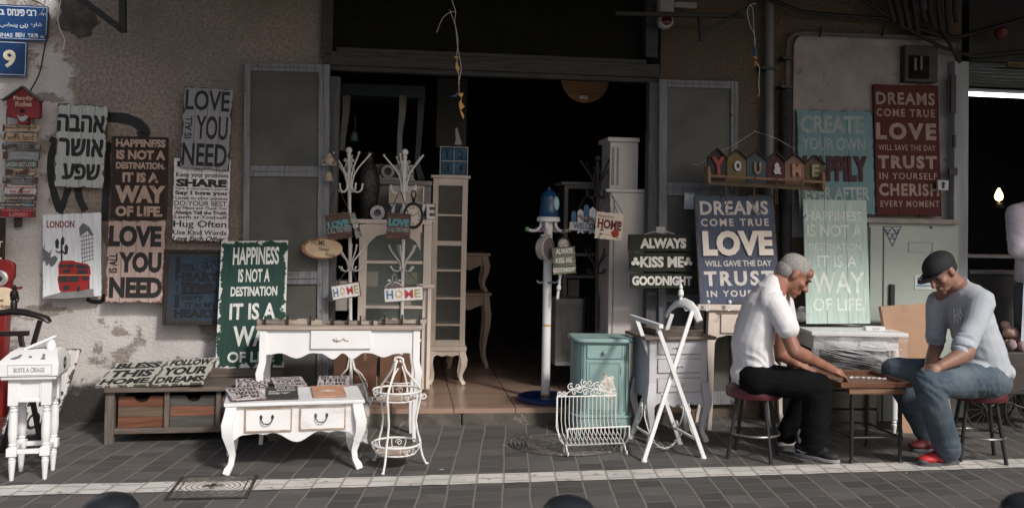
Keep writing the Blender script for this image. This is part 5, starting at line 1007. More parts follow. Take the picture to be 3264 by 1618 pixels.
r = thing('bell_rattle', 'white wooden hanging ornament below the small kiss sign', 'ornament', P(*cp('D6',430,1000),6.84)); mb = MB()
mb.lathe([(.004,-.1),(.012,-.09),(.01,-.03),(.018,-.02),(.018,0),(.01,.01),(.009,.06),(.013,.07),(.013,.09),(.004,.1)], Matrix.Translation(P(*cp('D6',430,1010),6.84)) @ Matrix.Rotation(R(6),4,'Y'), 12); obj('spindle', mb, white, r); chain('cord', r, [P(*cp('D6',445,900),6.84), P(*cp('D6',450,800),6.86)], .002)
# signs on the black coat stand
r = thing('hanging_sign', 'blue and white picket fence welcome sign on the black coat stand', 'hanging sign', P(1858,730,6.84), TH)
for i, (x0, x1, yt, yb, col) in enumerate(((552,600,275,480,(.05,.1,.18)),(612,668,262,500,(.5,.52,.55)),(672,722,215,500,(.045,.11,.22)),(726,790,240,505,(.52,.54,.57)))):
    mb = MB(); ym = (yt+14) if i != 3 else yt+20; fprism(mb, 'D6', [(x0,ym+10),((x0+x1)/2,yt),(x1,ym+10),(x1,yb),((x0+x1)/2,yb-18),(x0,yb)], 6.84, .012); obj('picket', mb, mat('picket_%s' % ('navy','pale','blue','white')[i], col, .7, .25, 12), r)
o2, M_, wd, h = sign('plaque', None, None, quadP('D6', [(540,385),(838,397),(832,475),(528,465)], 6.825), (.42,.45,.48), (.3,.32,.35), [('WELCOME',565,400,836,456,ink((.03,.03,.04)),dict(serif=True,wt=.02))], 'D6', 1, .01, .002, .004, .8, parent=r, wav=0, rnd=.002)
mb = MB()
for x, y, rr in ((640,330,.012),(660,350,.014),(690,355,.016),(735,350,.014),(755,365,.012)): mb.lathe([(rr,0),(rr*.5,.006)], face('D6',x,y,6.83), 7)
obj('starfish', mb, mat('dried_starfish', (.3,.19,.14), .8), r); chain('chain', r, [P(*cp('D6',620,262),6.845), P(*cp('D6',715,90),6.88), P(*cp('D6',795,245),6.845)])
o, M_, wd, h = sign('hanging_sign', 'cream scalloped welcome to our home sign with a red rose', 'hanging sign', quadP('D6', [(788,282),(1058,306),(1046,572),(780,545)], 6.72), None, None, [('Welcome to our',805,314,965,346,ink((.3,.18,.12)),dict(shear=.2)),('HOME',797,365,1042,458,ink((.16,.03,.035)),dict(serif=True,wt=.05,tilt=-.06))], 'D6', 1, .01, polys=wavy, matr=mat('cream_enamel', (.7,.6,.5), .4, .12, 6, wear=((.55,.36,.26), .64, 7)))
nV = Vector((M_[0][2],M_[1][2],M_[2][2])); M = M_; MI = M.inverted()
flat('D6', [[(940+38*(1+.18*math.sin(a*1.9))*math.cos(a*.33)+32, 500+38*(1+.18*math.cos(a*2.3))*math.sin(a*.33)) for a in range(19)]], .0014, ink((.33,.035,.03)), 'rose_print')
flat('D6', [[(820,470),(845,448),(870,465),(848,475)],[(808,505),(838,490),(858,500),(835,515)],[(850,490),(880,505),(930,512),(925,516),(878,510)],[(985,480),(1020,475),(1005,492)],[(985,530),(1010,540),(990,548)],[(805,530),(830,520),(822,540)]], .0014, ink((.12,.15,.06)), 'leaf_print')
for a, b2 in ((800,905),(925,905),(985,935),(1040,930)): chain('chain', o, [P(*cp('D6',a+10,290+(a-800)*.06),6.725), P(*cp('D6',b2,105),6.8)], .0026)
# bells at the screen door edge
r = thing('wind_bell', 'small cream pig and bell chime hanging at the screen door edge', 'ornament', P(1050,530,6.7)); cm_ = mat('aged_cream_metal', (.4,.33,.25), .6, .2, 12)
mb = MB(); mb.ell(P(*cp('D1',435,285),6.7), (.035,.03,.034)); mb.ell(P(*cp('D1',435,222),6.7), (.02,.02,.018)); mb.tube([P(*cp('D1',340,340),6.7), P(*cp('D1',530,340),6.7)], .005, 8); mb.tube([P(*cp('D1',355,335),6.7), P(*cp('D1',335,295),6.7), P(*cp('D1',370,280),6.7)], .004, 6); mb.tube([P(*cp('D1',515,330),6.7), P(*cp('D1',510,290),6.7), P(*cp('D1',535,310),6.7)], .004, 6); obj('pig', mb, cm_, r)
mb = MB(); mb.lathe([(.034,0),(.026,.02),(.02,.05),(.012,.062),(.003,.066)], Matrix.Translation(P(*cp('D1',432,545),6.7)), 18); obj('bell', mb, cm_, r); mb = MB(); mb.tube([P(*cp('D1',432,210),6.7), P(*cp('D1',450,110),6.74), P(*cp('D1',490,130),6.76)], .003, 6); mb.tube([P(*cp('D1',432,450),6.7), P(*cp('D1',435,340),6.7)], .002, 6); obj('hanger', mb, twn, r)
# ---- glass cabinet and goods at the left of the doorway
def fcab(name, label, cat, px, Y0, dep, m, stile=14, top=12, shelves=(), glass=None, back=None, group=None, legs=0):
    x0, y0, x1, y1 = px; r = thing(name, label, cat, P((x0+x1)/2, y1, Y0), TH, group=group)
    mb = MB(); mb.fbox(x0-5, y0, x1+5, y0+top, Y0-.015, dep+.02); obj('top', mb, m, r, bev=.004)
    mb = MB(); mb.fbox(x0, y0+top, x0+stile, y1, Y0, .03); mb.fbox(x1-stile, y0+top, x1, y1, Y0, .03); mb.fbox(x0+stile, y0+top, x1-stile, y0+top+stile, Y0, .03); mb.fbox(x0+stile, y1-stile*1.6, x1-stile, y1, Y0, .03); obj('frame', mb, m, r, bev=.003)
    mb = MB(); mb.fbox(x0, y0+top, x0+4, y1, Y0+.03, dep-.03); mb.fbox(x1-4, y0+top, x1, y1, Y0+.03, dep-.03); mb.fbox(x0+4, y0+top, x1-4, y1, Y0+dep-.01, .01); mb.fbox(x0+4, y1-8, x1-4, y1, Y0+.03, dep-.04); obj('carcass', mb, back or m, r)
    for y in shelves: mb = MB(); mb.fbox(x0+4, y, x1-4, y+7, Y0+.034, dep-.05); mb.fbox(x0+stile, y-1, x1-stile, y+8, Y0+.004, .02); obj('shelf', mb, m, r)
    if glass: mb = MB(); mb.fbox(x0+stile, y0+top+stile, x1-stile, y1-stile*1.6, Y0+.012, .004); obj('glass', mb, glass, r)
    return r
gl = glassy('cabinet_glass', (.35,.42,.38), .16, .08)
r = fcab('glass_cabinet', 'white glazed cabinet standing behind the two white coat stands', 'cabinet', (1140,700,1372,1240), 7.02, .32, cream, 26, 14, (832,975,1080), gl, mat('cabinet_inside', (.2,.22,.2), .7))
mb = MB(); fprism(mb, 'S', [(1166,726),(1340,726),(1340,800),(1325,770),(1290,748),(1240,742),(1200,752),(1175,775),(1166,800)], 7.015, .02); obj('arched_trim', mb, cream, r)
mb = MB(); mb.fbox(1330,905,1385,918,6.98,.1); mb.fbox(1360,918,1372,1240,6.99,.06); obj('side_post', mb, cream, r, bev=.004)
for x0, y0, x1, y1, c_ in ((1170,866,1205,912,(.4,.36,.3)),(1290,868,1330,905,(.25,.26,.16)),(1288,955,1310,980,(.5,.42,.38))): mb = MB(); mb.fbox(x0,y0,x1,y1,7.0+.05,.01); tag(obj('paper_card', mb, mat('card_%d' % x0, c_, .7)), {1170:'pale picture card inside the white glazed cabinet',1290:'olive tag hanging beside the right coat stand',1288:'small pale paper below the level home sign'}[x0], 'card')
r = thing('vase', 'tall dark textured vase standing on the white glazed cabinet', 'vase', P(1167,696,7.08)); vb = P(1172,698,7.12); mb = MB(); sc = 1/410
mb.lathe([(a*sc, b2*sc) for a, b2 in ((18,0),(24,8),(30,50),(36,95),(35,130),(28,160),(16,180),(12,198),(16,210),(10,212),(8,196))], Matrix.Translation(vb), 28); obj('body', mb, mat('black_lacquer_reed', (.022,.019,.018), .3, .6, 60, (1,1,.4), bump=1, bscale=70), r)
r = thing('tape_roll', 'pale lilac roll of tape standing on the white glazed cabinet', 'tape', P(1203,698,7.0)); mb = MB(); F = face('D1',1050,950,7.02); mb.lathe([(.028,-.06),(.053,-.06),(.056,-.055),(.056,-.003),(.053,0),(.028,0),(.026,-.004),(.026,-.056),(.028,-.06)], F, 32); obj('roll', mb, mat('lilac_tape', (.45,.4,.44), .5), r)
def love_letters(label, px, Y0, txt, letc):
    x0, y0, x1, y1 = px; r = thing('love_word_board', label, 'ornament', P((x0+x1)/2, y1, Y0), TH); mb = MB(); mb.fbox(x0,y0,x1,y1,Y0+.02,.015); b_ = obj('back', mb, mat('floral_grey_%d' % x0, (.09,.09,.09), .7, .6, 30, wear=((.4,.4,.4), .6, 40)), r)
    mb = MB(); q = frame4(*quadP('S', [(x0,y0),(x1,y0),(x1,y1),(x0,y1)], Y0)); a, b2 = q[1]/2, q[2]/2; put_text(mb, txt, -a+.005, -b2+.012, a-.005, b2-.004, q[0], wt=.03, serif=True, raise_=.012); obj('letters', mb, mat('letter_white_%d' % x0, letc, .6, .1), r, smooth=False)
    mb = MB(); mb.fbox(x0-2,y1-5,x1+2,y1+1,Y0-.01,.05); obj('base', mb, MC['letter_white_%d' % x0], r); return r
love_letters('grey patterned LOVE word board standing on the plastic-covered dresser', (1184,524,1320,572), 7.4, 'LOVE', (.4,.39,.38))
love_letters('white LOVE word board on the white glazed cabinet behind the clock', (1242,648,1388,704), 7.06, 'LOVE', (.66,.63,.6))
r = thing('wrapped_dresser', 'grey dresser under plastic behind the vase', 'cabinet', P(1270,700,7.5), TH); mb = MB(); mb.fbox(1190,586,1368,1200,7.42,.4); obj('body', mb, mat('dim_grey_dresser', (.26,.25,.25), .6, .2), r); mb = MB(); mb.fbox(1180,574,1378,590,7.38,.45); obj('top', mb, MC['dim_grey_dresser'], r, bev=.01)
r = thing('cream_box', 'open cream wooden box behind the pocket watch clock', 'box', P(1297,648,7.14), TH); mb = MB(); mb.fbox(1240,592,1352,650,7.22,.01); mb.fbox(1240,594,1244,650,7.1,.12); mb.fbox(1348,594,1352,650,7.1,.12); mb.fbox(1240,645,1352,650,7.1,.12); obj('body', mb, cream, r)
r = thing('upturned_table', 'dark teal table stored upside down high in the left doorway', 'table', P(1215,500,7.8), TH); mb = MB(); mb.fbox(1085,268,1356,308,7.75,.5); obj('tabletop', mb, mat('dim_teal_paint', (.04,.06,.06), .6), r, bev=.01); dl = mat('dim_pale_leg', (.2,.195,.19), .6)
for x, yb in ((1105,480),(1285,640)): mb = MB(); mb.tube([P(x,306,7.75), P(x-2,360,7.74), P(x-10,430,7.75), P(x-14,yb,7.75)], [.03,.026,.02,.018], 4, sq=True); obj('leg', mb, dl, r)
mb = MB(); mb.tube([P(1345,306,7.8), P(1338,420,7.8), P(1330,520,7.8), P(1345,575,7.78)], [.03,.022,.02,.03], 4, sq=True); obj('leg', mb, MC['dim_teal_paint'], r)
r = thing('hanging_bell', 'small dark green bell hanging inside the left doorway', 'ornament', P(1128,430,7.3)); mb = MB(); mb.lathe([(.036,0),(.03,.02),(.026,.06),(.012,.075),(.002,.08)], Matrix.Translation(P(1128,450,7.3)), 16); obj('bell', mb, mat('verdigris', (.045,.085,.08), .6), r); mb = MB(); mb.tube([P(1131,420,7.3), P(1133,370,7.3), P(1120,360,7.3)], .003, 6); obj('hanger', mb, twn, r)
mb = MB(); mb.fbox(1392,250,1488,470,8.6,.03); tag(obj('wall_panel', mb, mat('dim_olive_panel', (.1,.095,.08), .8)), 'dim olive panel on the back wall above the numbered cube box', 'panel')
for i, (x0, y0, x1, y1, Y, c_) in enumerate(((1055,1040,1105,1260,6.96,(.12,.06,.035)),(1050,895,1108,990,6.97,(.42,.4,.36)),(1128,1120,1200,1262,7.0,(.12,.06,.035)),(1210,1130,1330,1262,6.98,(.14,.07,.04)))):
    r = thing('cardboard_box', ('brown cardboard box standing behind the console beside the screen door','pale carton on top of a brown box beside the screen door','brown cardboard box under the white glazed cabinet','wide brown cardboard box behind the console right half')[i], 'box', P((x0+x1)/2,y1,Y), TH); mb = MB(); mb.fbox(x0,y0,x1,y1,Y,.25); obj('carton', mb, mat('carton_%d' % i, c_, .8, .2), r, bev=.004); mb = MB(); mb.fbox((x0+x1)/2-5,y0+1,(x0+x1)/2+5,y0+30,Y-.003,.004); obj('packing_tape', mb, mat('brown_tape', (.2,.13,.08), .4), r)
# ---- tall glazed tower cabinet with the number cube box
pc_ = G(1423,1226,.121); M = Matrix.Translation(pc_) @ Matrix.Rotation(TH, 4, 'Z'); r = thing('tower_cabinet', 'tall narrow cream glazed cabinet in the doorway on short curved legs', 'cabinet', None, M=M); W = .29; H_ = 1.735; dp = .26; zb = .3
mb = MB(M); mb.box(-W/2-.02,W/2+.02,-.02,dp+.02,H_-.025,H_); mb.box(-W/2-.015,W/2+.015,-.015,dp+.015,zb-.02,zb+.02); obj('top', mb, cream, r, bev=.005)
mb = MB(M); s_ = .045; mb.box(-W/2,-W/2+s_,0,.025,zb+.02,H_-.025); mb.box(W/2-s_,W/2,0,.025,zb+.02,H_-.025); mb.box(-W/2+s_,W/2-s_,0,.025,H_-.085,H_-.025); mb.box(-W/2+s_,W/2-s_,0,.025,zb+.02,zb+.07); mb.box(-W/2+s_,W/2-s_,.0,.025,H_-.585,H_-.545); obj('door_frame', mb, cream, r, bev=.003)
mb = MB(M); mb.box(-W/2,-W/2+.012,.025,dp,zb+.02,H_-.025); mb.box(W/2-.012,W/2,.025,dp,zb+.02,H_-.025); mb.box(-W/2+.012,W/2-.012,dp-.01,dp,zb+.02,H_-.025); obj('carcass', mb, mat('tower_inside', (.1,.09,.08), .8), r)
for z in (H_-.33,H_-.56,H_-.79,H_-1.02,H_-1.24): mb = MB(M); mb.box(-W/2+.013,W/2-.013,.006,dp-.012,z-.008,z+.006); obj('shelf', mb, cream, r)
mb = MB(M); mb.box(-W/2+s_,W/2-s_,.01,.013,zb+.07,H_-.085); obj('glass', mb, glassy('tower_glass', (.3,.3,.28), .12, .06), r)
mb = MB(); xz(mb, scallop(W-.02, zb-.02, .235, [(0,.02),(.2,-.01),(.35,.0),(.5,-.008),(.65,.0),(.8,-.01),(1,.02)]), .0, .018, M); obj('apron', mb, cream, r)
for x in (-W/2+.02, W/2-.02):
    for y, oy in ((.015,-1),(dp-.02,1)): mb = MB(); cab_leg(mb, M, x, y, zb-.02, math.copysign(1,x), oy, .05, .045, 1.2); obj('leg', mb, cream, r)
K = M @ Matrix.Translation((.025,.03,H_)) @ Matrix.Rotation(R(-3),4,'Z'); r = thing('number_cube_box', 'box of four blue cubes numbered 1 2 3 4 on the tall glazed cabinet', 'box', None, M=K); bw_ = .235; bh = .242
mb = MB(K)
for q in ((-bw_/2,-bw_/2+.008,0,bh),(bw_/2-.008,bw_/2,0,bh),(-.004,.004,.008,bh-.008)): mb.box(q[0],q[1],0,.11,q[2],q[3])
for q in ((0,.008),(bh/2-.004,bh/2+.004),(bh-.008,bh)): mb.box(-bw_/2+.008,bw_/2-.008,.001,.11,q[0],q[1])
mb.box(-bw_/2,bw_/2,.11,.12,0,bh); obj('case', mb, mat('pale_grey_case', (.42,.42,.44), .6), r); cb_ = mat('cube_blue', (.03,.11,.19), .6, .25, 12)
for i, (cx_, cz) in enumerate(((-1,1),(1,1),(-1,-1),(1,-1))):
    mb = MB(K); x = cx_*.0565; z = bh/2+cz*.0575; mb.box(x-.05,x+.05,.012,.105,z-.05,z+.05); c_ = obj('number_cube', mb, cb_, r, bev=.004); mb = MB(); put_text(mb, '1234'[i], x-.022, z-.036, x+.022, z+.036, K @ Matrix.Translation((0,.012,0)) @ Matrix.Rotation(R(90),4,'X'), wt=.02, serif=True); obj('numeral', mb, ink((.01,.035,.06)), c_, smooth=False)
mb = MB(); fprism(mb, 'A5', [(238,645),(250,642),(262,690),(272,722),(270,727),(234,727),(240,700)], 7.62, .03); tag(obj('shoe_stretcher', mb, mat('grey_wood_piece', (.33,.32,.32), .6), bev=.003), 'grey wooden piece standing on top of the numbered cube box', 'ornament')
# ---- dim things deeper in the doorway
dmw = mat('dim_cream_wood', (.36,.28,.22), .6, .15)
def dtable(label, x0, x1, yt, yb, Y0, h_, nm='wooden_table'):
    a, b2 = P(x0,yb,Y0), P(x1,yb,Y0); m = (a+b2)/2; K = Matrix.Translation(m) @ Matrix.Rotation(TH,4,'Z'); W = (b2-a).length; z1 = P(x0,yt,Y0).z-m.z; r = thing(nm, label, 'table', None, M=K)
    mb = MB(K); mb.box(-W/2-.03,W/2+.03,-.03,.38,z1-.025,z1); obj('tabletop', mb, dmw, r, bev=.004); mb = MB(); xz(mb, scallop(W, z1-.025, z1-.13, [(0,.03),(.15,-.02),(.3,.0),(.5,.03),(.7,.0),(.85,-.02),(1,.03)]), 0, .02, K); obj('apron', mb, dmw, r)
    for x in (-W/2+.02,W/2-.02):
        for y, oy in ((.01,-1),(.33,1)): mb = MB(); cab_leg(mb, K, x, y, z1-.025, math.copysign(1,x), oy, .055, .045, 1.3); obj('leg', mb, dmw, r)
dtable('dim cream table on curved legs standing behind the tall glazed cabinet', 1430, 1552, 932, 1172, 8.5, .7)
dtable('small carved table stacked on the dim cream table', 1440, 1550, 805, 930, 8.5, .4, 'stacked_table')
r = thing('round_tabletop', 'round orange-brown wooden tabletop hanging under the lintel', 'tabletop', P(1866,265,7.5)); mb = MB(); mb.lathe([(.2,-.02),(.205,-.012),(.205,-.004),(.2,0)], face('S',1866,250,7.5), 48); obj('disc', mb, wood('orange_brown_wood', (.23,.12,.05), (.32,.18,.08), 0, .5), r); mb = MB(); mb.fbox(1848,305,1874,316,7.48,.015); obj('price_label', mb, mat('paper_label', (.6,.56,.52), .7), r)
pw_ = mat('warm_white_cupboard', (.62,.57,.54), .5, .05, 3)
r = thing('small_cupboard', 'small white cupboard standing on the tall white cupboard', 'cupboard', P(1990,602,7.05), TH); mb = MB(); mb.fbox(1944,450,2034,602,7.05,.3); obj('body', mb, pw_, r, bev=.003); mb = MB(); mb.fbox(1938,438,2040,452,7.02,.35); obj('cornice', mb, pw_, r, bev=.005); mb = MB(); mb.fbox(1950,470,1958,590,7.045,.02); mb.fbox(1966,470,1972,590,7.045,.02); obj('slot_shade', mb, mat('slot_shadow_wood', (.3,.28,.27), .6), r)  # slot strips coloured darker to stand in for shade in the slots
r = thing('tall_cupboard', 'tall white cupboard at the right side of the doorway', 'cupboard', P(1995,1250,6.98), TH); mb = MB(); mb.fbox(1940,612,2052,1262,6.98,.4); obj('body', mb, pw_, r, bev=.003); mb = MB(); mb.fbox(1932,602,2060,613,6.96,.44); obj('top', mb, pw_, r, bev=.004); mb = MB(); mb.fbox(1952,640,1956,1200,6.975,.02); obj('groove_shade', mb, MC['slot_shadow_wood'], r); mb = MB(); mb.fbox(2002,746,2024,805,6.974,.01); obj('notice_patch', mb, mat('dim_olive_patch', (.28,.27,.21), .7), r)  # groove strip takes the same painted shade colour
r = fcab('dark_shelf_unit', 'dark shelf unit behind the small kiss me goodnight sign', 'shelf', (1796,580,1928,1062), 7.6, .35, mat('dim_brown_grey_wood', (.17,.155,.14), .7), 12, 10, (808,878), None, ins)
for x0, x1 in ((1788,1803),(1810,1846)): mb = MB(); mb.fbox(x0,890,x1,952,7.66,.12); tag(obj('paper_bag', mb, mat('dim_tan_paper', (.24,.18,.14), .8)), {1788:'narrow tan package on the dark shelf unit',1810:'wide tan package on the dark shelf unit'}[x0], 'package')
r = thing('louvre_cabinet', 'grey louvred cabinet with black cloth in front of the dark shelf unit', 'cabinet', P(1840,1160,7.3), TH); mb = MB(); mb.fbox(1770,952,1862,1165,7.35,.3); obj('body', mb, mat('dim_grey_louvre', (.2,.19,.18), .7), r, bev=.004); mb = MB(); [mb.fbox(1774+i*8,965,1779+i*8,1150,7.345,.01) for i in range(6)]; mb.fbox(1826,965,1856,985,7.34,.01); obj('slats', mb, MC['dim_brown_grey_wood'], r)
sheet('black_cloth', lambda u, v: P(1862+u*44-6*v, 945+v*112, 7.3)+NV*(.03*math.sin(u*22)), 30, 12, mat('black_cloth', (.015,.015,.017), .6), r, .004)
# ---- teal bow-front cabinet
pt_ = G(1922,1399); M = Matrix.Translation(pt_) @ Matrix.Rotation(R(4), 4, 'Z'); tc_ = thing('teal_cabinet', 'teal bow-front bedside cabinet with a painted white flower', 'cabinet', None, M=M)
teal = mat('teal_paint', (.26,.385,.37), .5, .12, 4, wear=((.19,.31,.29), .7, 10)); tealD = mat('teal_groove', (.1,.2,.19), .6)
def bow(w_, d_, off=0): 
    pl = [(-w_/2, d_)]; fl = w_*.3
    for i in range(9): a = R(180-i*11.25+90); pl.append((-fl-(w_/2-fl)*math.cos(R(i*11.25)), .11*(1-math.sin(R(i*11.25)))*1.0-off))
    pl += [(-x, y) for x, y in pl[::-1]]; return pl
W = .385
mb = MB(M); mb.prism(bow(W,.3), .16, .655); obj('body', mb, teal, tc_); mb = MB(M); mb.prism(bow(W+.05,.32,.025), .655, .685); obj('top', mb, teal, tc_, bev=.01)
mb = MB(M); mb.prism(bow(W+.03,.31,.014), .075, .145); mb.prism(bow(W+.045,.315,.02), .145, .162); obj('plinth', mb, teal, tc_, bev=.005)
for x in (-W/2+.03, W/2-.03):
    for y in (.06,.27): mb = MB(M); mb.lathe([(.014,0),(.02,.03),(.018,.075)], Matrix.Translation((x,y,0)), 12); obj('foot', mb, teal, tc_)
def trim(x0,x1,z0,z1,y,m,par,nm,t_=.006):
    mb = MB(M)
    for q in ((x0,x1,z1-t_,z1),(x0,x1,z0,z0+t_),(x0,x0+t_,z0+t_,z1-t_),(x1-t_,x1,z0+t_,z1-t_)): mb.box(q[0],q[1],y,y+.01,q[2],q[3])
    return obj(nm, mb, m, par, bev=.001)
mb = MB(M); mb.box(-.12,.12,-.006,.01,.55,.64); d_ = obj('drawer', mb, teal, tc_, bev=.002); trim(-.125,.125,.545,.645,-.0035,tealD,d_,'drawer_groove',.004); mb = MB(M); mb.lathe([(.006,0),(.008,.012),(.015,.02),(.012,.03)], Matrix.Translation((.0,-.006,.598)) @ Matrix.Rotation(R(90),4,'X'), 16); obj('knob', mb, teal, d_)
mb = MB(M); mb.box(-.12,.12,-.006,.01,.18,.535); dr_ = obj('door', mb, teal, tc_, bev=.002); trim(-.105,.105,.195,.52,-.008,tealD,dr_,'door_moulding',.004); mb = MB(M); mb.box(.112,.118,-.009,-.005,.44,.49); obj('hinge', mb, tealD, dr_)
for x in (-.155,-.142,.142,.155): mb = MB(M); mb.box(x-.002,x+.002,-.0+.004,.02,.19,.64); obj('flute', mb, tealD, tc_)
rg = random.Random(4); mb = MB(M); FX = Matrix.Rotation(R(90),4,'X')
fl_ = [(.02,.4,.03),(.045,.385,.024),(-.005,.375,.028),(.05,.35,.03),(.02,.34,.03),(.035,.3,.02),(.055,.415,.018),(-.015,.345,.022),(.01,.425,.014)]
for x, z, s_ in fl_:
    for k in range(5): a = k*1.257+x*40; mb.ell((x+.55*s_*math.cos(a), -.0065, z+.55*s_*math.sin(a)), (s_*.55,.003,s_*.5), None, 10, 5)
obj('painted_flower', mb, mat('cream_flower_paint', (.6,.58,.5), .6, .25, 30), dr_); mb = MB(M)
for x, z, a in ((.075,.37,.3),(.07,.42,1.2),(-.03,.33,2.4),(.06,.29,-1),(.03,.28,-1.4),(.0,.44,1.8)): mb.ell((x,-.006,z), (.02,.0018,.007), Matrix.Rotation(-a,3,'Y'), 10, 5)
mb.tube([(.03,-.0065,.29),(.04,-.0065,.26),(.05,-.0065,.235)], .0015, 5); obj('painted_leaf', mb, mat('olive_leaf_paint', (.26,.27,.17), .6), dr_)
# ---- white wire magazine rack
M, W = stand(G(1800,1456), G(2008,1450)); W = .41; mr = thing('magazine_rack', 'white wire magazine rack with scroll top in front of the teal cabinet', 'magazine rack', None, M=M); yb_ = .13; zt_ = .355; zf = .185; zm = .062
mb = MB(M); mb.tube([(-W/2-.035,yb_,zt_),(W/2-.05,yb_,zt_)], .0045, 8); mb.tube([(-W/2-.035,yb_,zt_),(-W/2-.035,yb_,.16),(-W/2-.02,.09,.09),(-W/2,.05,zm)], .0045, 8); mb.tube([(W/2-.05,yb_,zt_),(W/2-.05,yb_,.2)], .0045, 8); obj('back_frame', mb, iwh, mr)
mb = MB(M); mb.tube([(-W/2+.005,-.0,zf-.01),(W/2+.005,-.0,zf)], .0045, 8); mb.tube([(-W/2,.05,zm),(W/2-.01,.05,zm+.004)], .0045, 8); mb.tube([(-W/2+.005,0,zf-.01),(-W/2+.005,.0,.12),(-W/2,.05,zm)], .004, 8); mb.tube([(W/2+.005,0,zf),(W/2+.002,.0,.12),(W/2-.01,.05,zm+.004)], .004, 8); obj('front_frame', mb, iwh, mr)
for i in range(16):
    f = i/15; xb = -W/2-.03+f*(W-.02); xf = -W/2+.01+f*(W-.01); xm = -W/2+f*(W-.01)
    mb = MB(M); mb.tube([(xb,yb_,zt_),(xb,yb_,.2),(xb+.006,.115,.13),(xm,.05,zm)], .0026, 6); mb.tube([(xf,0,zf),(xf,.0,.14),(xf-.006,.015,.09),(xm+.006,.05,zm)], .0026, 6); obj('wire', mb, iwh, mr)
for x, z, r_, s_, a0 in ((-.225,.372,.016,1,0),(-.19,.376,.018,-1,0),(-.125,.38,.02,1,0),(-.09,.395,.024,-1,2),(-.05,.38,.022,1,0),(.0,.38,.024,-1,0),(.045,.38,.022,1,0),(.085,.376,.02,-1,0),(.12,.372,.018,1,2),(.148,.37,.016,-1,0),(-.15,.415,.024,1,1),(-.1,.42,.022,-1,0),(-.06,.44,.026,1,2),(-.02,.44,.024,-1,0),(.025,.42,.026,1,1),(.055,.415,.022,-1,0)):
    mb = MB(M); mb.tube(spiral((x,yb_,z), (1,0,0), (0,0,1), r_, 1.3, s_, a0), .0034, 6); obj('scroll', mb, iwh, mr)
mb = MB(M); mb.tube([(-W/2-.035,yb_,zt_+.004),(-.17,yb_,.378),(-.13,yb_,.405),(-.06,yb_,.415),(.0,yb_,.4),(.06,yb_,.39),(.12,yb_,.375),(W/2-.05,yb_,zt_+.004)], .0034, 6); obj('scroll_rail', mb, iwh, mr)
for x in (-W/2+.01, W/2-.015):
    for y, s_ in ((.0,-1),(.11,1)): mb = MB(M); mb.tube([(x,.05,zm),(x,.05+s_*.02,.05),(x,.05+s_*.04,.02),(x,.05+s_*.05,.004)], .0045, 8); mb.tube(spiral((x,.05+s_*.05,.022), (0,1,0), (0,0,1), .018, 1, s_, -1.57), .0042, 6); obj('foot', mb, iwh, mr)
# ---- white crossed valet stand
N1, N2, F1, F2 = G(2053,1470), G(2242,1459), G(2010,1396), G(2167,1414); T1, T2, T3, T4 = D(2207,990,5.86), D(2095,1038,5.74), D(2142,1000,6.22), D(2027,1010,6.2)
vs_ = thing('valet_stand', 'white folding valet stand with crossed legs and a hanger top', 'valet stand', (N1+N2+F1+F2)/4)
for a, b2 in ((N1,T1),(N2,T2),(F1,T3),(F2,T4)):
    mb = MB(); mb.bar(a+ZV*.012, b2, .026, .02, NV); mb.lathe([(.02,0),(.018,.012),(.012,.02)], Matrix.Translation(a), 14); obj('leg', mb, white, vs_, bev=.002)
mb = MB(); mb.bar(T4+Vector((-.03,.05,.0)), T2+Vector((.02,-.03,0)), .03, .026); obj('trouser_bar', mb, white, vs_, bev=.003)
ha, hb = (T3+T1)/2, (T1-T3); yc = 6.03; mb = MB(); pts = [D(2124,1006,6.2), D(2136,985,6.16), D(2155,968,6.1), D(2176,963,6.04), D(2198,972,5.98), D(2216,992,5.92), D(2230,1024,5.88)]; mb.tube(pts, [.02,.024,.03,.036,.032,.027,.022], 8, flat=.6); obj('hanger', mb, white, vs_)
mb = MB(); pf = D(2170,962,6.05); mb.lathe([(.012,0),(.014,.02),(.009,.03),(.02,.05),(.016,.075),(.009,.085),(.013,.095),(.008,.11),(.002,.125)], Matrix.Translation(pf), 16); obj('finial', mb, white, vs_)
for a, b2 in ((N1.lerp(T1,.16),F1.lerp(T3,.1)),(N2.lerp(T2,.14),F2.lerp(T4,.13))):
    mb = MB(); mb.bar(a, b2, .014, .014); obj('crossbar', mb, white, vs_)
    d = (b2-a); L_ = d.length; d = d.normalized(); c_ = (a+b2)/2
    for s_ in (-1, 1):
        mb = MB(); mb.tube([c_+d*s_*L_*.42, c_+d*s_*L_*.25+ZV*.04, c_+d*s_*.05+ZV*.1, c_+d*s_*.035+ZV*.15]+spiral(c_+d*s_*.06+ZV*.16, d*s_, ZV, .025, 1.0, -1, math.pi), .005, 6); obj('scroll', mb, iwh, vs_)
    mb = MB(); mb.tube(spiral(c_+d*L_*.38+ZV*.035, d, ZV, .022, 1.1, 1, 0), .005, 6); obj('scroll', mb, iwh, vs_)
ca, cb2 = N1.lerp(T1,.13)+Vector((.02,.05,0)), N2.lerp(T2,.12)*.3+F2.lerp(T4,.12)*.7
for i in range(13):
    f = (i+.5)/13; p = ca.lerp(cb2, f)-ZV*(.075*4*f*(1-f)); q = ca.lerp(cb2, f+.04)-ZV*(.075*4*(f+.04)*(1-f-.04)); d = (q-p).normalized(); n_ = Vector((0,1,0)) if i%2 else d.cross(Vector((0,1,0))).normalized()
    mb = MB(); mb.tube([p+d*.014*math.cos(k*math.pi/5)+n_*.007*math.sin(k*math.pi/5) for k in range(10)], .0018, 5, True); obj('chain_link', mb, iwh, vs_)
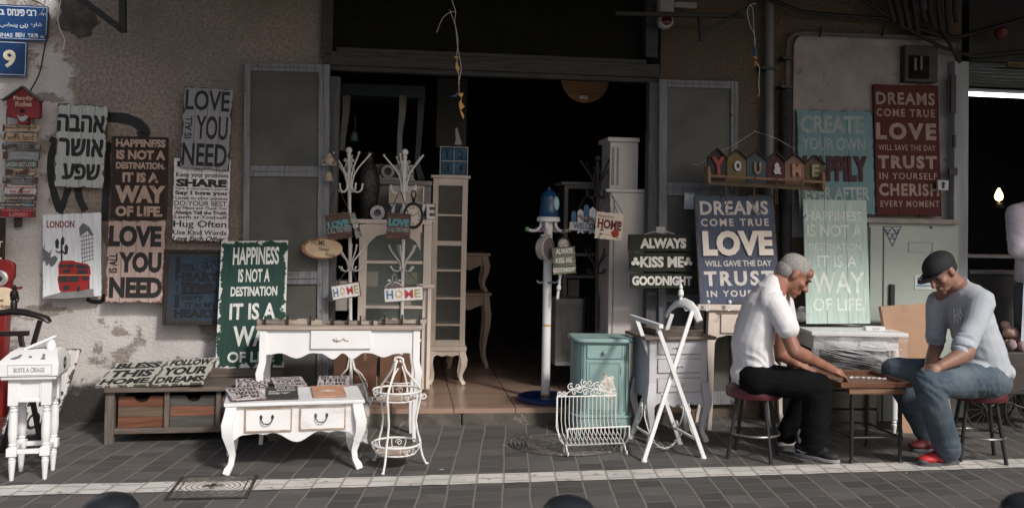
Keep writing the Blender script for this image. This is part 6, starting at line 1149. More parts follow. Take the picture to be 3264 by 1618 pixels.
# ---- lavender grey chest of drawers
M, W = stand(G(2066,1414), G(2251,1407)); lav = mat('lavender_grey_paint', (.52,.515,.54), .5, .08, 4, wear=((.38,.36,.36), .72, 14)); ch_ = thing('chest_of_drawers', 'pale lavender-grey three-drawer chest with brown top behind the valet stand', 'chest of drawers', None, M=M); zt = .72; dp = .32
mb = MB(M); mb.box(-W/2-.05,W/2+.05,-.04,dp+.03,zt-.022,zt); obj('top', mb, wood('brown_grey_top', (.13,.1,.085), (.22,.175,.15), 0, .6), ch_, bev=.005)
mb = MB(M); mb.box(-W/2,W/2,0,dp,.3,zt-.022); obj('carcass', mb, lav, ch_, bev=.002); mb = MB(); xz(mb, scallop(W-.02, .3, .255, [(0,.03),(.16,-.015),(.3,-.01),(.42,.012),(.5,-.008),(.58,.012),(.7,-.01),(.84,-.015),(1,.03)]), -.002, .018, M); obj('apron', mb, lav, ch_)
for x in (-W/2+.02, W/2-.02):
    for y, oy in ((.012,-1),(dp-.015,1)): mb = MB(); cab_leg(mb, M, x, y, .4, math.copysign(1,x), oy, .055, .05, 1.2); obj('leg', mb, lav, ch_, bev=.003)
for z0, z1 in ((.6,.69),(.475,.565),(.345,.435)):
    mb = MB(M); mb.box(-.152,.16,-.012,.0,z0,z1); d_ = obj('drawer', mb, lav, ch_, bev=.003); trim(-.156,.164,z0-.004,z1+.004,-.003,brn,d_,'drawer_edge',.003); mb = MB(M); zc = (z0+z1)/2; mb.ell((-.01,-.02,zc),(.012,.008,.01),None,10,6); mb.tube([(-.05,-.016,zc-.004),(-.03,-.02,zc+.004),(-.01,-.02,zc),(.01,-.02,zc+.004),(.03,-.02,zc-.002),(.035,-.016,zc+.008)], .004, 6); obj('handle', mb, MC['worn_white_metal'], d_)
r = thing('wooden_tray', 'dark wooden tray lying on the lavender-grey chest', 'tray', M @ Vector((.02,.13,zt)), TH); mb = MB(M); mb.box(-.16,.19,.02,.26,zt+.001,zt+.012); mb.box(-.16,.19,.02,.034,zt+.012,zt+.04); mb.box(-.16,.19,.246,.26,zt+.012,zt+.04); mb.box(-.16,-.146,.034,.246,zt+.012,zt+.04); mb.box(.176,.19,.034,.246,zt+.012,zt+.04); obj('tray', mb, wood('dark_tray_wood', (.07,.055,.05), (.15,.12,.1), 0), r, bev=.002)
# ---- cream console carrying the blue dreams sign
a, b2 = G(2262,1372), G(2500,1372); M, W = stand(Vector((a.x, 6.62, 0)), Vector((a.x+.55, 6.62+.06, 0))); zt = .893; cc = thing('cream_console', 'cream console table with a small drawer under the blue dreams sign', 'table', None, M=M); dp = .3
mb = MB(M); mb.box(-W/2-.13,W/2+.04,-.04,dp,zt-.03,zt); obj('tabletop', mb, cream, cc, bev=.006); mb = MB(); xz(mb, scallop(W, zt-.03, .63, [(0,.06),(.12,-.04),(.25,-.055),(.35,-.05),(.5,.02),(.65,-.05),(.75,-.055),(.88,-.04),(1,.06)]), 0, .02, M); obj('apron', mb, cream, cc)
for x in (-W/2+.01,W/2-.01):
    for y, oy in ((.01,-1),(dp-.03,1)): mb = MB(); cab_leg(mb, M, x, y, zt-.03, math.copysign(1,x), oy, .05, .04, .8); obj('leg', mb, cream, cc)
mb = MB(M); mb.box(-.2,.1,-.014,.0,.7,.835); d_ = obj('drawer', mb, cream, cc, bev=.003); trim(-.203,.103,.697,.838,-.004,brn,d_,'drawer_edge',.004); mb = MB(M); mb.lathe([(.006,0),(.014,.014),(.01,.024)], Matrix.Translation((-.08,-.014,.765)) @ Matrix.Rotation(R(90),4,'X'), 12); obj('knob', mb, white, d_)
r = thing('hook_rail', 'rail of white ball-topped hooks lying along the front of the cream console', 'hook rail', M @ Vector((-.1,0,zt)), TH); mb = MB(M); mb.box(-W/2-.1,W/2,-.03,-.005,zt+.001,zt+.014); obj('rail', mb, cream, r)
for px in (2258, 2326, 2192): 
    mb = MB(); p = P(px,962,6.36); mb.ell(p, (.014,.014,.014), None, 12, 8); mb.tube([p, p+Vector((.004,-.01,-.03)), p+Vector((.0,-.02,-.055)), p+Vector((-.02,-.03,-.06)), p+Vector((-.03,-.035,-.045))], .004, 6); obj('hook', mb, white, r)
# ---- wrapped white table carrying the mint sign
a, b2 = D(2590,1377,6.62), D(2862,1377,6.62); a.z = b2.z = 0; M, W = stand(a, b2); zt = .728; dp = .5; wt = thing('wrapped_table', 'white table wrapped in clear film under the mint happiness sign', 'table', None, M=M)
mb = MB(M); mb.box(-W/2-.03,W/2+.05,-.05,dp,zt-.03,zt); obj('tabletop', mb, white, wt, bev=.005); mb = MB(M); mb.box(-W/2,W/2,0,.02,.595,zt-.03); mb.box(-W/2,-W/2+.02,.02,dp-.02,.595,zt-.03); mb.box(W/2-.02,W/2,.02,dp-.02,.595,zt-.03); obj('apron', mb, white, wt)
mb = MB(M); mb.box(-.22,-.02,-.008,0,.61,.685); mb.box(.02,.22,-.008,0,.61,.685); obj('drawer', mb, white, wt, bev=.003)
for x in (-W/2+.02, W/2-.02):
    for y in (.02, dp-.04): mb = MB(M); mb.lathe([(.012,0),(.02,.06),(.014,.07),(.02,.08),(.014,.09),(.022,.1),(.024,.3),(.018,.46),(.026,.48),(.02,.5),(.028,.52),(.028,.6)], Matrix.Translation((x,y,0)), 14); obj('leg', mb, white, wt)
film = plastic('stretch_film', .08, .7)
sheet('stretch_film', lambda u, v: M @ Vector((-W/2-.02+u*(W+.06), -.055-.012*math.sin(u*3.1)+.03*v, zt-.012-v*(.27+.05*u))), 60, 30, film, wt, .012, 9)
mb = MB(); rg = random.Random(8)
for i in range(26):
    z0 = zt-.03-rg.random()*.24; x0 = -W/2+rg.random()*.25; x1 = x0+.15+rg.random()*.3; mb.tube([M @ Vector((x0,-.062,z0)), M @ Vector(((x0+x1)/2,-.066,z0-.02-.02*rg.random())), M @ Vector((min(x1,W/2+.03),-.062,z0-.045-.03*rg.random()))], .0013+.0015*rg.random(), 5)
obj('film_fold_glints', mb, mat('film_highlight', (.75,.76,.76), .2), wt)  # fold strands, their pale colour standing in for highlights on the film
mb = MB(); cB = D(2556,1000,6.75); mb.ell(cB, (.055,.05,.055), None, 24, 16)
for i, v in enumerate(mb.v): mb.v[i] = v+noise.noise_vector(v*22)*.018
tag(obj('plastic_bag', mb, film), 'crumpled clear plastic bag on the left end of the wrapped table', 'bag')
r = thing('small_carton', 'small white carton lying on the wrapped table beside the mint sign', 'box', M @ Vector((W/2-.13,.12,zt)), R(-4)); K = MW[r.name]; mb = MB(K); mb.box(-.07,.07,-.03,.03,.001,.03); obj('carton', mb, white, r, bev=.002); mb = MB(K); mb.box(-.02,.03,-.0315,-.029,.008,.02); obj('label', mb, ink((.4,.42,.44)), r)
r = thing('added_slatted_crate', 'dark slatted crate added to darken the space under the film-wrapped table', 'crate', P(2690,1370,6.6), TH); cm2 = wood('dark_crate_wood', (.025,.024,.018), (.05,.046,.035), 0, .8)  # slatted crate added to darken the gap below the tabletop
for y in (1130,1190,1250,1310): mb = MB(); mb.fbox(2606,y,2800,y+50,6.5,.02); obj('slat', mb, cm2, r, bev=.002)
mb = MB(); mb.fbox(2610,1128,2796,1362,6.52,.25); obj('crate_body', mb, ins, r)
# ---- green utility cabinet, carton, stickers
ug = mat('pale_green_enamel', (.36,.405,.365), .45, .08, 2.5, wear=((.28,.32,.28), .7, 7)); r = thing('utility_cabinet', 'pale green metal utility cabinet with two doors under the red sign', 'cabinet', P(2910,1370,6.72), TH)
mb = MB(); mb.fbox(2766,712,3054,1385,6.72,.32); obj('case', mb, ug, r, bev=.004); mb = MB(); mb.fbox(2756,697,3060,713,6.68,.4); obj('top', mb, mat('cabinet_concrete_top', (.3,.27,.24), .85, .2, 6), r, bev=.006)
mb = MB(); mb.fbox(2772,724,2811,1375,6.705,.015); obj('door', mb, ug, r, bev=.003); mb = MB(); mb.fbox(2816,724,3048,1375,6.705,.015); d_ = obj('door', mb, ug, r, bev=.003)
mb = MB()
for q in ((2896,772,2974,774),(2896,802,2974,804),(2896,774,2898,802),(2972,774,2974,802)): mb.fbox(*q,6.7,.008)
obj('recess_shade_line', mb, mat('green_shadow_line', (.26,.32,.28), .6), d_); mb = MB(); mb.fbox(2838,906,2853,990,6.68,.03); obj('handle', mb, bs, d_, bev=.004); mb = MB(); mb.lathe([(.01,0),(.008,.008)], face('S',2968,725,6.705), 12); obj('lock', mb, bs, d_)  # darker green lines paint the shade round the label recess
mb = MB(); vi = mat('violet_marker', (.07,.06,.2), .6)
def tri(pts): mb.tube([P(x,y,6.702) for x, y in pts], .004, 5, True)
tri([(2817,724),(2872,722),(2845,784)]); tri([(2830,746),(2858,746),(2844,724)]); tri([(2838,762),(2852,762),(2845,748)]); tri([(2822,733),(2838,733),(2830,744)]); tri([(2852,733),(2866,733),(2858,744)]); obj('marker_drawing', mb, vi, d_)
mb = MB(); mb.fbox(2916,876,2974,922,6.7,.006); d2_ = obj('sticker', mb, mat('white_sticker', (.62,.64,.66), .5), d_); mb = MB(); mb.fbox(2925,884,2960,900,6.698,.003); mb.fbox(2922,908,2968,912,6.698,.003); obj('sticker_print', mb, ink((.08,.25,.4)), d2_)
mb = MB(); mb.fbox(2990,574,3024,606,6.7,.02); o = tag(obj('key_switch_sign', mb, mat('white_switch_plate', (.5,.5,.5), .5), bev=.003), 'small white square plate with a black key symbol on the steel post', 'sign'); mb = MB(); mb.lathe([(.014,0),(.014,.002)], face('S',3007,585,6.698), 12); mb.fbox(3004,588,3011,600,6.695,.004); obj('key_print', mb, bs, o)
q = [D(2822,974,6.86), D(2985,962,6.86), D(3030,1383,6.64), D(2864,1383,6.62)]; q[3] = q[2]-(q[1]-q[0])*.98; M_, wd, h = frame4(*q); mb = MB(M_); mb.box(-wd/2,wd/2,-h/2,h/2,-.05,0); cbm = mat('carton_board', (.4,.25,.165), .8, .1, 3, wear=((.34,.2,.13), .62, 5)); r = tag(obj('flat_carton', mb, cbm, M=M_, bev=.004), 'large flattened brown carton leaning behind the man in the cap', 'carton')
mb = MB(M_); mb.box(-.03,.02,h/2-.055,h/2-.001,0,.001); mb.box(-wd/2+.01,-wd/2+.04,h/2-.055,h/2-.02,0,.001); obj('packing_tape', mb, mat('tan_tape', (.32,.2,.12), .4), r)
# ---- left edge: red telephone cabinet, red phone, oval sign, dark valet stand
rdp = mat('glossy_red_paint', (.2,.013,.013), .4, .2, 5, wear=((.1,.015,.015), .7, 10)); r = thing('red_cabinet', 'glossy red cabinet at the left edge behind the dark valet stand', 'cabinet', P(-60,1380,6.4), TH)
mb = MB(); mb.fbox(-160,1000,14,1330,6.42,.08); obj('body', mb, rdp, r, bev=.006); mb = MB(); mb.fbox(-170,1330,22,1420,6.4,.1); obj('base', mb, mat('worn_dark_red', (.1,.02,.018), .6, .4, 8), r, bev=.008); mb = MB(); mb.fbox(-140,1040,-10,1290,6.405,.02); obj('panel', mb, mat('dark_red_panel', (.17,.012,.014), .4), r)
r = thing('red_telephone', 'red retro wall telephone with a silver dial at the left edge', 'telephone', P(0,920,6.6), TH); mb = MB(); fprism(mb, 'C3', [(-140,350),(60,345),(130,375),(142,400),(138,520),(112,560),(105,630),(-140,635)], 6.6, .05); obj('body', mb, rdp, r, bev=.008); mb = MB(); mb.fbox(-20,916,50,924,6.52,.12); obj('shelf', mb, rdp, r, bev=.004)
mb = MB(); mb.lathe([(.055,0),(.055,.015),(.042,.02),(.04,.012),(.001,.012)], face('C3',2,532,6.59), 30); dl_ = obj('dial', mb, mat('silver_dial', (.5,.5,.5), .3, .15, 10, metal=.6), r); mb = MB(); mb.lathe([(.02,.013),(.018,.024)], face('C3',2,532,6.59), 20); obj('dial_centre', mb, bs, dl_)
mb = MB(); F = face('C3',20,752,6.5); mb.lathe([(.095,-.012),(.1,-.006),(.095,0)], F @ Matrix.Diagonal((1,.85,1,1)), 36); o = tag(obj('oval_sign', mb, mat('cream_oval', (.62,.5,.35), .5, .15)), 'cream oval sweet home sign at the left edge below the red telephone', 'sign'); mb = MB(); put_text(mb, 'Sweet', -.05, -.012, .012, .012, F, z=.002, serif=True); put_text(mb, 'Home', -.02, -.055, .072, -.028, F, z=.002, serif=True); obj('lettering', mb, brn2, o, smooth=False)
dkw = mat('ebony_wood', (.016,.011,.01), .35, .3); r = thing('dark_valet_stand', 'dark wooden valet stand with hanger top at the left edge', 'valet stand', Vector((-3.4, 5.75, 0))); Yv = 5.62
mb = MB(); c_ = lambda x, y: D(*cp('C3',x,y), Yv); mb.tube([c_(-330,1000), c_(-220,930), c_(-60,890), c_(130,868), c_(260,880), c_(400,915), c_(470,940), c_(505,975)], [.03,.034,.036,.04,.036,.032,.033,.026], 10, flat=.55); obj('hanger', mb, dkw, r)
mb = MB(); mb.lathe([(.018,-.02),(.02,.03),(.013,.045),(.026,.075),(.022,.1),(.012,.11),(.016,.125),(.006,.14)], Matrix.Translation(c_(140,830)), 16); mb.tube([c_(150+38*math.cos(k*.52), 735+45*math.sin(k*.52)) for k in range(12)], .006, 8, True); obj('finial', mb, dkw, r)
mb = MB(); mb.bar(c_(-300,1100), c_(292,1090), .03, .03); obj('trouser_bar', mb, dkw, r, bev=.003)
for a, b2 in (((410,960),(-60,2560)),((205,1100),(480,2560))):
    p0 = c_(*a); p1 = D(*cp('C3',*b2), Yv); t_ = p0.z/(p0.z-p1.z); mb = MB(); mb.bar(p0, p0.lerp(p1, t_), .028, .022, NV); obj('leg', mb, dkw, r, bev=.002)
# ---- pram with plush toys at the right edge
r = thing('pram', 'old dark pram on spoked wheels at the right edge', 'pram', D(3260,1372,6.72)); mb = MB(); mb.fbox(3150,1122,3420,1258,6.3,.4); obj('body', mb, mat('dark_pram_wood', (.05,.04,.035), .6, .3), r, bev=.01); spm = mat('rusty_dark_steel', (.03,.025,.023), .5)
for x, Y0 in ((3142,6.32),(3266,6.3),(3175,6.66),(3300,6.66)):
    p = P(x,1318,Y0); p.z = .162; F = Matrix.Translation(p) @ LX; mb = MB(); mb.tube([F @ Vector((.155*math.cos(k*math.pi/18), .155*math.sin(k*math.pi/18), 0)) for k in range(36)], .007, 8, True); wh_ = obj('wheel', mb, spm, r)
    mb = MB(); [mb.tube([F @ Vector((.015*math.cos(k*math.pi/7),.015*math.sin(k*math.pi/7),0)), F @ Vector((.153*math.cos(k*math.pi/7),.153*math.sin(k*math.pi/7),0))], .0024, 5) for k in range(14)]; mb.lathe([(.018,-.02),(.02,0),(.012,.02)], F, 12); obj('spokes', mb, spm, wh_)
mb = MB(); mb.tube([P(3120,1270,6.34), P(3142,1300,6.32), P(3200,1278,6.32), P(3266,1300,6.3)], .008, 8); obj('spring', mb, spm, r)
r = thing('plush_toy', 'pale pink plush toy lying on the pram at the right edge', 'soft toy', P(3240,1100,6.5)); pkm = mat('pink_plush', (.56,.36,.29), .9, .2, 12, bump=.6, bscale=60)
def blobby(name, els, m, parent=None, amp=.006, fr_=25):
    mb = MB()
    for c_, r_ in els: mb.ell(c_, r_, None, 20, 12)
    mb.v = [v+noise.noise_vector(v*fr_)*amp for v in mb.v]; return obj(name, mb, m, parent)
blobby('body', [(P(3225,1060,6.5),(.06,.06,.045)),(P(3262,1078,6.5),(.09,.07,.05)),(P(3205,1035,6.55),(.035,.04,.035))], pkm, r, .012); blobby('leg', [(P(3215,1095,6.4),(.035,.05,.03))], pkm, r); blobby('leg', [(P(3255,1105,6.4),(.04,.05,.028))], pkm, r)
r = thing('plush_toy', 'grey-pink plush toy feet hanging over the pram edge', 'soft toy', P(3220,1117,6.4)); gp2 = mat('grey_pink_plush', (.3,.22,.22), .9, .2, 12); blobby('foot', [(P(3224,1098,6.34),(.035,.035,.042))], gp2, r); blobby('foot', [(P(3256,1104,6.34),(.03,.035,.038))], gp2, r)
# ---- bollards in the foreground
blk = mat('black_bollard_paint', (.02,.022,.026), .3, .2, 8, wear=((.13,.135,.14), .64, 16))
def bollard():
    r = thing('bollard', '', 'bollard', (0,0,0), group='black bollards along the near kerb'); mb = MB(); mb.lathe([(.052,0),(.052,.8),(.056,.81),(.057,.85)], None, 32); obj('post', mb, blk, r); mb = MB(); mb.lathe([(.057,.8502),(.058,.865),(.054,.88),(.042,.892),(.024,.899),(.001,.901)], None, 32); obj('cap', mb, blk, r); return r
bo = bollard()
for i, (px, py, Y, lb) in enumerate(((350,1572,1.82,'round-capped black bollard left of the manhole cover in the foreground'),(1815,1582,1.85,'round-capped black bollard in front of the magazine rack'),(3290,1572,1.78,'round-capped black bollard cut off by the right edge'))):
    p = D(px,py,Y); K = Matrix.Translation((p.x, p.y, 0)) @ Matrix.Diagonal((1,1,p.z/.901,1)); o = bo if i == 0 else dup(bo, None, K); o.matrix_world = K; o['label'] = lb
# ================================================================= stools, game table and people
def baked(name, mb, m, parent, voxel=.006, smooth=4, wr=None, tex_=None):
    me = bpy.data.meshes.new(name); me.from_pydata([tuple(v) for v in mb.v], [], mb.f); me.update(); o = bpy.data.objects.new(name, me); COL.objects.link(o)
    r_ = o.modifiers.new('r', 'REMESH'); r_.mode = 'VOXEL'; r_.voxel_size = voxel; s = o.modifiers.new('s', 'SMOOTH'); s.iterations = smooth; s.factor = .5
    m2 = bpy.data.meshes.new_from_object(o.evaluated_get(bpy.context.evaluated_depsgraph_get())); bpy.data.objects.remove(o); bpy.data.meshes.remove(me)
    if wr:
        cs = [v.co.copy() for v in m2.vertices]; ns = [v.normal.copy() for v in m2.vertices]; fl = []
        for c, n in zip(cs, ns): fl.extend(wr(c, n))
        m2.vertices.foreach_set('co', fl)
    m2.materials.clear(); m2.materials.append(m); m2.polygons.foreach_set('use_smooth', [True]*len(m2.polygons)); m2.update()
    return link(name, m2, parent)
skin = mat('sunburnt_skin', (.29,.135,.092), .5, .12, 14, bump=.15, bscale=90); skin2 = mat('tanned_skin', (.28,.15,.11), .5, .12, 14, bump=.15, bscale=90)
def dirs(f, up):
    f = Vector(f).normalized(); u = Vector(up); u = (u-f*u.dot(f)).normalized(); return f, u, f.cross(u)
def head(mb, c, f, up, k=1.0):      # skull, face, nose, brow, chin, ears round the head centre
    f, u, r = dirs(f, up); Mx = Matrix((r, f, u)).transposed(); L = lambda a, b2, c2: c+(r*a+f*b2+u*c2)*k; E_ = lambda p, q: mb.ell(L(*p), tuple(x*k for x in q), Mx, 18, 12)
    E_((0,-.018,.035),(.075,.095,.085)); E_((0,.02,-.02),(.064,.074,.088)); E_((0,.045,-.075),(.042,.046,.036)); E_((0,.072,-.1),(.022,.02,.018))
    E_((0,.083,.03),(.055,.016,.014)); E_((.045,.06,-.02),(.022,.026,.022)); E_((-.045,.06,-.02),(.022,.026,.022)); E_((0,.06,.06),(.06,.034,.04))
    mb.cap(L(0,.088,.018), L(0,.113,-.028), .009*k, .015*k, 10); E_((.012,.098,-.033),(.01,.012,.009)); E_((-.012,.098,-.033),(.01,.012,.009)); E_((0,.088,-.062),(.025,.012,.008)); E_((0,.086,-.076),(.022,.012,.008))
    for s in (-1,1): E_((s*.077,-.01,.0),(.011,.022,.034)); E_((s*.07,-.012,-.025),(.01,.014,.014))
    return L, Mx
def eyes(L, Mx, parent, k=1.0):
    for s in (-1,1):
        mb = MB(); mb.ell(L(s*.031,.079,.008), (.013*k,.009*k,.008*k), Mx, 12, 8); obj('eye', mb, mat('eye_dark', (.03,.02,.018), .2), parent)
        mb = MB(); mb.tube([L(s*.012,.096,.026), L(s*.03,.098,.033), L(s*.05,.084,.027)], [.0035*k,.005*k,.003*k], 6); obj('eyebrow', mb, mat('grey_brow', (.08,.06,.05), .8), parent)
def hand(mb, w_, d, n, side, curl=.5, k=1.0, spread=.09):   # wrist, direction of the fingers, back-of-hand normal, thumb side
    d = Vector(d).normalized(); n = Vector(n); n = (n-d*n.dot(d)).normalized(); t = d.cross(n)*side; Mx = Matrix((t, d, n)).transposed()
    mb.ell(w_+d*.05*k, (.041*k,.054*k,.017*k), Mx, 14, 10); mb.cap(w_, w_+d*.05*k, .024*k, .03*k, 12)
    for i, (o, l, r_) in enumerate(((.031,.072,.0088),(.0105,.082,.0092),(-.0105,.076,.0088),(-.03,.06,.0078))):
        b0 = w_+(d*.092+t*o)*k; dd = (d+t*(o*spread*20*.06)).normalized(); c = curl*(1+.12*i); p = b0
        for j, fr_ in enumerate((.45,.32,.23)):
            a = c*(.55+.75*j); v = dd*math.cos(a)-n*math.sin(a); q = p+v*l*fr_*k; mb.cap(p, q, r_*k*(1-.1*j), r_*k*(.93-.1*j), 10); p = q
    b0 = w_+(d*.025+t*.03)*k; v = (d*.62+t*.72-n*.25).normalized(); q = b0+v*.045*k; mb.cap(b0, q, .0125*k, .011*k, 10); v = (d*.92+t*.25-n*.35*(.5+curl)).normalized(); mb.cap(q, q+v*.034*k, .0105*k, .0085*k, 10)
def limb(mb, pts, rs):
    for i in range(len(pts)-1): mb.cap(pts[i], pts[i+1], rs[i], rs[i+1], 16)
def folds(amp, dirv, freq, big=.006, bf=7, zones=()):
    dv = Vector(dirv).normalized(); X = Matrix(((1,0,0),(0,1,0),(0,0,1)))
    def ridge(co, ax, k):        # creases run across ax: noise squeezed along it
        q = co*6+ax*(co.dot(ax)*k)+noise.noise_vector(co*5)*.5; return 1-2.6*abs(noise.noise(q))
    def f(co, n):
        a = noise.noise(co*bf)*big; m = max(0, noise.noise(co*5+Vector((3,1,2)))+.3); d_ = a+amp*ridge(co, dv, freq)*m
        for c, rad, am, ax, fq in zones:
            d = (co-c).length
            if d < rad: d_ += am*min(1, 1.6*(1-d/rad))*ridge(co*1.15, ax.normalized(), fq*.32)
        return co+n*d_
    return f
def shoe(name, parent, heel, toe, m, sole_m, extra=None):
    d = (toe-heel); L_ = d.length; d.normalize(); s_ = d.cross(ZV).normalized(); Mx = Matrix((d, s_, s_.cross(d))).transposed(); q = lambda x, y, z: heel+d*x*L_+s_*y+ZV*z
    mb = MB(); mb.ell(q(.2,0,.06), (.065,.037,.045), Mx); mb.ell(q(.5,0,.05), (.1,.042,.035), Mx); mb.ell(q(.78,0,.042), (.07,.045,.028), Mx); mb.cap(q(.22,0,.06), q(.26,0,.11), .04, .04); mb.cap(q(.3,0,.085), q(.7,0,.055), .036, .03)
    u_ = baked('upper', mb, m, parent, .005, 3); mb = MB(); pl = []
    for i in range(28):
        a = 2*math.pi*i/28; x = .5+.53*math.cos(a); wd = .046*(1 if x > .5 else .82)*abs(math.sin(a))**.7*math.copysign(1, math.sin(a)); pl.append((x*L_, wd))
    K = Matrix.Translation(heel) @ Mx.to_4x4(); mb.prism(pl, .002, .026, K); so = obj('sole', mb, sole_m, u_, bev=.005)
    mb = MB()
    for i in range(4): x = .42+.07*i; mb.tube([q(x,-.022,.088-.012*i), q(x+.03,0,.097-.014*i), q(x,.022,.088-.012*i)], .003, 6)
    obj('laces', mb, extra or sole_m, u_); return u_, q
# ---- stools
leath = mat('dark_red_leather', (.075,.012,.018), .4, .3, 8, spec=.5)
def stool(label, c, loc_h=.455):
    r = thing('stool', label, 'stool', c, R(20), group='round stools with dark red seats'); M = MW[r.name]
    mb = MB(M); mb.lathe([(.16,.385),(.172,.39),(.176,.405),(.176,.435),(.168,.45),(.14,.458),(.01,.462)], None, 36); obj('seat', mb, leath, r)
    for k in range(4): a = k*math.pi/2; d = Vector((math.cos(a), math.sin(a), 0)); mb = MB(M); mb.tube([d*.12+ZV*.39, d*.19+ZV*.0], .0125, 10); obj('leg', mb, bs, r)
    mb = MB(M); mb.tube([(.163*math.cos(k*math.pi/20), .163*math.sin(k*math.pi/20), .16) for k in range(40)], .008, 8, True); obj('foot_ring', mb, mat('worn_steel', (.2,.19,.18), .35, .3, 10, metal=.7), r); return r
c1 = Vector((1.575, 5.87, 0)); c2_ = Vector((3.045, 5.93, 0))
st1 = stool('dark red round stool under the man in the white T-shirt', c1)
K = Matrix.Translation(c2_) @ Matrix.Rotation(R(32), 4, 'Z'); st2 = dup(st1, None, K); st2['label'] = 'dark red round stool under the man in the black cap'
# ---- game table
zt = .505; A, B, C_, E_ = G(2681,1219,zt), G(2908,1219,zt), G(2812,1177,zt), G(2630,1187,zt); m0 = (A+B)/2; ax = (B-A).normalized()
M = Matrix.Translation((m0.x, m0.y, 0)) @ Matrix.Rotation(math.atan2(ax.y, ax.x), 4, 'Z'); W = (B-A).length; dp = .5; gt = thing('game_table', 'small wooden table on black iron legs between the two men', 'table', None, M=M)
gw_ = wood('warm_table_wood', (.1,.045,.026), (.2,.095,.055), 0, .45, wear=((.34,.19,.12), .66, 9)); gw2 = wood('pale_table_rail', (.15,.08,.05), (.27,.155,.1), 0, .5)
mb = MB(M); mb.box(-W/2+.03,W/2-.04,.01,dp-.05,zt-.04,zt-.03); obj('tabletop', mb, gw_, gt); mb = MB(M)
mb.box(-W/2,W/2,0,.02,zt-.032,zt); mb.box(-W/2,W/2,dp-.02,dp,zt-.032,zt+.003); mb.box(-W/2,-W/2+.02,.02,dp-.02,zt-.032,zt); mb.box(W/2-.02,W/2,.02,dp-.02,zt-.032,zt); obj('rim', mb, gw_, gt, bev=.002)
mb = MB(M); mb.box(-W/2+.02,W/2-.02,.02,dp-.02,zt-.03,zt-.022); obj('board', mb, gw_, gt); mb = MB(M); mb.box(-W/2+.055,W/2-.04,-.001,.03,zt-.072,zt-.041); mb.box(-W/2+.055,W/2-.04,dp-.06,dp-.04,zt-.07,zt-.041); obj('rail', mb, gw2, gt, bev=.002)
for x in (-W/2+.08, W/2-.07):
    for y in (.015, dp-.06): mb = MB(M); mb.tube([(x,y,0),(x,y,zt-.07)], .0115, 10); [mb.lathe([(.016,z-.012),(.016,z+.012)], Matrix.Translation((x,y,0)), 12) for z in (.16,.36)]; mb.lathe([(.018,0),(.012,.02)], Matrix.Translation((x,y,0)), 12); obj('leg', mb, bs, gt)
mb = MB(M); x0, x1, y0, y1 = -W/2+.08, W/2-.07, .015, dp-.06; mb.tube([(x0,y0,.16),(x1,y0,.16)], .008, 8); mb.tube([(x0,y1,.16),(x1,y1,.16)], .008, 8); mb.tube([(x0,y0,.16),(x0,y1,.16)], .008, 8); mb.tube([(x1,y0,.16),(x1,y1,.16)], .008, 8); obj('stretcher', mb, bs, gt)
gp_ = mat('ivory_game_piece', (.62,.6,.57), .4); first = None
for i in range(14):
    x, y = -.02+.019*i*.9, .3-.004*i+(.022 if i%2 else 0); K = M @ Matrix.Translation((x,y,zt-.0215)) @ Matrix.Rotation(i*1.3,4,'Z')
    if first is None: mb = MB(K); mb.box(-.014,.014,-.007,.007,0,.009); first = tag(obj('game_piece', mb, gp_, M=K, bev=.002), 'one of the ivory game pieces in a row on the wooden table', 'game piece', 'ivory game pieces on the wooden table')
    else: dup(first, None, K)
# ---- man in the white T-shirt, sitting sideways and reaching to the table
def person(label, loc): return thing('person', label, 'person', loc)
p1 = person('grey-haired man in white T-shirt and black trousers reaching over the game table', c1+ZV*.46)
Yn, Yf, Ym = 5.68, 6.02, 5.86
hipc = D(2408,1190,Ym); mid = D(2396,1095,Ym); chest = D(2425,985,Ym); nb = D(2478,905,Ym); hc = D(2531,878,Ym)
hipn, hipf = D(2410,1205,Ym-.1), D(2410,1200,Ym+.1); shn, shf = D(2466,968,Yn+.02), D(2492,965,Yf)
eln, wrn = D(2533,1118,5.6), D(2654,1178,5.76); elf, wrf = D(2490,1130,6.08), D(2542,1160,5.98); knn, knf = D(2608,1232,5.68), D(2585,1225,6.0); ann, anf = D(2590,1418,5.68), D(2512,1390,6.05)
mb = MB(); fdir = Vector((.8,-.1,-.62)); L1, X1 = head(mb, hc, fdir, (.45,0,.88), 1.03)
limb(mb, [nb+Vector((-.02,0,-.02)), hc+Vector((-.02,0,-.03))], [.066,.058]); limb(mb, [shn, eln, wrn], [.055,.044,.028]); limb(mb, [eln, eln.lerp(wrn,.3)], [.045,.045]); limb(mb, [shf, elf, wrf], [.055,.044,.028]); limb(mb, [hipc+Vector((.04,0,0)), mid+Vector((.03,0,0)), chest+Vector((.02,0,-.02)), nb], [.085,.085,.085,.06]); limb(mb, [shn, nb, shf], [.055,.07,.055])
limb(mb, [hipn, knn, ann], [.07,.055,.04]); limb(mb, [hipf, knf, anf], [.07,.055,.04])
hand(mb, wrn, D(2716,1208,5.8)-wrn, (.25,-.3,1), -1, .75, 1.0); hand(mb, wrf, (.9,-.1,-.3), (.1,-.3,1), -1, .45, .95)
b1 = baked('body', mb, skin, p1, .0055, 3); eyes(L1, X1, b1, 1.03)
grey = mat('short_grey_hair', (.3,.285,.27), .9, .18, 90, bump=.5, bscale=200); mb = MB(); mb.ell(L1(0,-.026,.044), (.078*1.03,.098*1.03,.085*1.03), X1, 24, 16); mb.ell(L1(0,-.055,.0), (.072*1.03,.07*1.03,.07*1.03), X1, 20, 12)
mb.v = [v+noise.noise_vector(v*60)*.003 for v in mb.v]; obj('hair', mb, grey, b1)
tee = mat('white_t_shirt', (.76,.745,.755), .85, .06, 9, bump=.25, bscale=160)
mb = MB(); Mt = Matrix.Identity(3)
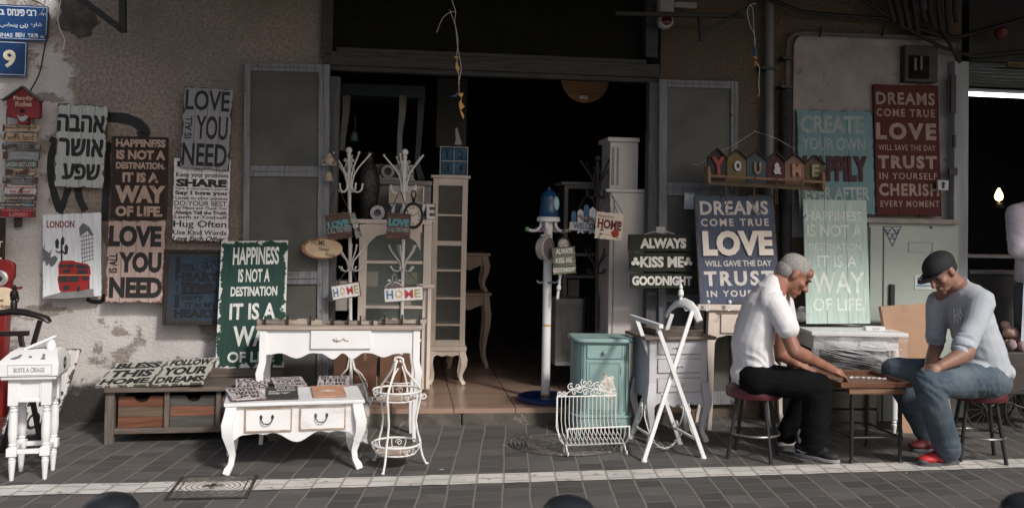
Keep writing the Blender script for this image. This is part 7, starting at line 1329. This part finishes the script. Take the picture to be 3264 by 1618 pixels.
def slab(mb, a, b2, r0, r1):      # broad body section: wide in Y, shallower in X
    a, b2 = Vector(a), Vector(b2); t = (b2-a).normalized(); y_ = Vector((0,1,0)); f_ = y_.cross(t).normalized(); Mx = Matrix((f_, y_, t)).transposed(); n = 16
    for i in range(n+1): f = i/n; mb.ell(a.lerp(b2,f), (r0[0]+(r1[0]-r0[0])*f, r0[1]+(r1[1]-r0[1])*f, .075), Mx, 20, 12)
slab(mb, D(2405,1196,Ym), mid, (.128,.18), (.125,.185)); slab(mb, mid, chest, (.125,.185), (.118,.195)); slab(mb, chest, D(2452,935,Ym), (.118,.195), (.09,.17)); limb(mb, [shn+Vector((-.02,.01,.0)), D(2466,918,Ym), shf+Vector((-.02,0,0))], [.075,.085,.075])
sen, sef = D(2512,1042,5.62), D(2508,1050,6.06); limb(mb, [shn, shn.lerp(sen,.6), sen], [.078,.07,.068]); limb(mb, [shf, sef], [.075,.068]); mb.ell(D(2415,1222,5.82), (.05,.13,.045), None, 16, 10); mb.ell(D(2372,1188,Ym), (.085,.17,.08), None, 16, 10); mb.ell(D(2440,1180,Ym), (.085,.15,.08), None, 16, 10)
zn = ((D(2390,1200,5.68), .24, .007, Vector((.7,0,1)), 30), (D(2490,1040,5.6), .14, .003, Vector((-.3,0,1)), 40), (D(2460,1090,5.65), .2, .004, Vector((.8,.2,.6)), 25))
ts = baked('t_shirt', mb, tee, p1, .007, 5, folds(.007, (.75,.1,.5), 8, .011, 5, zn)); mb = MB()
nr = D(2470,912,Ym); tdir = (hc-nb).normalized(); u_ = tdir.orthogonal().normalized(); v_ = tdir.cross(u_); mb.tube([nr+(u_*math.cos(k*math.pi/14)+v_*math.sin(k*math.pi/14))*.072 for k in range(28)], .009, 8, True); obj('collar', mb, tee, ts)
trs = mat('black_trousers', (.006,.0065,.0075), .95, .25, 9, bump=.1, bscale=90, spec=.1); mb = MB(); limb(mb, [hipn, knn, ann+ZV*.02], [.105,.085,.07]); limb(mb, [hipf, knf, anf+ZV*.02], [.105,.085,.07]); limb(mb, [hipn, hipf], [.115,.115]); limb(mb, [knn+Vector((.0,0,-.05)), ann+ZV*.03], [.09,.078])
baked('trousers', mb, trs, p1, .008, 4, folds(.008, (.3,.2,1), 12, .006, 7)); bsh = mat('black_trainer_mesh', (.018,.018,.022), .6, .3, 30); gso = mat('grey_sole', (.3,.29,.3), .6, .15); wso = mat('white_sole', (.55,.54,.52), .6, .15)
u_, q = shoe('shoe', p1, G(2538,1452,.0)+Vector((0,.02,0)), G(2672,1478,.0), bsh, gso, mat('pale_laces', (.6,.5,.45), .7)); mb = MB(); mb.tube([q(.12,.044,.05), q(.28,.047,.036), q(.45,.047,.062), q(.47,.045,.07)], .004, 6); obj('curved_stripe', mb, gso, u_); mb = MB(); mb.cap(q(.2,0,.1), q(.2,0,.15), .036, .04); obj('sock', mb, mat('pale_sock', (.5,.52,.58), .8), u_)
shoe('shoe', p1, G(2472,1430,.0)+Vector((.03,.1,0)), G(2590,1425,.0)+Vector((-.02,.1,0)), bsh, wso, gso)
# ---- man in grey sweatshirt, jeans and black cap, turned to the left
p2 = person('man in black cap, pale grey sweatshirt and jeans with red shoes, sitting on the right', c2_+ZV*.46)
Yc = 5.9; hipc = D(3150,1190,Yc+.02); mid = D(3118,1095,Yc); chest = D(3085,985,Yc); nb = D(3050,915,Yc-.01); hc = D(3003,868,Yc-.05)
hipn, hipf = D(3135,1210,Yc-.1), D(3095,1195,Yc+.14); shn, shf = D(3128,962,Yc-.16), D(2990,962,Yc+.12)
eln, wrn = D(3078,1125,5.62), D(2998,1166,5.56); elf, wrf = D(2985,1100,6.08), D(2960,1170,5.9); knn, knf = D(2958,1222,5.55), D(2850,1180,6.12); ann, anf = D(3022,1440,5.72), D(2962,1410,6.12)
mb = MB(); fdir = Vector((-.76,-.28,-.6)); L2, X2 = head(mb, hc, fdir, (-.5,-.1,.85), 1.0)
limb(mb, [nb, hc+Vector((.03,.02,-.02))], [.07,.062]); limb(mb, [shn, eln, eln.lerp(wrn,.35), wrn], [.055,.05,.047,.031]); limb(mb, [shf, elf, wrf], [.055,.048,.032]); limb(mb, [hipc, mid, chest, nb], [.085,.085,.085,.06]); limb(mb, [shn, nb, shf], [.055,.07,.055]); limb(mb, [hipn, knn, ann], [.07,.055,.04]); limb(mb, [hipf, knf, anf], [.07,.055,.04])
hand(mb, wrn, (-.9,-.1,-.38), (-.35,-.4,1), 1, .7, 1.02); hand(mb, wrf, (-.4,-.1,-.8), (-.9,-.2,.4), 1, .5, 1.0)
b2_ = baked('body', mb, skin2, p2, .0055, 3); eyes(L2, X2, b2_)
mb = MB(); mb.ell(L2(0,-.045,.012), (.077,.062,.06), X2, 20, 12); mb.v = [v+noise.noise_vector(v*60)*.002 for v in mb.v]; obj('hair', mb, mat('short_dark_hair', (.03,.024,.02), .9, .3, 60), b2_)
capm = mat('black_cap_cloth', (.014,.014,.016), .8, .3, 20, bump=.3, bscale=120); mb = MB(); Kc = Matrix.Translation(L2(0,0,0)) @ X2.to_4x4(); mc = MB(); mc.ell((0,-.004,.05), (.089,.118,.088), None, 32, 20)
mb.v = [Kc @ Vector((v.x, v.y, max(v.z, .032+.22*v.y))) for v in mc.v]; mb.f = mc.f; mb.ell(L2(0,-.004,.139), (.008,.008,.004), X2, 8, 5); cp_ = obj('cap', mb, capm, p2)
K = Matrix.Translation(L2(0,0,0)) @ X2.to_4x4(); mb = MB(K); pl = [(.074*math.cos(R(a)), .085+.1*math.sin(R(a))) for a in range(0,181,12)]; pl = [(.08,.045)]+pl+[(-.08,.045)]; vs = []
for z in (0,.005): vs += [(x, y, .062+z-.14*(y-.05)-3.2*x*x) for x, y in pl]
k_ = len(pl); mb.add(vs, [tuple(range(k_))[::-1], tuple(range(k_,2*k_))]+[(i,(i+1)%k_,k_+(i+1)%k_,k_+i) for i in range(k_)]); obj('brim', mb, capm, cp_, smooth=False)
mb = MB(K)
for yy in (.13,.148): mb.tube([(.058,yy-.02,.071-.14*(yy-.07)-3.2*.058**2),(.03,yy,.0705-.14*(yy-.05)-3.2*.0009),(.02,yy+.004,.0705-.14*(yy-.046)-3.2*.0004)], .0028, 6)
mb.tube([(.088,-.04,.04),(.086,.02,.046),(.078,.06,.05)], .003, 6); obj('brim_stripe', mb, mat('white_trim', (.6,.6,.6), .6), cp_)
swt = mat('pale_grey_sweatshirt', (.42,.455,.5), .9, .06, 10, bump=.25, bscale=140); mb = MB()
slab(mb, D(3146,1185,Yc), mid, (.135,.175), (.14,.18)); slab(mb, mid, chest, (.14,.18), (.125,.185)); slab(mb, chest, D(3064,940,Yc), (.125,.185), (.09,.16)); limb(mb, [shn+Vector((-.01,.02,.01)), D(3064,932,Yc), shf+Vector((.02,0,.0))], [.08,.085,.075])
sen, sef = D(3066,1110,5.63), D(2984,1075,6.06); limb(mb, [shn, shn.lerp(sen,.5)+Vector((.02,0,0)), sen], [.08,.07,.06]); limb(mb, [shf, sef], [.074,.062]); mb.ell(D(3188,1178,Yc), (.06,.15,.07), None, 16, 10); mb.ell(D(3105,1160,Yc-.02), (.1,.16,.07), None, 16, 10)
zn = ((sen, .17, .009, (sen-shn).normalized(), 105), (D(3150,1160,5.72), .2, .004, Vector((.6,0,1)), 25), (sef, .12, .008, (sef-shf).normalized(), 105))
sw = baked('sweatshirt', mb, swt, p2, .007, 5, folds(.007, (-.5,.1,.7), 8, .009, 5, zn)); mb = MB(); tdir = (hc-nb).normalized(); u_ = tdir.orthogonal().normalized(); v_ = tdir.cross(u_); nr = nb+tdir*-.005; mb.tube([nr+(u_*math.cos(k*math.pi/14)+v_*math.sin(k*math.pi/14))*.074 for k in range(28)], .01, 8, True); obj('collar', mb, swt, sw)
# letter patch on the chest, laid on the cloth
def on_surface(o, p, d):
    W_ = o.matrix_world if False else MW[o.name]; I = W_.inverted(); ok, loc, nor, _ = o.ray_cast(I @ p, I.to_3x3() @ d); return (W_ @ loc, (W_.to_3x3() @ nor).normalized()) if ok else (None, None)
bpy.context.view_layer.update(); mb = MB(); base_ = MB(); Fk = frame4(D(3040,982,5.5),D(3072,982,5.5),D(3072,1030,5.5),D(3040,1030,5.5)); a, b2 = Fk[1]/2, Fk[2]/2
put_text(base_, 'UA', -a, .0, a, b2, Fk[0], wt=.04, serif=True); put_text(base_, 'NY', -a, -b2, a, b2*.15, Fk[0], wt=.04, serif=True); vs = []
for v in base_.v:
    d = (v-CO).normalized(); l, n = on_surface(sw, CO, d); vs.append((l+n*.005) if l is not None else v+d*.3)
mb.v = vs; mb.f = base_.f; obj('chest_letters', mb, mat('white_flock', (.7,.71,.73), .8), sw, smooth=False)
jm, t, b = nmat('faded_blue_jeans'); n = tex(t, 5, 6); c = mixc(t, ramp(t, n, .35, .68), (.03,.052,.08), (.115,.155,.185)); c = mixc(t, ramp(t, tex(t, 160, 2), .4, .7), c, (.075,.095,.115)); t.links.new(c, b.inputs['Base Color']); b.inputs['Roughness'].default_value = .85; bumpn(t, b, tex(t, 120, 3), .3)
mb = MB(); limb(mb, [hipn, knn], [.115,.088]); limb(mb, [knn, knn.lerp(ann,.45), ann+ZV*.015], [.086,.083,.078]); limb(mb, [hipf, knf], [.11,.085]); limb(mb, [knf, anf+ZV*.02], [.083,.07]); limb(mb, [hipn, hipf], [.12,.115]); limb(mb, [hipn+Vector((.03,0,0)), D(3170,1215,Yc)], [.12,.11])
zn = ((knn, .2, .006, Vector((.6,0,.8)), 70), (D(3110,1200,5.72), .22, .006, Vector((.9,0,.5)), 65), (ann+ZV*.08, .14, .007, Vector((0,0,1)), 90))
jn = baked('jeans', mb, jm, p2, .008, 4, folds(.006, (.4,.2,1), 9, .006, 6, zn))
rsh = mat('red_running_shoe', (.42,.025,.03), .5, .2, 20); dso = mat('dark_grey_sole', (.09,.09,.1), .7, .2); u_, q = shoe('shoe', p2, G(3052,1478,.0), G(2932,1484,.0), rsh, dso, mat('lime_laces', (.35,.5,.1), .6)); mb = MB(); mb.ell(q(.92,0,.03), (.035,.04,.022), None, 14, 8); obj('toe_cap', mb, dso, u_); mb = MB(); mb.tube([q(.3,-.045,.05), q(.42,-.045,.06), q(.5,-.045,.05)], .006, 6); obj('side_patch', mb, wso, u_)
shoe('shoe', p2, G(3010,1440,.0), G(2905,1438,.0), mat('maroon_shoe', (.12,.015,.02), .6, .2), dso, rsh)
# ---- shop worker in white at the right edge
p3 = person('person in white shirt and white apron standing in the right shop, cut by the edge', P(3275,1290,6.6)); bp = P(3318,800,6.5); zf_ = bp.z; bx_, by_ = bp.x, bp.y
V = lambda x, y, z: Vector((bx_+x, by_+y, z)); mb = MB(); L3, X3 = head(mb, V(.0,-.01,1.92), (-.3,-.9,-.1), (0,0,1), 1.0)
limb(mb, [V(0,0,1.65), V(0,0,1.86)], [.065,.06]); limb(mb, [V(0,0,1.0), V(0,0,1.6)], [.12,.13]); limb(mb, [V(-.19,0,1.62), V(-.2,-.06,1.34), V(.05,-.2,1.3)], [.055,.046,.03]); limb(mb, [V(.19,0,1.62), V(.2,-.06,1.34), V(-.05,-.19,1.33)], [.055,.046,.03]); limb(mb, [V(-.09,0,1.0), V(-.09,0,.16)], [.08,.05]); limb(mb, [V(.09,0,1.0), V(.09,0,.16)], [.08,.05]); hand(mb, V(.05,-.2,1.3), (1,.1,.1), (0,-1,.3), 1, .5); hand(mb, V(-.05,-.19,1.33), (-1,.1,0), (0,-1,.3), 1, .5)
b3 = baked('body', mb, skin2, p3, .007, 3); eyes(L3, X3, b3); mb = MB(); mb.ell(L3(0,-.02,.05), (.08,.1,.085), X3); obj('hair', mb, MC['short_dark_hair'], b3)
wsh = mat('white_work_shirt', (.6,.55,.6), .85, .06, 9); mb = MB(); slab(mb, V(0,0,1.1), V(0,0,1.55), (.13,.12), (.13,.13)) if 0 else None
for z in [1.12+.016*i for i in range(26)]: mb.ell(V(0,0,z), (.19,.135,.08), None, 20, 12)
limb(mb, [V(-.17,0,1.61), V(0,0,1.66), V(.17,0,1.61)], [.08,.09,.08]); limb(mb, [V(-.19,0,1.61), V(-.21,-.06,1.34), V(.02,-.2,1.3)], [.08,.07,.055]); limb(mb, [V(.19,0,1.61), V(.21,-.06,1.34), V(-.03,-.19,1.33)], [.08,.07,.055]); baked('shirt', mb, wsh, p3, .009, 4, folds(.006, (.5,.1,.8), 14, .006, 6))
mb = MB(); limb(mb, [V(-.09,0,1.02), V(-.1,0,.18)], [.11,.075]); limb(mb, [V(.09,0,1.02), V(.1,0,.18)], [.11,.075]); baked('trousers', mb, mat('slate_trousers', (.08,.1,.12), .85), p3, .01, 3)
sheet('apron', lambda u, v: V(-.2+.4*u-.03*v*(1-2*u), -.13-.04*math.sin(u*math.pi)+.02*math.sin(u*14)*v, 1.22-v*(.66+.1*math.cos(u*6))), 26, 20, mat('white_apron', (.52,.55,.6), .85), p3, .006, 8)
for x in (-.1,.1): shoe('shoe', p3, V(x,.06,.1), V(x-.03,-.2,.1), bsh, dso)
